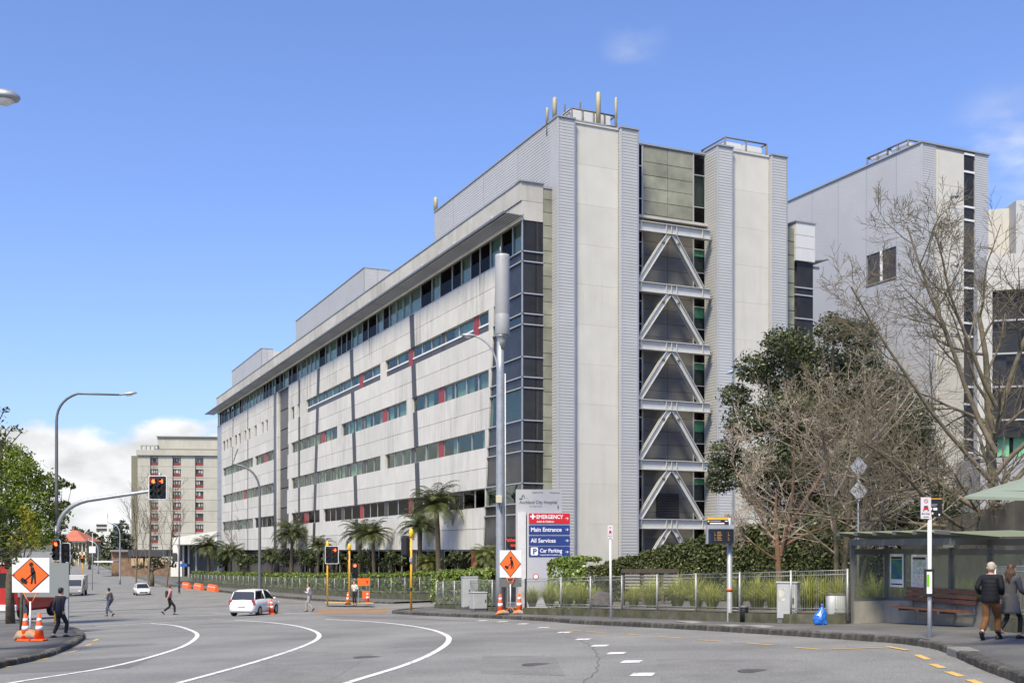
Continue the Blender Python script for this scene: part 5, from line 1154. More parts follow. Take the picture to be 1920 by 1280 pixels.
# ---------------------------------------------------------------- fences: low wall, posts, bar panels
m_fgalv = mat('fence_galv', (.34, .35, .35), .45, .4, var=.06, scale=3); m_flight = mat('fence_white', (.62, .62, .61), .5)
bar_cache = {}
def fence(name, label, posts, hwall, h, wall_m, gap=.075, wall=True, mp=m_fgalv):
    t = thing(name, label, 'fence', posts[0])
    o0 = posts[0]
    if wall:
        mb = MB()
        for a, b in zip(posts, posts[1:]):
            d = (b-a); d.z = 0; n = V((-d.y, d.x, 0)).normalized()*.12
            lo = V((0, 0, -.25))
            mb2 = [a-n+lo, b-n+lo, b+n+lo, a+n+lo]; mb3 = [p+V((0, 0, hwall+.25)) for p in mb2]; MBx = MB(); MBx.prism(mb2, mb3); MBx.build('base_wall', wall_m, t, True)
    for i, p in enumerate(posts):
        mb = MB(); mb.tube([p+V((0, 0, hwall*.3)), p+V((0, 0, h+.04))], .035, 7); mb.build('post', mp, t, True)
    for a, b in zip(posts, posts[1:]):
        d = b-a; n = max(2, int(d.length/gap)); mb = MB(); w = .0042
        side = V((-d.y, d.x, 0)).normalized()
        for k in range(1, n):
            p = a.lerp(b, k/n); z0, z1 = hwall+.06, h
            mb.v += [(p+side*w+V((0, 0, z0))), (p-side*w+V((0, 0, z0))), (p-side*w+V((0, 0, z1))), (p+side*w+V((0, 0, z1)))]
            dd = d.normalized()*w; i = len(mb.v); 
            mb.v += [(p+dd+V((0, 0, z0))), (p-dd+V((0, 0, z0))), (p-dd+V((0, 0, z1))), (p+dd+V((0, 0, z1)))]
            mb.f += [(i-4, i-3, i-2, i-1), (i, i+1, i+2, i+3)]; mb.sm += [False, False]
        for z in (h, h-.12, hwall+.07, hwall+.16): mb.tube([a+V((0, 0, z))+side*.01, b+V((0, 0, z))+side*.01], .011, 4)
        o = mb.build('bar_panel', mp, t, True); o['kind'] = 'stuff'
    return t
fp = [gp(u, v, PATH) for u, v in ((985, 1150.5), (1052, 1152.5), (1107, 1154), (1166, 1156.5), (1232, 1159), (1305, 1162), (1387, 1165), (1483, 1168), (1589, 1169))]
fence('garden_fence', 'long galvanised bar fence on dark low wall before the tussock grasses', fp, .28, 1.52, m_mossy)
fp2 = [gp(u, v, PATH) for u, v in ((818, 1139), (831, 1140), (852, 1141.2), (880, 1143), (923, 1145.5), (985, 1150.5))]
fence('corner_fence', 'short galvanised bar fence behind the two grey cabinets', fp2, .22, 1.50, m_mossy)
fp3 = [V((p.x, p.y, G(p.x, p.y)+PATH)) for p in [fA+E2*d for d in np.arange(0, 128, 3.6)]]
fence('hedge_fence', 'long bar fence running along the clipped hedge by the far footpath', fp3, .5, 1.75, m_mossy, gap=.10)
fp4 = [gp(1866, 1181, PATH), gp(1960, 1190, PATH), gp(2080, 1200, PATH)]
fence('side_fence', 'galvanised bar fence panel behind the woman at right', fp4, .35, 1.5, m_mossy, gap=.06)
# slatted garden bench behind the fence
g = V((uX(1218, 47), 47, G(5.5, 47))); t = thing('garden_bench', 'weathered slatted bench behind the fence under the ivy slope', 'bench', g, R(-12)); m_wd = mat('weathered_wood', (.07, .055, .045), .8, var=.3, scale=4, rand=.2); m_wd2 = mat('pale_slat', (.28, .265, .25), .7)
k = 47/F; z0 = EYE+(HV-1070)*k-g.z
mb = MB(); mb.box(-53*k, 53*k, -.15, .4, z0-.08, z0+.08); mb.build('seat_top', m_wd, t)
for j in range(3):
    for i in range(5): mb = MB(); x = (-46+j*36)*k; mb.box(x, x+28*k, -.1, -.04, z0-.22-i*.13, z0-.14-i*.13); mb.build('slat', m_wd2, t)
for x in (-50, -12, 24, 48): mb = MB(); mb.box(x*k-.06, x*k+.06, -.08, .3, -.2, z0-.08); mb.build('leg', m_wd, t)
# ---------------------------------------------------------------- bus shelter
A_ = gp(1598, 1168, PATH); zB = EYE+(HV-1010)/F*A_.y
B_ = V((uX(1661, 32.1), 32.1, G(10.7, 32)+PATH)); D_ = V((uX(1856, 28.0), 28.0, G(12, 28)+PATH)); E_ = V((A_.x+(D_.x-B_.x)*.6+.1, A_.y+(D_.y-B_.y)*.9, 0))
sh = thing('bus_shelter', 'grey framed glass bus shelter with low concrete wall and sloping roof', 'bus shelter', A_); m_sh = mat('shelter_grey', (.115, .12, .125), .5, .2, var=.05, scale=3)
def bar(name, a, b, w, m, parent, hgt=None): 
    a, b = V(a), V(b); d = (b-a).normalized(); up = V((0, 0, 1)) if abs(d.z) < .9 else V((1, 0, 0)); s = d.cross(up).normalized()*w/2; u_ = s.cross(d).normalized()*(hgt or w)/2
    mb = MB(); mb.prism([a-s-u_, a+s-u_, a+s+u_, a-s+u_], [b-s-u_, b+s-u_, b+s+u_, b-s+u_]); return mb.build(name, m, parent, True)
def at(p, z): return V((p.x, p.y, z))
zw = lambda p: p.z+.62
M1 = B_.lerp(D_, .36); M2 = B_.lerp(D_, .66); posts_ = [A_, B_, M2, D_]
for p in posts_: bar('post', at(p, p.z), at(p, zB-.06), .11, m_sh, sh)
for a, b in ((A_, B_), (B_, D_)):
    bar('top_beam', at(a, zB-.10), at(b, zB-.10), .12, m_sh, sh, .17); bar('glass_rail', at(a, zB-.36), at(b, zB-.36), .06, m_sh, sh, .16); bar('sill_rail', at(a, zw(a)+.04), at(b, zw(b)+.04), .1, m_sh, sh, .08)
dn = (D_-B_); dn.z = 0; nb_ = V((dn.y, -dn.x, 0)).normalized()   # points to the road side
if nb_.x > 0: nb_ = -nb_
Ef = at(A_, 0)+dn*1.0
bar('front_beam', at(A_, zB-.10), at(Ef, zB-.10), .12, m_sh, sh, .17); bar('top_beam', at(D_, zB-.10), at(Ef, zB-.1), .12, m_sh, sh, .17)
m_sg = glass_mat('shelter_glass', (.88, .92, .87), 1.45, boost=.7, haze=.13)
def pane_between(a, b, za0, za1, m, nm='glass_pane', th=.012):
    d = (b-a); d.z = 0; d.normalize(); n = V((-d.y, d.x, 0))*th/2; a2, b2 = a+d*.07, b-d*.07; mb = MB()
    mb.prism([at(a2-n, za0), at(b2-n, za0), at(b2+n, za0), at(a2+n, za0)], [at(a2-n, za1), at(b2-n, za1), at(b2+n, za1), at(a2+n, za1)]); return mb.build(nm, m, sh, True)
for a, b in ((A_, B_), (B_, M2), (M2, D_)): pane_between(a, b, zw(a)+.08, zB-.42, m_sg)
for a, b in ((A_, B_), (B_, D_)):
    d = (b-a); d.z = 0; n = V((-d.y, d.x, 0)).normalized()*.12; mb = MB(); mb.prism([at(a-n, a.z-.1), at(b-n, b.z-.1), at(b+n, b.z-.1), at(a+n, a.z-.1)], [at(a-n, zw(a)), at(b-n, zw(b)), at(b+n, zw(b)), at(a+n, zw(a))]); mb.build('low_wall', m_conc, sh, True)
m_roof = leaf_mat('roof_sheet', (.56, .60, .50), (.60, .64, .54), .75, .4)
for i in range(5):
    f0, f1 = i/5, (i+1)/5-.015; ex = V((0, 0, 0)); a0 = at(A_, 0)+dn*f0+nb_*.45; a1 = at(A_, 0)+dn*f1+nb_*.45; b0 = at(B_, 0)+dn*f0-nb_*.25; b1 = at(B_, 0)+dn*f1-nb_*.25
    mb = MB(); q = [at(a0, zB+.17), at(a1, zB+.17), at(b1, zB+.04), at(b0, zB+.04)]; mb.prism(q, [p+V((0, 0, .02)) for p in q]); mb.build('roof_panel', m_roof, sh, True)
for i in range(6):
    f0 = i/5; a0 = at(A_, zB+.24)+dn*f0+nb_*.5; b0 = at(B_, zB+.0)+dn*f0-nb_*.3; a0.z = zB+.13; b0.z = zB+.0; bar('rafter', a0, b0, .07, m_sh, sh, .09)
N_ = at(D_, D_.z)+dn*.62; N_.z = G(N_.x, N_.y)+PATH
bar('top_beam', at(D_, zB-.12), at(N_, zB-.12), .11, m_sh, sh, .16); bar('glass_rail', at(D_, zB-.36), at(N_, zB-.36), .06, m_sh, sh, .10); bar('post', at(N_, N_.z), at(N_, zB-.06), .11, m_sh, sh)
pane_between(D_.lerp(N_, .0), N_, zw(D_)+.5, zB-.42, m_sg)
q = [at(Ef+nb_*.1, zB+.12), at(Ef+dn*.5+nb_*.1, zB+.12), at(N_-nb_*.25, zB+.02), at(D_-nb_*.25, zB+.02)]; mb = MB(); mb.prism(q, [p+V((0, 0, .02)) for p in q]); mb.build('roof_panel', m_roof, sh, True)
# posters on the back glass
def poster(f0, f1, v0, v1, label_m, extra):
    d = dn.normalized(); a = at(B_, 0)+dn*f0+nb_*.03; b = at(B_, 0)+dn*f1+nb_*.03; Yc = (a.y+b.y)/2; z0, z1 = EYE+(HV-v1)/F*Yc, EYE+(HV-v0)/F*Yc
    def sub(nm, x0, x1, y0, y1, m, off, par=sh): p, q = a.lerp(b, x0)+nb_*off, a.lerp(b, x1)+nb_*off; zz0, zz1 = z0+(z1-z0)*y0, z0+(z1-z0)*y1; mb = MB(); mb.prism([at(p, zz0), at(q, zz0), at(q, zz1), at(p, zz1)], [at(p+nb_*.003, zz0), at(q+nb_*.003, zz0), at(q+nb_*.003, zz1), at(p+nb_*.003, zz1)]); return mb.build(nm, m, par, True)
    po = sub('poster', 0, 1, 0, 1, m_swhite, 0); extra(sub, po)
def ex1(sub, po):
    sub('map', .1, .9, .24, .84, mat('map_blue', (.03, .10, .19), .4, col2=(.03, .17, .10), scale=2.2, thr=(.5, .56), fine=.35, bscale=14), .005, po); sub('heading', .1, .9, .85, .92, m_sblk, .005, po); sub('footer', .1, .9, .07, .11, m_sblk, .005, po)
def ex2(sub, po):
    sub('map', .1, .9, .40, .84, mat('map_pale', (.52, .54, .50), .5, col2=(.40, .46, .40), scale=3, fine=.35, bscale=16), .005, po); sub('lower_map', .08, .9, .05, .38, mat('map_cream', (.58, .54, .48), .5, col2=(.5, .36, .28), scale=4, thr=(.55, .6), fine=.3, bscale=16), .005, po); sub('heading', .1, .9, .85, .92, m_sblk, .005, po)
poster(.055, .20, 1038, 1100, None, ex1); poster(.28, .44, 1039, 1101, None, ex2)
a = at(B_, 0)+dn*.62+nb_*.12; z = EYE+(HV-1023)/F*a.y; mb = MB(); d = dn.normalized(); mb.prism([at(a, z-.04), at(a+d*.42, z-.04), at(a+d*.42, z+.04), at(a, z+.04)], [at(a+nb_*.003, z-.04), at(a+d*.42+nb_*.003, z-.04), at(a+d*.42+nb_*.003, z+.04), at(a+nb_*.003, z+.04)]); mb.build('sticker', m_swhite, sh, True)
# bench in the shelter
m_tim = mat('bench_timber', (.14, .055, .032), .55, var=.25, scale=3, stretch=(1, 1, 6), rand=.12)
g = at(B_, 0)+dn*.30+nb_*.3; g.z = G(g.x, g.y)+PATH; bn = thing('shelter_bench', 'red-brown timber slat bench inside the bus shelter', 'bench', g); d = dn.normalized()
zr = lambda v, p: EYE+(HV-v)/F*p.y
z_s = g.z+.47; Lb = dn.length*.66
for i in range(3): bar('back_slat', at(g, z_s+.24+.13*i)-nb_*(.02+.02*i), at(g+d*Lb, z_s+.24+.13*i-.02)-nb_*(.02+.02*i), .045, m_tim, bn, .10)
for i in range(4): bar('seat_slat', at(g, z_s)+nb_*(.06+i*.11)-d*.1, at(g+d*Lb, z_s)+nb_*(.06+i*.11)-d*.1, .095, m_tim, bn, .045)
for f in (.1, .4, .7, .96): 
    p = g+d*Lb*f; bar('bracket', at(p, z_s-.05)-nb_*.1, at(p, z_s-.05)+nb_*.44, .05, m_sh, bn, .06); bar('back_support', at(p, z_s-.05)-nb_*.05, at(p, z_s+.55)-nb_*.08, .04, m_sh, bn)
# second shelter roof reaching in at the upper right
Y2 = 20.0; g = V((uX(2110, Y2), Y2+1, G(10, Y2)+PATH)); t = thing('canopy', 'pale green slotted canopy roof reaching in at the right edge', 'canopy', g); zr2 = EYE+(HV-940)/F*Y2
m_can = mat('canopy_sheet', (.21, .25, .20), .8, var=.06, scale=2)
q = [P(1808, 935, Y2), P(2060, 942, Y2-.6), P(2100, 868, Y2+2.4), P(1942, 893, Y2+2.4)]
mb = MB(); mb.prism(q, [p+V((0, 0, .05)) for p in q]); mb.build('roof_sheet', m_can, t, True)
for i in range(4):
    f = .17+.2*i; a = q[0].lerp(q[3], f)+V((.17, 0, .025)); b = q[1].lerp(q[2], f)+V((0, 0, .025)); bar('slot', a, b, .09, m_sblk, t, .10)
for x in (0, 1.6): bar('post', V((g.x+x, g.y+.6, g.z)), V((g.x+x, g.y+.6, zr2+.2)), .12, m_sh, t)
# concrete retaining wall behind the shelter
wa, wb_ = V((uX(1690, 37), 37, 0)), V((uX(2040, 27), 27, 0)); rw = thing('retaining_wall', 'stained board-marked concrete retaining wall behind the bus shelter', 'wall', at(wa, G(wa.x, wa.y)))
n = 22; dw = (wb_-wa)/n; nw = V((dw.y, -dw.x, 0)).normalized()
m_rw = mat('board_concrete', (.13, .12, .10), .9, var=.3, scale=1.0, streak=.75, bump=.3, bscale=14, rand=.2, grime=(.05, .05, .04))
for i in range(n):
    a = wa+dw*i; b = wa+dw*(i+.97); zt0 = EYE+(HV-(985-14*i/n*2))/F*a.y; zt1 = EYE+(HV-(985-14*(i+1)/n*2))/F*b.y; off = nw*rnd.uniform(0, .03); h0 = zt0-.25+.95*i/n; h1 = zt1-.25+.95*(i+1)/n
    mb = MB(); q = [at(a+off, G(a.x, a.y)-.2), at(b+off, G(b.x, b.y)-.2), at(b-nw*.3, G(b.x, b.y)-.2), at(a-nw*.3, G(a.x, a.y)-.2)]; mb.prism(q, [at(q[0], h0), at(q[1], h1), at(q[2], h1), at(q[3], h0)]); mb.build('wall_board', m_rw, rw, True)
# ---------------------------------------------------------------- vegetation
m_bark = mat('bark_grey', (.17, .14, .10), .9, var=.3, scale=3, bump=.5, bscale=25, col2=(.11, .10, .06), thr=(.45, .65))
m_bark_p = mat('bark_pinkish', (.43, .37, .305), .9, var=.25, scale=3, bump=.4, bscale=25, col2=(.19, .15, .10), thr=(.45, .65))
m_bark_r = mat('bark_brown', (.17, .10, .065), .9, var=.25, scale=3, bump=.4, bscale=25)
m_bark_d = mat('bark_dark', (.085, .065, .045), .9, var=.3, scale=3, bump=.5, bscale=20, col2=(.12, .105, .07))
def rdir(rr): 
    a = rr.uniform(0, 6.283); z = rr.uniform(-1, 1); s = math.sqrt(1-z*z); return V((s*math.cos(a), s*math.sin(a), z))
def bare_tree(name, label, base, trunks, seed, levels=4, twig=.012, m=m_bark, up=.10, nchild=(5, 6, 5, 3), ang=(50, 48, 45, 45), lf=(.62, .55, .5, .5), wob=.16, group=None, tm=None, startf=.3, sidesb=4):
    rr = random.Random(seed); t = thing(name, label, 'tree', base, 0, group); tr = MB(); br = MB()
    def grow(p, d, ln, r, lv, mb, r1=None):
        n = 7 if lv == 0 else (5 if lv == 1 else (4 if lv == 2 else 3)); pts = [p]; rad = [r]; dirs = [d]; cur = p; dd = d.copy()
        re = r1 if r1 is not None else (max(twig*.5, r*.28))
        for k in range(n):
            dd = (dd+rdir(rr)*wob*(1.0 if lv else .5)+V((0, 0, up*(1 if lv else .3)))).normalized(); cur = cur+dd*(ln/n); pts.append(cur); rad.append(r+(re-r)*(k+1)/n); dirs.append(dd)
        mb.tube(pts, rad, (9, 6, 4, 3, 3)[lv], False)
        if lv >= levels: return
        nc = nchild[lv]; 
        for c in range(nc):
            f = startf+(1-startf)*(c+rr.uniform(.2, .9))/nc if lv == 0 else .18+.8*(c+rr.uniform(.1, .9))/nc
            f = min(f, .98); i = min(int(f*n), n-1); q = pts[i].lerp(pts[i+1], f*n-i); rb = rad[i]+(rad[i+1]-rad[i])*(f*n-i)
            a = R(ang[lv]*rr.uniform(.65, 1.25)); ax = dirs[i].cross(rdir(rr)); 
            if ax.length < 1e-3: continue
            nd = Matrix.Rotation(a, 3, ax.normalized()) @ dirs[i]
            grow(q, nd, ln*lf[lv]*rr.uniform(.65, 1.2)*(1.15-.55*f), max(twig*.7, rb*rr.uniform(.42, .62)), lv+1, br)
    for (off, d, ln, r) in trunks: grow(V(off), V(d).normalized(), ln, r, 0, tr)
    tr.build('trunk', tm or m, t); o = br.build('branches', m, t); return t
def atY(u, v, Y): return P(u, v, Y)
# brown-stemmed tree behind the cabinet (Y 38)
g = V((uX(1463, 38.5), 38.5, G(9, 38.5)))
bare_tree('bare_tree', 'bare tree with red-brown trunk and pale twigs behind the fence cabinet', g, [((0, 0, 0), (.05, 0, 1), 4.4, .15), ((.05, 0, 2.2), (-.55, .1, .9), 4.0, .08), ((.08, 0, 2.6), (.6, .2, .9), 4.6, .09), ((.04, 0, 2.3), (.15, -.4, 1.0), 4.8, .08), ((0, 0, 2.0), (-.8, -.1, .4), 2.2, .05), ((.05, 0, 2.5), (.9, -.1, .6), 3.6, .06)], 11, 3, .011, m_bark_p, .05, (7, 9, 8, 3), (58, 58, 52, 45), (.55, .55, .5, .5), .26, tm=m_bark_r, startf=.5)
# grey multi-stem tree (Y 36)
g = V((uX(1582, 35.5), 35.5, G(10.5, 35.5)))
bare_tree('bare_tree', 'bare tree of several slim grey stems left of the bus shelter', g, [((-.18, 0, 0), (-.10, 0, 1), 7.6, .10), ((.0, .1, 0), (-.02, 0, 1), 8.0, .11), ((.16, 0, 0), (.07, .05, 1), 8.2, .12), ((.3, .1, .3), (.22, .0, 1), 6.6, .08)], 23, 3, .010, m_bark_p, .04, (9, 7, 6, 3), (62, 55, 52, 45), (.46, .55, .5, .5), .20, tm=m_bark, startf=.22)
# big tree behind the shelter (Y 33)
Yb = 33.5; g = V((uX(1868, Yb), Yb, 1.0))
bare_tree('bare_tree', 'large bare tree with thick mossy trunk rising behind the bus shelter', g, [((0, 0, -1.5), (-.03, 0, 1), 9.8, .22), ((-.05, 0, 1.6), (-1.0, .1, .75), 7.0, .08), ((.0, 0, 2.6), (-.85, -.2, .95), 7.6, .075), ((.05, 0, 2.2), (.8, .2, .75), 5.5, .09), ((0, 0, 3.6), (-.55, .3, 1.1), 7.4, .09), ((0, 0, .9), (-1.0, -.3, .35), 6.4, .08), ((0, .1, 4.2), (.35, -.2, 1.2), 6.5, .09), ((0, 0, 1.2), (-.9, .5, .25), 6.5, .07), ((0, 0, 5.0), (-.75, -.1, 1.0), 5.5, .07), ((0, 0, 1.0), (-.6, -.8, .3), 4.5, .06), ((0, 0, 3.0), (.7, -.3, .9), 4.5, .08)], 31, 3, .010, m_bark, .07, (10, 10, 8, 3), (52, 52, 50, 45), (.42, .55, .5, .5), .24, tm=m_bark, startf=.34)
# young thin bare trees further left before the far facade
for i, (u, Y, h, lb) in enumerate(((540, 135, 8.5, 'thin pale bare tree before the dark facade slot'), (255, 190, 15, 'thin bare tree left of the concrete tower base'), (278, 185, 17, 'tall thin bare tree before the concrete tower base'), (312, 180, 16, 'thin bare tree right of the tower entrance wall'), (450, 172, 10, 'small bare tree before the far white cladding'))):
    g = gxy(uX(u, Y), Y); bare_tree('bare_tree', lb, g, [((0, 0, 0), (.05, 0, 1), h, .05+h*.007), ((0, 0, h*.15), (.2, 0, 1), h*.75, .06), ((0, 0, h*.2), (-.25, 0, 1), h*.7, .06)], 40+i, 2, .03, m_bark, .12, (9, 6, 4), (35, 40, 40), (.4, .5, .5), .12)
# ---- leafy crowns
def clumps_cloud(rs, clumps, per, shell=.55):
    P_, N_ = [], []
    for (c, r) in clumps:
        r = np.array(r if hasattr(r, '__len__') else (r, r, r)); n = int(per*(r[0]*r[1]*r[2])**(2/3))
        d = rs.normal(size=(n, 3)); d /= np.linalg.norm(d, axis=1, keepdims=True); q = (shell+(1-shell)*rs.uniform(0, 1, (n, 1))**.6)
        P_.append(np.array(c)+d*q*r*(1+.14*rs.normal(size=(n, 1)))); N_.append(d)
    return np.concatenate(P_), np.concatenate(N_)
def leafy_tree(name, label, base, trunk_h, r, clumps, per, size, m, seed, jit=.9, cat='tree', group=None, limbs=True, tm=m_bark_d):
    rs = np.random.RandomState(seed); rr = random.Random(seed); t = thing(name, label, cat, base, 0, group); mb = MB()
    mb.tube([V((0, 0, -.2)), V((rr.uniform(-.1, .1), 0, trunk_h*.5)), V((rr.uniform(-.2, .2), 0, trunk_h))], [r, r*.8, r*.6], 9)
    tk = mb.build('trunk', tm, t); lb = MB()
    for c, q in clumps:
        c = V(c); s = V((0, 0, trunk_h*rr.uniform(.55, .95))); mid = s.lerp(c, .5)+rdir(rr)*.3; lb.tube([s, mid, c], [r*.45, r*.25, r*.08], 5, False)
    lb.build('limbs', tm, t)
    P_, N_ = clumps_cloud(rs, clumps, per); me = leaves_mesh('crown', P_, size, rs, .5, N_, jit); o = link('crown', me, t, m); return t
m_ever = leaf_mat('leaf_evergreen', (.026, .036, .015), (.105, .12, .048), .12, .4)
Ye = 60.0; gE = V((uX(1535, Ye), Ye, 1.2)); k = Ye/F; rr = random.Random(3); cl_ = []
for (u, v, rp) in ((1400, 700, 34), (1375, 745, 30), (1390, 800, 42), (1360, 850, 34), (1352, 880, 26), (1390, 900, 36), (1440, 662, 34), (1490, 650, 40), (1540, 634, 34), (1585, 645, 36), (1622, 672, 40), (1460, 710, 50), (1530, 690, 56), (1600, 720, 56), (1655, 735, 48), (1675, 790, 48), (1705, 830, 46), (1735, 880, 44), (1740, 930, 40), (1785, 940, 34), (1350, 905, 26), (1450, 790, 56), (1520, 780, 60), (1600, 800, 62), (1670, 830, 56), (1430, 870, 52), (1500, 870, 60), (1580, 880, 60), (1650, 900, 56), (1480, 940, 52), (1560, 950, 52), (1640, 960, 50), (1410, 930, 26)):
    p = P(u, v, Ye)-gE; cl_.append(((p.x, rr.uniform(-2.2, 1.5)-(1-abs(u-1540)/230)*1.2, p.z), (rp*k*1.05, rp*k, rp*k*.82)))
leafy_tree('evergreen_tree', 'large dense dark evergreen tree behind the bare trees', gE, 6, .5, cl_, 1250, .10, m_ever, 5)
# left green trees
m_lg = leaf_mat('leaf_green', (.08, .125, .016), (.25, .32, .045), .35, .45); m_lg2 = leaf_mat('leaf_dark_glossy', (.022, .035, .010), (.09, .11, .025), .15, .3); m_ly = leaf_mat('leaf_yellow', (.16, .19, .02), (.42, .36, .03), .4, .5)
Yt = 58.0; g = gxy(uX(20, Yt), Yt); k = Yt/F; cl_ = []
for (u, v, rp) in ((20, 870, 36), (50, 890, 32), (-10, 850, 34), (75, 910, 28), (-40, 880, 44), (20, 930, 44), (60, 950, 38), (90, 960, 26), (-30, 950, 46), (30, 990, 42), (80, 1000, 30), (-20, 1010, 40)):
    p = P(u, v, Yt)-g; cl_.append(((p.x, rr.uniform(-1, 1), p.z), rp*k))
leafy_tree('leafy_tree', 'bright green bushy tree at the left edge behind the sign', g, 4.5, .25, cl_, 1300, .095, m_lg, 8)
Yt = 30.0; g = gxy(uX(-150, Yt), Yt); k = Yt/F; cl_ = []
for (u, v, rp) in ((-20, 790, 24), (5, 810, 14), (22, 800, 9), (40, 808, 7), (-30, 830, 30), (-60, 900, 60), (-15, 960, 22), (12, 985, 16), (25, 1000, 14), (10, 1025, 22), (28, 1045, 16), (-20, 1050, 36), (0, 765, 10), (52, 1020, 7)):
    p = P(u, v, Yt)-g; cl_.append(((p.x, rr.uniform(-.3, .3), p.z), (rp*k*1.2, rp*k, rp*k*.7)))
leafy_tree('leafy_tree', 'near tree with dark glossy leaves entering at the left edge', g, 3.6, .16, cl_, 1300, .055, m_lg2, 9)
Yt = 46.0; g = gxy(uX(40, Yt), Yt); k = Yt/F; cl_ = []
for (u, v, rp) in ((45, 960, 14), (52, 985, 16), (38, 1005, 18), (60, 1000, 13), (30, 1025, 14), (62, 965, 8), (70, 1020, 10)):
    p = P(u, v, Yt)-g; cl_.append(((p.x, rr.uniform(-.3, .3), p.z), rp*k))
leafy_tree('yellow_shrub', 'yellow-green autumn shrub above the left orange sign', g, 3.2, .08, cl_, 1200, .06, m_ly, 10, cat='shrub')
Yt = 120.0; g = gxy(uX(108, Yt), Yt); k = Yt/F; cl_ = []
for (u, v, rp) in ((112, 905, 13), (128, 910, 8), (106, 925, 10), (116, 945, 12), (104, 960, 12), (120, 985, 12), (112, 1010, 16), (124, 1030, 15), (105, 1040, 14)):
    p = P(u, v, Yt)-g; cl_.append(((p.x, rr.uniform(-1, 1), p.z), (rp*k, rp*k, rp*k*.7)))
leafy_tree('conifer', 'sparse dark conifer behind the signal mast', g, 9, .2, cl_, 200, .25, m_lg2, 12)
# ---- hedges: clipped volumes of leaves over a dark core
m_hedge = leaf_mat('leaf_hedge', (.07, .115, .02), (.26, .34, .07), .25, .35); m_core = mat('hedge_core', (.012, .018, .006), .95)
def hedge(name, label, pts, h0, h1, wdt, per, size, m, seed, cat='hedge', topf=None, back=0):
    rs = np.random.RandomState(seed); t = thing(name, label, cat, pts[0]); P_, N_ = [], []; cm = MB()
    for a, b in zip(pts, pts[1:]):
        d = b-a; d.z = 0; ln = d.length; e = d.normalized(); nn = V((e.y, -e.x, 0))
        if nn.y > 0: nn = -nn
        for face in (0, 1):
            n = int(per*ln*((h1-h0) if face == 0 else wdt)); s = rs.uniform(-.25/ln if a is pts[0] else 0, 1+(.25/ln if b is pts[-1] else 0), n); w = rs.uniform(0, 1, n)
            for q, r_ in zip(s, w):
                p = a.lerp(b, q); hh0, hh1 = p.z+h0, p.z+(h1 if topf is None else topf(p))
                wob = .06*math.sin(q*ln*2.1+seed)+.05*math.sin(q*ln*5.3)
                if face == 0: P_.append((p.x+nn.x*(wdt/2+wob+rs.normal()*.05), p.y+nn.y*(wdt/2+wob+rs.normal()*.05), hh0+(hh1-hh0)*r_)); N_.append((nn.x, nn.y, .35))
                else: P_.append((p.x+nn.x*wdt*(r_-.5), p.y+nn.y*wdt*(r_-.5), hh1+wob*1.3+rs.normal()*.05)); N_.append((0, 0, 1))
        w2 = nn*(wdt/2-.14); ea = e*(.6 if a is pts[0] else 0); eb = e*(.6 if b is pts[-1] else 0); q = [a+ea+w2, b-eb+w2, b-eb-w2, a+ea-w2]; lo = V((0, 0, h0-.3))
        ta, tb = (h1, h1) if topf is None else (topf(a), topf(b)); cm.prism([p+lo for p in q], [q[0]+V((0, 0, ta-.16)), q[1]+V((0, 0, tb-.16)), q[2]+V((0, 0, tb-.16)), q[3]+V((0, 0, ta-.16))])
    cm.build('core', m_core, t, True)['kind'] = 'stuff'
    P_ = np.array(P_)-np.array(t.location); o = link('foliage', leaves_mesh('foliage', P_, size, rs, .6, N_, .75), t, m); return t
hp = [V((p.x, p.y, G(p.x, p.y))) for p in [fA+E1*1.0+E2*d for d in (0.5, 8, 16, 26, 40, 60, 90, 125)]]
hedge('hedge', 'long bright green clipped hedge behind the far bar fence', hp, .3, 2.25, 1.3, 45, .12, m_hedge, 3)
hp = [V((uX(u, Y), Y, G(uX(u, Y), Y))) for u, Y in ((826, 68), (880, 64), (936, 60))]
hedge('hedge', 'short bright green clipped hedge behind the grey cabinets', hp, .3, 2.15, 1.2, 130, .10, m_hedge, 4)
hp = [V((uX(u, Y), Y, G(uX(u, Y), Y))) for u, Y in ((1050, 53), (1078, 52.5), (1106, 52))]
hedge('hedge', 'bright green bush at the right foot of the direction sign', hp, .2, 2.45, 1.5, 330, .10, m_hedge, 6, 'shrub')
# ivy-covered bank rising to the right
m_ivy = leaf_mat('leaf_ivy', (.028, .042, .012), (.105, .12, .035), .12, .4)
iv = [(1112, 56, 1066), (1180, 54.5, 1048), (1260, 52.5, 1028), (1340, 50.5, 1008), (1420, 48, 990), (1500, 45.5, 976), (1600, 42.5, 962), (1700, 39.5, 955), (1790, 37.6, 965)]
ipts = [V((uX(u, Y), Y, G(uX(u, Y), Y))) for u, Y, v in iv]; itop = [(p.x, EYE+(HV-v)/F*Y-p.z) for p, (u, Y, v) in zip(ipts, iv)]
def ivtop(p):
    for (x0, h0), (x1, h1) in zip(itop, itop[1:]):
        if p.x <= x1+1e-6: return h0+(h1-h0)*(p.x-x0)/(x1-x0)
    return itop[-1][1]
hedge('ivy_bank', 'steep dark ivy-covered bank rising behind the garden fence', ipts, -.1, 3, 1.6, 330, .075, m_ivy, 9, 'hedge', ivtop)
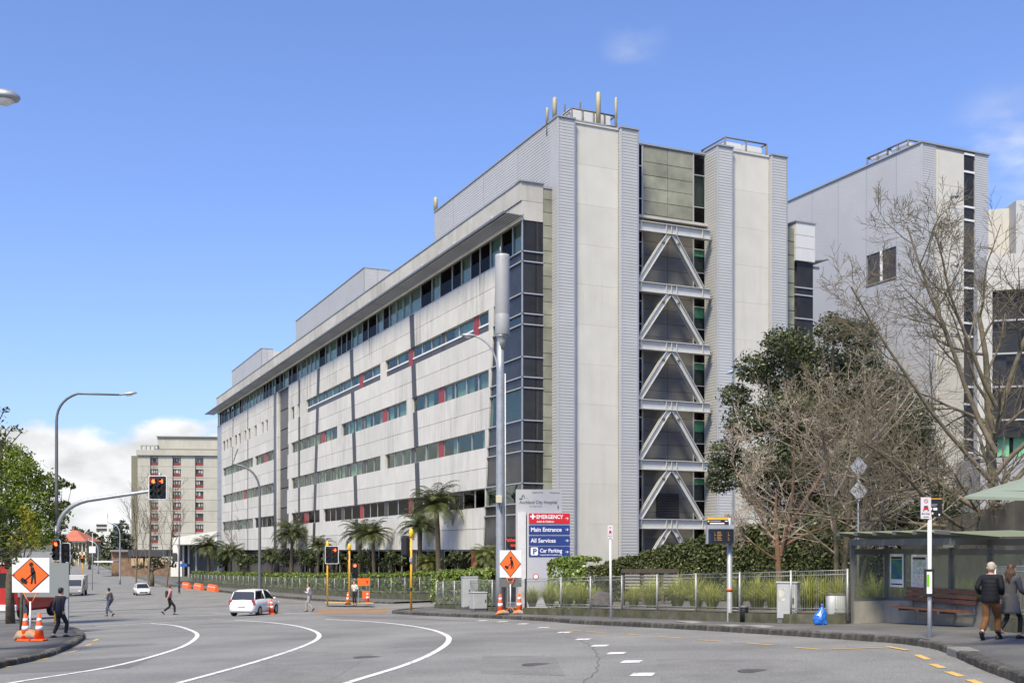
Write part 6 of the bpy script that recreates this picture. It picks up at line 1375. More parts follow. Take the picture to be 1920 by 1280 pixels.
# paved ground behind the bank and raised gravel garden bed
m_grav = mat('gravel', (.13, .12, .10), .95, var=.35, scale=8, bump=.8, bscale=40, fine=.5)
fl = [V((p.x, p.y, 0)) for p in fp[1:]]; bk_ = [V((p.x, p.y, 0)) for p in ipts[:8]]
raised('gravel_bed', smooth_line(fl, 4), smooth_line(bk_, 4), m_grav, h=PATH+.30, skirt=False)
bankg = MB(); 
for (a, b) in zip(ipts, ipts[1:]):
    za, zb = a.z+ivtop(a)-.25, b.z+ivtop(b)-.25; bankg.poly([at(a, za), at(b, zb), at(b+V((3, 26, 0)), zb+.3), at(a+V((3, 26, 0)), za+.3)])
struct(bankg.build('bank_top', mat('bank_soil', (.06, .055, .035), .95, var=.4, scale=1)))
# ---- tussock grasses
m_tus = leaf_mat('leaf_tussock', (.15, .19, .03), (.52, .54, .12), .3, .5)
def tussock_mesh(seed, n=520):
    rr = random.Random(seed); mb = MB(); lv = []
    for i in range(n):
        a = rr.uniform(0, 6.283); ln = rr.uniform(.55, 1.1); lean = rr.uniform(.1, 1.0); b = rr.uniform(0, .12); w = rr.uniform(.007, .013); base = V((b*math.cos(a), b*math.sin(a), 0)); d = V((math.cos(a), math.sin(a), 0)); s = V((-d.y, d.x, 0))*w; pts = []
        for t in (0, .35, .7, 1): x = lean*ln*(t**1.7)*.95; z = ln*(t-.62*lean*t*t*t); pts.append(base+d*x+V((0, 0, max(.01, z))))
        val = rr.random()
        for k in range(3):
            f0, f1 = 1-k/3.2, 1-(k+1)/3.2; mb.poly([pts[k]-s*f0, pts[k]+s*f0, pts[k+1]+s*f1, pts[k+1]-s*f1]); lv.append(min(1, .25*val+.30*k+rr.uniform(0, .2)))
    me = mb.mesh('tussock'); at_ = me.attributes.new('lv', 'FLOAT', 'FACE'); at_.data.foreach_set('value', np.array(lv, np.float32)); me.materials.append(m_tus); return me
tm_ = [tussock_mesh(s) for s in (1, 2, 3)]
tl = [(998, 1128, 1.0), (1030, 1130, 1.15), (1062, 1128, 1.1), (1090, 1124, 1.15), (1118, 1120, .9), (1188, 1132, 1.0), (1222, 1136, 1.2), (1270, 1135, 1.25), (1305, 1134, 1.2), (1335, 1122, 1.0), (1380, 1132, 1.15), (1420, 1130, 1.2), (1450, 1128, 1.1), (1515, 1140, 1.15), (1545, 1142, 1.15), (1575, 1138, 1.1), (1640, 1144, 1.2), (1685, 1142, 1.1), (1730, 1140, 1.15), (1790, 1140, 1.15), (1830, 1140, 1.1)]
xline = lambda u: u
for i, (u, v, s) in enumerate(tl):
    Yq = np.interp(u, [985, 1052, 1107, 1166, 1232, 1305, 1387, 1483, 1589], [p.y for p in fp])+1.6+2.4*((i*37) % 10)/10; q = gxy(uX(u, Yq), Yq, PATH+.30)
    if u > 1600: q = gxy(uX(u, 33.6-(u-1640)*.012), 33.6-(u-1640)*.012, .3)
    o = bpy.data.objects.new('tussock_grass', tm_[i % 3]); COL.objects.link(o); o.location = q-V((0, 0, .03)); o.rotation_euler = (0, 0, i*1.7); o.scale = (s*1.15, s*1.15, s*1.18)
    tag(o, ORD[i]+' tussock from the left in the row of yellow-green grasses behind the fence' if i < 20 else 'rightmost tussock seen through the bus shelter glass', 'grass', 'tussock grasses')
g = gxy(uX(1128, 45.5), 45.5, PATH+.30); mb = MB(); rr = random.Random(2); rg = []
for z, s_ in ((0, .5), (.12, .62), (.35, .6), (.55, .4), (.62, .15)): rg.append([(s_*.75*math.cos(a)*(1+rr.uniform(-.15, .15)), s_*.6*math.sin(a)*(1+rr.uniform(-.15, .15)), z) for a in [6.283*j/11 for j in range(11)]])
mb.loft(rg); o = mb.build('garden_rock', mat('rock', (.09, .08, .075), .9, var=.4, scale=3, bump=.6, bscale=12)); o.location = g; tag(o, 'dark rounded rock among the tussocks behind the fence', 'rock')
# ---- palms
m_palm = leaf_mat('leaf_palm', (.028, .042, .014), (.11, .13, .04), .2, .4); m_ptr = mat('palm_trunk', (.085, .07, .05), .95, var=.35, scale=5, bump=.8, bscale=9)
def palm_crown(seed, nf=38, L_=2.4):
    rr = random.Random(seed); mb = MB(); lv = []
    for i in range(nf):
        a = i*2.399+rr.uniform(-.2, .2); el = R(78-88*(i/nf)**.9)+rr.uniform(-.12, .12); ln = L_*rr.uniform(.85, 1.1); d = V((math.cos(a), math.sin(a), 0)); pts = []; p = V((0, 0, 0)); e = el; n = 9; dirs = []
        for k in range(n+1):
            pts.append(p.copy()); dv = d*math.cos(e)+V((0, 0, math.sin(e))); dirs.append(dv); p = p+dv*(ln/n); e -= .10+.028*k
        mb.tube(pts, [.028*(1-.85*k/n) for k in range(n+1)], 3, False); lv += [.5]*(len(mb.f)-len(lv))
        sd_ = V((-d.y, d.x, 0)); val = rr.uniform(0, .6)
        for k in range(1, n+1):
            for h in (0, .5):
                q = pts[k-1].lerp(pts[k], h) if k else pts[0]; dv = dirs[k-1]; up_ = sd_.cross(dv)
                l2 = .55*math.sin(math.pi*min(.97, .18+.8*k/n))+.08
                for s in (-1, 1):
                    t = (sd_*s*.8+dv*.7+V((0, 0, -.18))).normalized(); w = dv*.034; mb.poly([q-w, q+w, q+t*l2*.6+w*.8+V((0, 0, -.01)), q+t*l2+V((0, 0, -.06)), q+t*l2*.6-w*.8]); lv.append(min(1, val+rr.uniform(0, .4)))
    me = mb.mesh('crown'); at_ = me.attributes.new('lv', 'FLOAT', 'FACE'); at_.data.foreach_set('value', np.array(lv, np.float32)); me.materials.append(m_palm); return me
pc = [palm_crown(s) for s in (1, 2, 3)]
def fence_Y(u):
    k = (u-CX)/F; sl = E2.x/E2.y; return (fA.x-sl*fA.y)/(k-sl)
def palm(label, u, v, Y, s, i, lean=0):
    Yn = max(Y, fence_Y(u)+3.5+(i % 2)*1.5); s = s*Yn/Y; Y = Yn; lean = (-.03, .02, .04)[i % 3]
    g = gxy(uX(u, Y), Y); h = EYE+(HV-v)/F*Y-g.z; t = thing('palm_tree', label, 'palm', g, 0, 'palms before the long facade'); mb = MB(); n = 10; pts = [V((lean*h*(k/n)**2, 0, h*k/n)) for k in range(n+1)]
    mb.tube(pts, [.15*s*(1+.25*(k % 2)*.3)*(1.25-.3*k/n) for k in range(n+1)], 9); mb.build('trunk', m_ptr, t)
    o = bpy.data.objects.new('crown', pc[i % 3]); COL.objects.link(o); o.parent = t; o.location = (lean*h, 0, h-.1); o.scale = (s,)*3; o.rotation_euler = (0, 0, i*1.3); return t
palm('tallest feathery palm left of the galvanised pole', 823, 945, 84, 1.2, 0); palm('palm close left of the tallest palm', 786, 985, 88, 1.05, 1)
palm('left palm of the pair right of the dark signal', 672, 1000, 92, .95, 2); palm('right palm of the pair right of the dark signal', 702, 1000, 94, .9, 0)
palm('shaggy palm before the dark facade slot', 546, 1000, 102, 1.05, 1); palm('small palm right of the dark facade slot', 595, 1022, 108, .8, 2)
palm('palm right of the white canopy building', 392, 1024, 135, 1.1, 0); palm('low palm before the far end of the facade', 432, 1036, 130, 1.0, 1); palm('low palm hidden among others left of the slot', 508, 1040, 112, .7, 2)
m_cyc = leaf_mat('leaf_cycad', (.06, .085, .02), (.22, .24, .06), .25, .4)
for i, (u, v, Y, s, lb) in enumerate(((802, 1056, 93, .65, 'small spiky yellow-green palm between the two hedges'), (912, 1044, 72, .65, 'low spiky palm before the red ground floor panel'))):
    g = gxy(uX(u, Y), Y); h = EYE+(HV-v)/F*Y-g.z; t = thing('spiky_plant', lb, 'plant', g); mb = MB(); mb.tube([(0, 0, -.1), (0, 0, h)], [.2, .14], 8); mb.build('stem', m_ptr, t); me = pc[i].copy(); me.materials.clear(); me.materials.append(m_cyc); o = link('crown', me, t); o.location = (0, 0, h); o.scale = (s,)*3

# dark shrubs filling the border between hedge and facade
m_shr = leaf_mat('leaf_shrub', (.022, .034, .012), (.095, .115, .036), .2, .4)
for i, (u, Y, rp, lb) in enumerate(((420, 150, 13, 'dark shrub right of the white canopy building'), (462, 138, 13, 'dark rounded shrub under the far window rows'), (498, 126, 15, 'dark shrub left of the facade slot'), (530, 120, 14, 'dark shrub at the foot of the facade slot'), (575, 112, 15, 'dark shrub just left of the red arrow signal post'), (632, 104, 14, 'dark shrub between the two yellow signal posts'), (688, 99, 15, 'dark shrub under the pair of palms'), (742, 93, 15, 'dark shrub left of the orange-yellow signal post'), (850, 80, 13, 'low dark shrub behind the tallest palm'))):
    Y = max(Y, fence_Y(u)+3.0); g = gxy(uX(u, Y), Y); k = Y/F; rr = random.Random(60+i); cs_ = []
    for j in range(6):
        p = P(u+rr.uniform(-16, 16), 1042+rr.uniform(-6, 16), Y)-g; cs_.append(((p.x, rr.uniform(-.6, .6), p.z), (rp*k*rr.uniform(.7, 1.1), rp*k*.8, rp*k*rr.uniform(.6, .9))))
    leafy_tree('shrub', lb, g, 1.2, .12, cs_, 260, .16, m_shr, 70+i, cat='shrub', group='shrubs in the border before the facade')
# ---------------------------------------------------------------- far background at left
Yk = 320.0; kk_ = Yk/F
tow = thing('concrete_tower', 'pale concrete tower block with small windows and red panels under each', 'building', (uX(325, Yk), Yk, G(-60, Yk)))
m_tc = mat('tower_concrete', (.43, .42, .37), .9, var=.08, scale=.15, streak=.5, rand=.03, grime=(.22, .2, .15)); m_tc2 = mat('tower_concrete_dark', (.20, .195, .15), .9, var=.1, scale=.1, streak=.4)
dT = V((1, .10, 0)).normalized(); nT = V((-dT.y, dT.x, 0)); OT = V((uX(258, Yk), Yk, 0))
def tb(name, u0, u1, v0, v1, d0, d1, m, parent=tow):
    s0, s1 = (u0-258)*kk_, (u1-258)*kk_; z0, z1 = EYE+(HV-v1)*kk_, EYE+(HV-v0)*kk_; mb = MB(); o = OT+dT*s0+nT*d0; mb.obox((o.x, o.y, z0), dT*(s1-s0), nT*(d1-d0), (0, 0, z1-z0)); return mb.build(name, m, parent, True)
cols = [(281, 295.5), (322, 337), (363.5, 378.5), (405, 420)]
xe = [258]+[x for c in cols for x in c]+[440]
for i in range(0, len(xe), 2): 
    for j in range(12): tb('wall_panel', xe[i]+.15, xe[i+1]-.15, 853+j*20.85+.2, 853+(j+1)*20.85-.2, 0, 3, m_tc)
tb('parapet', 256, 440, 843, 853, -.6, 3, m_tc); tb('core', 258, 440, 853, 1110, 1.2, 24, m_tc2); tb('side_tower', 243.5, 258, 853, 1110, 2, 16, m_tc2)
tb('roof_block', 292, 440, 817, 840, 1.5, 20, m_tc); tb('roof_gap', 290, 440, 840, 843, .6, 20, m_tc2); tb('roof_cap', 291, 440, 816, 818, 1.0, 21, m_tc2)
tb('rail_beam', 262, 294, 832.5, 835, .5, 1.5, m_tc); 
for u in (262, 270, 278, 286): tb('rail_post', u, u+2.2, 835, 843, .5, 1.5, m_tc)
m_red2 = mat('tower_red', (.20, .035, .035), .6); m_twin = mat('tower_window', (.05, .055, .06), .2); m_tcur = mat('tower_curtain', (.42, .42, .40), .8, rand=.3)
for (a, b) in cols:
    for j in range(12):
        v = 857.5+j*20.85; w = tb('window', a, b, v, v+9, .8, 1.1, m_twin); tb('spandrel', a+.2, b-.2, v+9, v+14.5, .5, 1.1, m_red2); tb('infill', a, b, v+14.5, v+16.4, .3, 1.1, m_tc)
        tb('lintel', a, b, v-4.4, v, .4, 1.1, m_tc)
        for q in range(3):
            if rnd.random() < .8: tb('blind', a+1+q*4.6, a+1+q*4.6+rnd.uniform(1.8, 3.6), v+.6, v+8.6-rnd.random()*2, .68, .78, m_tcur, w)
# white canopy building beside the tower
Yc_ = 210.0; wc = thing('canopy_building', 'low white building with a deep flat canopy beside the facade end', 'building', (uX(365, Yc_), Yc_, G(-55, Yc_))); kc = Yc_/F
def cb(name, u0, u1, v0, v1, Y, d, m, sl=0): a = P(u0, v1, Y); b = P(u1, v0, Y); mb = MB(); dz = V((0, 0, sl)); q = [V((a.x, Y, a.z)), V((b.x, Y-(b.x-a.x)*.5, a.z)), V((b.x, Y-(b.x-a.x)*.5+d, a.z)), V((a.x, Y+d, a.z))]; h = V((0, 0, b.z-a.z)); mb.prism(q, [q[0]+h, q[1]+h+dz, q[2]+h+dz, q[3]+h]); return mb.build(name, m, wc, True)
m_wb = mat('white_render', (.62, .62, .59), .7, var=.05, scale=.3)
cb('canopy', 321, 420, 1008, 1020, 205, 14, m_wb, 1.2); cb('wall', 324, 340, 1021, 1080, 209, 8, m_wb); cb('recess', 340, 420, 1021, 1080, 212, 8, mat('recess_grey', (.22, .22, .22), .8))
for u in (342, 352, 366): cb('column', u, u+3.5, 1021, 1080, 207, .6, mat('col_grey', (.4, .4, .41), .7))
cb('window', 323, 332, 1036, 1052, 208.6, .3, m_twin); cb('plinth_wall', 320, 345, 1052, 1080, 204, 1, m_wb); cb('blue_car_roof', 338, 352, 1056, 1062, 200, 2, mat('blue_panel', (.03, .10, .35), .5))
# brick building and white-capped wall
Yb_ = 250.0; bb_ = thing('brick_building', 'low brown brick building with flat roof beyond the bare thin trees', 'building', (uX(260, Yb_), Yb_, G(-60, Yb_)))
def bx_(name, u0, u1, v0, v1, Y, d, m): a = P(u0, v1, Y); b = P(u1, v0, Y); mb = MB(); mb.box(a.x, b.x, Y, Y+d, a.z, b.z); return mb.build(name, m, bb_, True)
m_br = mat('far_brick', (.24, .155, .10), .9, var=.3, scale=.8, rand=.2)
for i in range(5): bx_('wall', 209+i*16, 224+i*16, 1034, 1090, Yb_, 6, m_br)
bx_('roof', 206, 262, 1030, 1034, Yb_-1, 10, mat('roof_grey', (.2, .18, .17), .8)); bx_('dark_louvre', 240, 312, 1030, 1043, Yb_-2, 6, mat('louvre_dark', (.04, .042, .05), .6)); bx_('lower_wall', 225, 322, 1052, 1092, Yb_-4, 2, m_br)
for i in range(5): bx_('stone_patch', 246+i*13, 255+i*13, 1046, 1060, Yb_-4.4, .3, mat('stone_tan', (.42, .30, .18), .9, rand=.25))
bx_('flat_canopy', 176, 212, 1051, 1054, Yb_-6, 4, m_wb)
# house with red roof, veranda
Yh = 330.0; hs = thing('red_roof_house', 'cream two-storey house with red hipped roof in the far distance', 'house', (uX(145, Yh), Yh, G(-60, Yh)))
def hx(name, u0, u1, v0, v1, d0, d, m): a = P(u0, v1, Yh); b = P(u1, v0, Yh); mb = MB(); mb.box(a.x, b.x, Yh+d0, Yh+d0+d, a.z, b.z); return mb.build(name, m, hs, True)
m_hc = mat('house_cream', (.55, .50, .38), .8)
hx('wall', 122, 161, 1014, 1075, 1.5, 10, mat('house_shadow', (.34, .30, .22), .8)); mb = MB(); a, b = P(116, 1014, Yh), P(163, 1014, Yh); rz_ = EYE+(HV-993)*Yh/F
mb.loft([[(a.x, Yh-1, a.z), (b.x, Yh-1, a.z), (b.x, Yh+12, a.z), (a.x, Yh+12, a.z)], [(a.x+1.0, Yh+5, rz_), (b.x-5, Yh+5, rz_), (b.x-5, Yh+6, rz_), (a.x+1.0, Yh+6, rz_)]]); mb.build('roof', mat('roof_red', (.42, .13, .085), .8, var=.15, scale=.5), hs, True)
for u in (139, 146, 153, 160): hx('column', u, u+1.8, 1016, 1072, 0, .4, m_hc)
hx('balcony', 137, 162, 1034, 1040, 0, 1, m_hc); hx('eave', 136, 163, 1013, 1017, -.5, 2, m_hc); hx('chimney', 122, 127, 985, 1005, 5, 1.5, mat('chimney_brown', (.16, .1, .07), .9))
for u in (142, 149, 156): hx('window', u, u+3, 1020, 1031, 1.2, .4, m_twin)
# far white block above the trees
Yf = 480.0; fb = thing('far_block', 'distant white slab building above the far trees', 'building', (uX(195, Yf), Yf, G(-60, Yf)))
def fx(name, u0, u1, v0, v1, d0, m): a = P(u0, v1, Yf); b = P(u1, v0, Yf); mb = MB(); mb.box(a.x, b.x, Yf+d0, Yf+d0+12, a.z, b.z); mb.build(name, m, fb, True)
fx('wall', 180, 212, 980, 1040, 0, m_wb); fx('window_band', 181, 200, 982.5, 986, -.3, m_twin); fx('window_band', 181, 200, 990, 994, -.3, m_twin)
# far trees
m_ft = leaf_mat('leaf_far', (.022, .034, .014), (.075, .09, .035), .15, .5); m_ft2 = leaf_mat('leaf_far_olive', (.05, .06, .02), (.15, .15, .05), .2, .5)
def far_tree(label, Y, cls, m, seed, per=22, sz=.6):
    u, v = cls[0][0], cls[0][1]; g = gxy(uX(u, Y), Y); k = Y/F; r2 = random.Random(seed); q = []
    for (u, v, rp) in cls: p = P(u, v, Y)-g; q.append(((p.x, r2.uniform(-2, 2), p.z), rp*k))
    leafy_tree('far_tree', label, g, max(3, q[0][0][2]*.6), .4, q, per, sz, m, seed, group='far trees at the end of the street')
far_tree('dark round tree left of the concrete tower', 275, ((225, 1000, 18), (214, 1010, 14), (236, 1012, 14), (222, 1028, 20), (205, 1035, 14), (238, 1035, 14), (228, 985, 10), (200, 1050, 10)), m_ft, 21)
far_tree('dark tree behind the red roofed house', 400, ((130, 1008, 10), (140, 1000, 8), (150, 998, 9), (160, 1004, 9), (170, 1003, 10)), m_ft, 22, 12, .8)
far_tree('grey-green tree right of the red roofed house', 390, ((180, 1008, 12), (190, 1015, 12), (172, 1020, 12), (184, 1030, 12), (195, 1030, 10)), m_ft, 23, 12, .8)
far_tree('low olive shrub tree before the far house', 300, ((168, 1022, 9), (176, 1030, 8), (165, 1048, 10), (180, 1052, 10), (190, 1048, 9)), m_ft2, 24, 16, .5)
far_tree('dark tree hugging the left side of the house', 200, ((128, 1020, 10), (134, 1035, 10), (126, 1045, 12), (136, 1055, 9)), m_ft, 25, 40, .35)
far_tree('dark clipped shrubs before the brick building', 190, ((285, 1055, 9), (298, 1053, 10), (310, 1052, 10), (322, 1055, 9), (270, 1060, 7)), m_ft, 26, 40, .35)
# square white road sign, orange barriers, small far traffic things
g = V((uX(173, 170), 170, G(-60, 170))); t = thing('route_sign', 'small square white road sign on a thin post far down the street', 'sign', g); k = 170/F; z0 = EYE+(HV-1036)*k-g.z; mb = MB(); mb.box(-.5, .5, 0, .05, z0, z0+1.0); mb.build('plate', m_swhite, t); mb = MB(); mb.tube([(0, .06, 0), (0, .06, z0+3)], .06, 6); mb.build('post', m_galv, t)
for i in range(3):
    Y = 176-i*11; a = fA-E1*4.2+E2*((Y-fA.y)/E2.y); t = thing('road_barrier', ORD[i]+' orange plastic barrier from the far end of the kerbside row', 'barrier', gxy(a.x, a.y), math.atan2(E2.y, E2.x), 'orange barriers along the far kerb')
    mb = MB(); mb.prism([(-3.2, -.3, 0), (3.2, -.3, 0), (3.2, .3, 0), (-3.2, .3, 0)], [(-3.2, -.1, .9), (3.2, -.1, .9), (3.2, .1, .9), (-3.2, .1, .9)]); mb.build('body', m_orange, t); mb = MB(); mb.box(-3.1, 3.1, -.18, .18, .5, .62); mb.build('band', m_refl, t)
# far pedestrian signals
for i, (u, v, Y, lb) in enumerate(((124, 1022, 120, 'distant red signal just right of the signal mast'), (154, 1045, 210, 'distant red signal before the far house'))):
    g = gxy(uX(u, Y), Y); h = EYE+(HV-v)/F*Y-g.z; t = thing('signal_post', lb, 'traffic light', g); mb = MB(); mb.tube([V((0, .2, 0)), V((0, .2, h+.6))], .07, 7); mb.build('pole', m_ypole, t); signal_head(t, (0, 0, h-.33), 1, ((0, 0),), border=i == 0)
# ---------------------------------------------------------------- people
m_skin = mat('skin', (.55, .34, .25), .55, sss=.1)
def skin_mesh(name, verts, edges, m, parent, sub=2, root=0):
    me = bpy.data.meshes.new(name); me.from_pydata([v[:3] for v in verts], edges, []); ob = bpy.data.objects.new(name, me); COL.objects.link(ob)
    md = ob.modifiers.new('skin', 'SKIN'); md.use_smooth_shade = True; ob.modifiers.new('sub', 'SUBSURF').levels = sub
    sk = me.skin_vertices[0].data
    for i, v in enumerate(verts):
        r = v[3]; sk[i].radius = (r, r) if not hasattr(r, '__len__') else r; sk[i].use_root = (i == root)
    out = bake(ob); bpy.data.objects.remove(ob); o = link(name, out, parent, m); return o
def ellip(name, c, r, m, parent, n=14, cut=None, ry=None):
    mb = MB(); rings = []
    for k in range(1, n):
        a = math.pi*k/n; rings.append([(c[0]+r[0]*math.sin(a)*math.cos(q), c[1]+r[1]*math.sin(a)*math.sin(q), c[2]-r[2]*math.cos(a)) for q in [6.283*j/16 for j in range(16)]])
    mb.loft(rings, True, True); return mb.build(name, m, parent)
def person(label, loc, heading, H=1.72, top=None, bottom=None, hairm=None, hair='short', coat=None, stride=.30, arm=('pocket', 'pocket'), shoe=None, detail=True, lean=0.03, bag=None, head_turn=0.0, skin=m_skin, pw=1.0):
    # local frame: x right, y forward; heading = angle of forward from +y (towards +x negative)
    t = thing('person', label, 'person', loc, -heading); s = H/1.75; t.scale = (s,)*3
    hx_ = .095; kneeF = (hx_, .16+stride*.35, .50); ankF = (hx_, stride*.85, .10); kneeB = (-hx_, .02, .49); ankB = (-hx_, -stride*1.05, .20 if stride > .2 else .09)
    if stride < .05: kneeF, ankF, kneeB, ankB = (hx_, .03, .50), (hx_, 0, .09), (-hx_, .03, .5), (-hx_, 0, .09)
    L3 = lambda p: p
    def armp(side, mode):
        sx = side; sh = (sx*.195, lean, 1.425)
        if mode == 'pocket': return sh, (sx*.275, -.09, 1.18), (sx*.22, .11, 1.02)
        if mode == 'fwd': return sh, (sx*.24, .06, 1.16), (sx*.21, .26, 1.05)
        if mode == 'bent': return sh, (sx*.25, -.02, 1.15), (sx*.12, .22, 1.22)
        return sh, (sx*.245, -.06, 1.15), (sx*.235, -.03 if mode == 'down' else -.18, .90)
    aR, aL = armp(1, arm[1]), armp(-1, arm[0])
    toe = lambda a, up=0: (a[0], a[1]+.15, max(.03, a[2]-.06-up))
    V_ = [(0, 0, .96, (.10, .08)), (0, .01, 1.10, (.10, .08)), (0, lean, 1.30, (.15, .11)), (0, lean, 1.44, (.10, .075)), (0, lean+.005, 1.50, .052), (0, lean+.015, 1.56, .058)]
    E_ = [(0, 1), (1, 2), (2, 3), (3, 4), (4, 5)]
    def add(parent, chain):
        p = parent
        for c in chain: V_.append(c); E_.append((p, len(V_)-1)); p = len(V_)-1
        return p
    for a in (aR, aL):
        w = add(3, [(*a[0], .062), (*a[1], .045), (*a[2], .032)])
        d = (V(a[2])-V(a[1])).normalized(); sd_ = d.cross(V((0, 0, 1)) if abs(d.z) < .8 else V((0, 1, 0))).normalized(); wv = V(a[2]); pm = wv+d*.07; pi = add(w, [(*pm, (.036, .018))])
        if detail:
            for j, ln in enumerate((.065, .078, .07, .055)):
                b = pm+sd_*((j-1.5)*.021); tip = b+d*ln*.6+V((0, 0, -.01)); tip2 = tip+d*ln*.4+V((0, .012, -.014)); add(pi, [(*(b+d*.02), .009), (*tip, .0085), (*tip2, .0075)])
            th = wv+d*.03+sd_*.04; add(w, [(*th, .012), (*(th+d*.04+sd_*.012), .009)])
    for kn, an in ((kneeF, ankF), (kneeB, ankB)):
        f = add(0, [(math.copysign(hx_, kn[0]), 0, .88, .06), (*kn, .058), (*an, .042)]); add(f, [(*toe(an), .034)])
    skin_mesh('body', V_, E_, skin, t)
    # head with nose, ears, brow
    hd = bpy.data.objects.new('head', None); 
    mb = MB(); rings = []; c = (0, lean+.03, 1.64); ct, st = math.cos(head_turn), math.sin(head_turn)
    def hp_(x, y, z): return (c[0]+x*ct-y*st, c[1]+x*st+y*ct, c[2]+z)
    for z, rx_, ry_, oy in ((-.125, .03, .03, .02), (-.115, .055, .06, .02), (-.08, .066, .08, .012), (-.03, .074, .092, .0), (.02, .078, .098, -.004), (.06, .077, .098, -.008), (.095, .062, .080, -.01), (.115, .034, .045, -.01), (.12, .008, .01, -.01)): rings.append([hp_(rx_*math.cos(q), ry_*math.sin(q)+oy, z) for q in [6.283*j/18 for j in range(18)]])
    mb.loft(rings, True, True); h_ = mb.build('head', skin, t)
    if detail:
        mb = MB(); mb.loft([[hp_(-.014, .088, -.045), hp_(.014, .088, -.045), hp_(0, .118, -.04)], [hp_(-.007, .09, .012), hp_(.007, .09, .012), hp_(0, .098, .012)]]); mb.build('nose', skin, h_)
        for sx in (-1, 1):
            mb = MB(); mb.tube([hp_(sx*.076, -.01, -.03), hp_(sx*.086, -.018, 0), hp_(sx*.08, -.005, .022)], [.012, .02, .008], 6); mb.build('ear', skin, h_)
            mb = MB(); mb.tube([hp_(sx*.03, .090, .004), hp_(sx*.03, .094, .004)], [.012, .008], 7); mb.build('eye', mat('eye_dark', (.02, .015, .012), .3), h_)
        mb = MB(); mb.tube([hp_(-.022, .083, -.075), hp_(0, .089, -.076), hp_(.022, .083, -.075)], [.004, .006, .004], 5); mb.build('mouth', mat('lip', (.35, .12, .10), .5), h_)
    # hair
    hm = hairm; mb = MB(); rings = []; rj = random.Random(int(loc[0]*100))
    for z, rx_, ry_, oy in ((-.06, .072, .075, -.03), (-.02, .082, .088, -.026), (.03, .087, .098, -.018), (.07, .086, .102, -.012), (.105, .068, .085, -.012), (.128, .038, .05, -.012), (.133, .008, .01, -.012)):
        rings.append([hp_((rx_+rj.uniform(-.003, .004))*math.cos(q), ((ry_+rj.uniform(-.003, .004))*math.sin(q) if math.sin(q) < .35 or z > .06 else ry_*.35)+oy, z+rj.uniform(-.003, .003)) for q in [6.283*j/22 for j in range(22)]])
    mb.loft(rings, True, True); hr = mb.build('hair', hm, t)
    if hair == 'long':
        mb = MB(); rj = random.Random(4)
        for i in range(30):
            q = R(190+160*i/29); a = hp_(.078*math.cos(q), .08*math.sin(q)-.01, .02); a = V(a); dn_ = V((.03*math.cos(q)+rj.uniform(-.03, .03), .05*math.sin(q)-.01, -.30-rj.uniform(-.03, .08))); mb.tube([a, a+dn_*.4+V((math.cos(q)*.02, math.sin(q)*.02, 0)), a+dn_*.8, a+dn_], [.02, .024, .02, .005], 5, True)
        mb.build('long_hair', hm, hr)
    # clothing
    puff = .012 if coat == 'puffer' else .008
    Vj = [(0, 0, .86 if coat else .96, (.185, .15)), (0, .005, 1.10, (.168+puff*.5, .138)), (0, lean, 1.30, (.175+puff, .135)), (0, lean, 1.43, (.13+puff, .10)), (0, lean+.0, 1.495, .075)]
    Ej = [(0, 1), (1, 2), (2, 3), (3, 4)]
    for a in (aR, aL):
        b = len(Vj); Vj += [(a[0][0]*1.02, a[0][1], a[0][2]-.01, .074+puff), ((a[0][0]+a[1][0])/2, (a[0][1]+a[1][1])/2, (a[0][2]+a[1][2])/2, .062+puff), (*a[1], .053+puff), (*V(a[1]).lerp(V(a[2]), .92), .047+puff*.4)]; Ej += [(3, b), (b, b+1), (b+1, b+2), (b+2, b+3)]
    jk = skin_mesh('jacket' if coat else 'shirt', Vj, Ej, top, t)
    Vt = [(0, 0, 1.08, (.13, .11)), (0, 0, .93, (.155, .135))]; Et = [(0, 1)]
    for kn, an in ((kneeF, ankF), (kneeB, ankB)):
        b = len(Vt); sx = math.copysign(1, kn[0]); Vt += [(sx*hx_, .0, .86, .105*pw), (*V((sx*hx_, 0, .86)).lerp(V(kn), .5), .09*pw), (*kn, .074*pw), (*V(kn).lerp(V(an), .55), .068*pw), (*V(kn).lerp(V(an), .93), .062*pw)]; Et += [(1, b), (b, b+1), (b+1, b+2), (b+2, b+3), (b+3, b+4)]
    skin_mesh('trousers', Vt, Et, bottom, t)
    if coat == 'long':
        mb = MB(); rings = []
        for z, a_, b_ in ((.60, .235, .22), (.66, .232, .215), (.78, .215, .19), (.90, .195, .165), (1.0, .172, .14), (1.08, .160, .13)): rings.append([(a_*math.cos(q)*(1+.03*math.sin(5*q)), b_*math.sin(q)*(1+.03*math.cos(4*q))+.01, z) for q in [6.283*j/24 for j in range(24)]])
        mb.loft(rings, True, True); mb.build('coat_skirt', top, t)
    if coat == 'puffer':
        mb = MB(); rings = []
        for z, a_, b_, o_ in ((.845, .185, .15, 0), (.86, .196, .162, 0), (.95, .198, .163, .002), (1.06, .196, .16, .006), (1.18, .195, .158, .014), (1.30, .19, .15, .022), (1.36, .17, .135, .026)): rings.append([(a_*math.cos(q)*(1+.02*math.sin(7*q+z*9)), b_*math.sin(q)*(1+.02*math.cos(6*q+z*14))+o_, z) for q in [6.283*j/26 for j in range(26)]])
        mb.loft(rings, True, True); mb.build('jacket_body', top, jk)
        for z in (1.04, 1.13, 1.22, 1.31): 
            mb = MB(); rg = [[(.199*math.cos(q), .165*math.sin(q)+lean*(z-.97)/.4*.7, z+dz) for q in [6.283*j/22 for j in range(22)]] for dz in (-.006, .006)]; mb.loft(rg, False, True); mb.build('quilt_seam', top, jk)
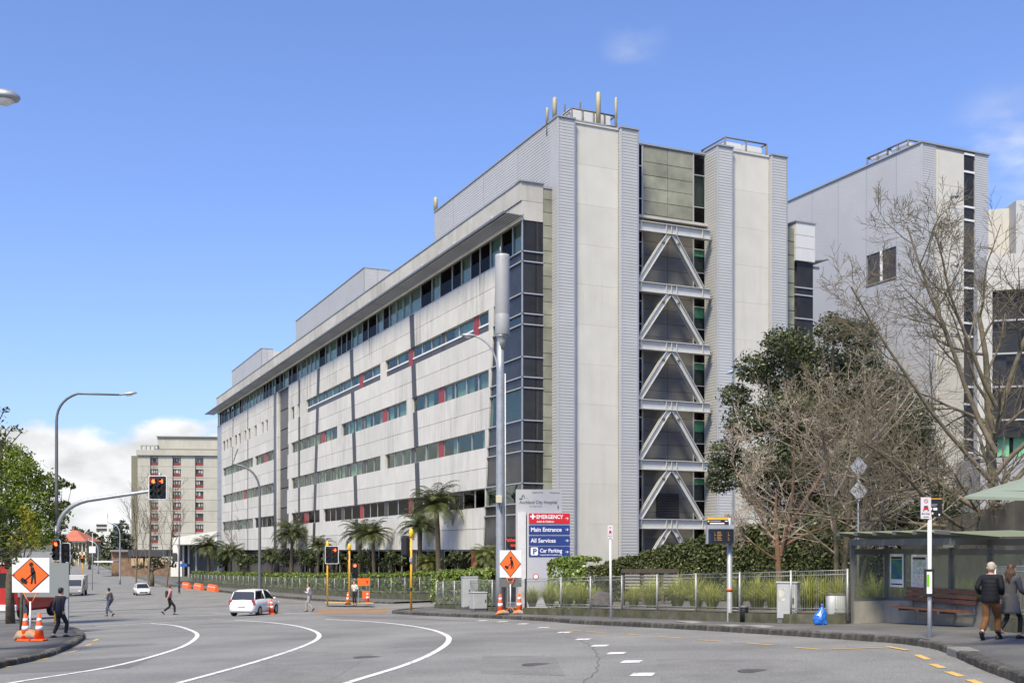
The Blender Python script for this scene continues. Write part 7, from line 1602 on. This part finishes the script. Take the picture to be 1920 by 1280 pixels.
    for an, up_ in ((ankF, 0), (ankB, .05 if stride > .2 else 0)):
        mb = MB(); tilt = -.75 if (up_ and an is ankB) else .1*stride; rings = []
        for y, w, h in ((-.10, .035, .05), (-.07, .048, .085), (0, .05, .09), (.08, .053, .06), (.14, .05, .045), (.18, .03, .025)):
            cy_, sy_ = math.cos(tilt), math.sin(tilt); rings.append([(an[0]+w*math.cos(q), an[1]+y*cy_-(h*.5+h*.5*math.sin(q)-.09)*sy_, max(.002, an[2]-.09+y*sy_+(h*.5+h*.5*math.sin(q))*cy_)) for q in [6.283*j/12 for j in range(12)]])
        mb.loft(rings, True, True); so = mb.build('shoe', shoe, t)
    if bag:
        mb = MB(); mb.cbox((0, -.2+lean, 1.22), .3, .16, .42, .05); mb.build('backpack', bag, t)
    return t
m_jk = mat('jacket_black', (.010, .011, .016), .75, spec=.25, bump=.25, bscale=12, dist=.02); m_tan = mat('trousers_tan', (.15, .066, .02), .85, var=.15, scale=6, bump=.3, bscale=14, dist=.02); m_gh = mat('hair_grey', (.42, .36, .29), .7, var=.2, scale=20); m_coat = mat('coat_grey', (.095, .095, .10), .9, var=.1, scale=10); m_leg = mat('leggings_black', (.010, .010, .012), .7); m_bh = mat('hair_brown', (.055, .028, .014), .5, var=.3, scale=15, col2=(.16, .085, .04), thr=(.5, .75)); m_shoe = mat('shoe_dark', (.018, .016, .015), .5); m_shoe2 = mat('shoe_sole', (.35, .24, .15), .8)
p = gp(1857, 1199, PATH); pm = person('person with grey hair in black puffer jacket and tan trousers walking away', p, R(38), 143*p.y/F*1.01, m_jk, m_tan, m_gh, 'short', 'puffer', .30, ('pocket', 'pocket'), m_shoe, head_turn=R(18), pw=1.12)
p = gp(1894, 1197, PATH); person('person with long brown hair in grey coat and black leggings at right edge', p, R(62), 139*p.y/F, m_coat, m_leg, m_bh, 'long', 'long', .24, ('down', 'fwd'), mat('boot_black', (.01, .01, .01), .5), head_turn=R(-10), pw=.82)
m_ws = mat('shirt_white', (.62, .60, .55), .85); m_bt = mat('trousers_black', (.012, .012, .014), .8); m_hd = mat('hair_black', (.012, .010, .009), .5); m_cap = mat('shirt_dark', (.03, .03, .04), .8); m_jn = mat('jeans', (.06, .08, .13), .85); m_pink = mat('shirt_pink', (.45, .22, .2), .8)
p = gp(665, 1134, PATH); person('person in white shirt and black trousers standing with folded arms by the crossing', p, R(205), 46*p.y/F, m_ws, m_bt, m_hd, 'short', None, .0, ('bent', 'bent'), m_shoe, False)
p = gp(112, 1194, PATH); person('person in dark clothes and hat at the left kerb', p, R(30), 92*p.y/F, m_cap, m_bt, m_hd, 'short', 'jacket', .2, ('down', 'down'), m_shoe, False)
p = gp(205, 1155); person('person in grey top and jeans walking left over the crossing', p, R(-70), 53*p.y/F, mat('shirt_grey', (.16, .15, .15), .8), m_jn, m_hd, 'short', None, .32, ('bent', 'down'), m_shoe, False)
p = gp(318, 1152); person('person with dark backpack walking right over the crossing', p, R(70), 56*p.y/F, m_pink, m_bt, m_bh, 'short', None, .33, ('down', 'back'), m_shoe, False, bag=m_cap)
p = gp(580, 1146); person('person in pale clothes stepping onto the brick crossing', p, R(-80), 53*p.y/F, mat('shirt_pale', (.5, .47, .44), .8), mat('trousers_grey', (.3, .3, .3), .8), m_bh, 'short', None, .25, ('bent', 'down'), m_shoe, False)
# ---------------------------------------------------------------- vehicles
m_tyre = mat('tyre', (.015, .015, .015), .85); m_rim = mat('rim', (.35, .36, .37), .35, .7); m_cg = mat('car_glass', (.018, .022, .025), .06, spec=.7); m_head = mat('headlight', (.75, .77, .8), .15, coat=.5); m_tail = mat('taillight', (.40, .02, .02), .2, coat=.5); m_plate = mat('plate', (.7, .7, .68), .5)
def wheel(t, x, y, r, w=.22):
    sx = 1 if x > 0 else -1; mb = MB(); prof = [(r*.55, -w/2), (r*.93, -w/2), (r, -w*.3), (r, w*.3), (r*.93, w/2), (r*.55, w/2)]; rings = [[(x+z, y+q*math.cos(a), r+q*math.sin(a)) for a in [6.283*k/20 for k in range(20)]] for q, z in prof]; mb.loft(rings, True, True); ty = mb.build('wheel', m_tyre, t)
    mb = MB(); rings = [[(x+sx*(w/2+.005+z), y+q*math.cos(a), r+q*math.sin(a)) for a in [6.283*k/16 for k in range(16)]] for q, z in ((.02, .0), (r*.3, .012), (r*.56, .006), (r*.6, -.02))]; mb.loft(rings, True, True); mb.build('rim', m_rim, ty)
def car(label, loc, rz, m, L_=4.2, Wd=1.76, Ht=1.5, kind='hatch', name='parked_car'):
    t = thing(name, label, 'car', loc, rz); hw = Wd/2
    if kind == 'hatch': st = [(-.50, .35, .78, .80), (-.485, .24, .92, .90), (-.40, .20, .98, .99), (-.15, .19, .98, 1.0), (.12, .19, .96, 1.0), (.30, .19, .90, .99), (.42, .20, .80, .94), (.485, .24, .68, .84), (.50, .34, .56, .72)]
    else: st = [(-.50, .35, .78, .84), (-.48, .24, .90, .92), (-.40, .20, .95, .99), (-.15, .19, .96, 1.0), (.12, .19, .95, 1.0), (.28, .19, .90, .99), (.42, .20, .80, .95), (.485, .24, .68, .86), (.50, .34, .55, .74)]
    rings = []
    for y, z0, z1, wf in st:
        w = hw*wf; y *= L_; zm = z0+(z1-z0)*.55; rings.append([(-w*.86, y, z0), (-w*.98, y, z0+.10), (-w, y, zm), (-w*.95, y, z1-.03), (-w*.82, y, z1), (0, y, z1+.025), (w*.82, y, z1), (w*.95, y, z1-.03), (w, y, zm), (w*.98, y, z0+.10), (w*.86, y, z0)])
    mb = MB(); mb.loft(rings, True, True); mb.build('body', m, t)
    gh = [(-.455, .92, .80, .70), (-.40, Ht-.10, .74, .56), (-.30, Ht-.015, .72, .52), (-.05, Ht, .72, .52), (.08, Ht-.05, .73, .54), (.27, .92, .84, .74)]
    mb = MB(); rg = []
    for y, z, wb, wt in gh: y *= L_; rg.append([(-hw*wb*1.12, y, .90), (-hw*wt*1.34 if z > 1 else -hw*wb*1.1, y, max(.91, z-.06)), (-hw*wt*1.15 if z > 1 else -hw*wb, y, max(.92, z)), (hw*wt*1.15 if z > 1 else hw*wb, y, max(.92, z)), (hw*wt*1.34 if z > 1 else hw*wb*1.1, y, max(.91, z-.06)), (hw*wb*1.12, y, .90)])
    mb.loft(rg, True, False); mb.build('glasshouse', m_cg, t)
    mb = MB(); rg = []
    for y, z, wb, wt in gh[1:5]: y *= L_; rg.append([(-hw*wt*1.36, y, z-.075), (-hw*wt*1.17, y, z+.008), (0, y, z+.03), (hw*wt*1.17, y, z+.008), (hw*wt*1.36, y, z-.075), (0, y, z-.05)])
    mb.loft(rg, True, True); mb.build('roof', m, t)
    for sx in (-1, 1):
        for (y0, z0, w0), (y1, z1, w1) in (((.27, .93, .90), (.08, Ht-.06, .72)), ((-.45, .93, .86), (-.39, Ht-.12, .75)), ((-.08, .93, .93), (-.09, Ht-.05, .71))):
            mb = MB(); mb.tube([(sx*hw*w0*1.0, y0*L_, z0-.03), (sx*hw*w1, y1*L_, z1)], .035, 5); mb.build('pillar', m, t)
        wheel(t, sx*(hw-.10), -.32*L_, .31); wheel(t, sx*(hw-.10), .31*L_, .31)
        mb = MB(); mb.cbox((sx*hw*.70, .478*L_, .66), .30, .12, .15, .04); mb.build('headlight', m_head, t); mb = MB(); mb.cbox((sx*hw*.80, -.482*L_, .80), .20, .09, .30, .03); mb.build('taillight', m_tail, t)
        mb = MB(); mb.cbox((sx*(hw+.08), .18*L_, .98), .16, .10, .12, .03); mb.build('mirror', m, t)
        mb = MB(); mb.box(sx*hw*.998-.012, sx*hw*.998+.012, -.12*L_, -.06*L_, .80, .83); mb.build('door_handle', m, t)
    mb = MB(); mb.cbox((0, .495*L_, .42), Wd*.55, .06, .16, .02); mb.build('grille', m_sblk, t)
    for sy in (1, -1): mb = MB(); mb.cbox((0, sy*.507*L_, .52 if sy > 0 else .62), .40, .02, .11); mb.build('number_plate', m_plate, t)
    return t
m_cw = mat('car_white', (.70, .71, .72), .25, coat=.6); m_cs = mat('car_silver', (.45, .46, .48), .28, .5, coat=.5); m_cb = mat('car_black', (.012, .012, .014), .22, coat=.6)
p = gp(266, 1115); car('white hatchback facing us in the far lane beyond the crossing', p, R(205), m_cw)
p = gp(478, 1152); car('white hatchback seen from behind stopped before the crossing', p, R(-10), m_cw, 3.9, 1.7, 1.52)
p = gp(122, 1079); car('small black car far down the street', p, R(195), m_cb)
# truck facing us
p = gp(143, 1117); t = thing('truck', 'grey box truck facing us in the far left lane', 'truck', p, R(195)); m_tg = mat('truck_grey', (.33, .34, .35), .4, coat=.3)
mb = MB(); mb.loft([[(x*1.05*s, y, z) for x, z in ((-1, zl), (1, zl), (1, zh), (-1, zh))] for y, zl, zh, s in ((1.2, .45, 2.35, 1), (2.3, .45, 2.3, 1), (2.75, .5, 1.5, .97), (2.85, .5, 1.1, .95))]); mb.build('cab', m_tg, t)
mb = MB(); mb.prism([(-.9, 2.36, 2.2), (.9, 2.36, 2.2), (.9, 2.80, 1.5), (-.9, 2.80, 1.5)], [(-.9, 2.40, 2.22), (.9, 2.40, 2.22), (.9, 2.84, 1.52), (-.9, 2.84, 1.52)]); mb.build('windscreen', m_cg, t)
mb = MB(); mb.box(-1.1, 1.1, -3.4, 1.15, .8, 2.75); mb.build('box_body', mat('truck_box', (.5, .5, .5), .6), t); mb = MB(); mb.box(-.5, .5, -3.4, 2.0, .45, .8); mb.build('chassis', m_sblk, t)
for sx in (-1, 1):
    for y in (1.9, -2.2): wheel(t, sx*.95, y, .42, .28)
    mb = MB(); mb.cbox((sx*.72, 2.86, .78), .28, .08, .18, .03); mb.build('headlight', m_head, t); mb = MB(); mb.cbox((sx*1.22, 2.4, 1.8), .12, .1, .4, .02); mb.build('mirror', m_sblk, t)
mb = MB(); mb.cbox((0, 2.87, .5), 1.9, .12, .25, .03); mb.build('bumper', m_sgrey, t)
# red emergency truck behind the left trees
Yv = 72.0; g = gxy(uX(44, Yv), Yv, PATH); t = thing('fire_truck', 'red truck with pale light bar glimpsed behind the left trees', 'truck', g, R(176)); m_cr = mat('van_red', (.40, .018, .018), .4, coat=.3)
mb = MB(); mb.cbox((0, 0, 1.95), 2.1, 5.8, 2.9, .15); mb.build('body', m_cr, t); mb = MB(); mb.cbox((0, 2.2, 3.50), 1.5, .45, .22, .06); mb.build('light_bar', m_cw, t)
mb = MB(); mb.box(-.95, .95, 2.905, 2.915, 2.0, 2.9); mb.build('windscreen', m_cg, t); mb = MB(); mb.cbox((0, 2.95, .75), 2.2, .25, .4, .05); mb.build('bumper', m_swhite, t)
for sx in (-1, 1):
    for y in (1.9, -1.9): wheel(t, sx*.95, y, .5, .3)
    mb = MB(); mb.cbox((sx*.8, 2.93, 1.2), .3, .06, .2, .02); mb.build('headlight', m_head, t)
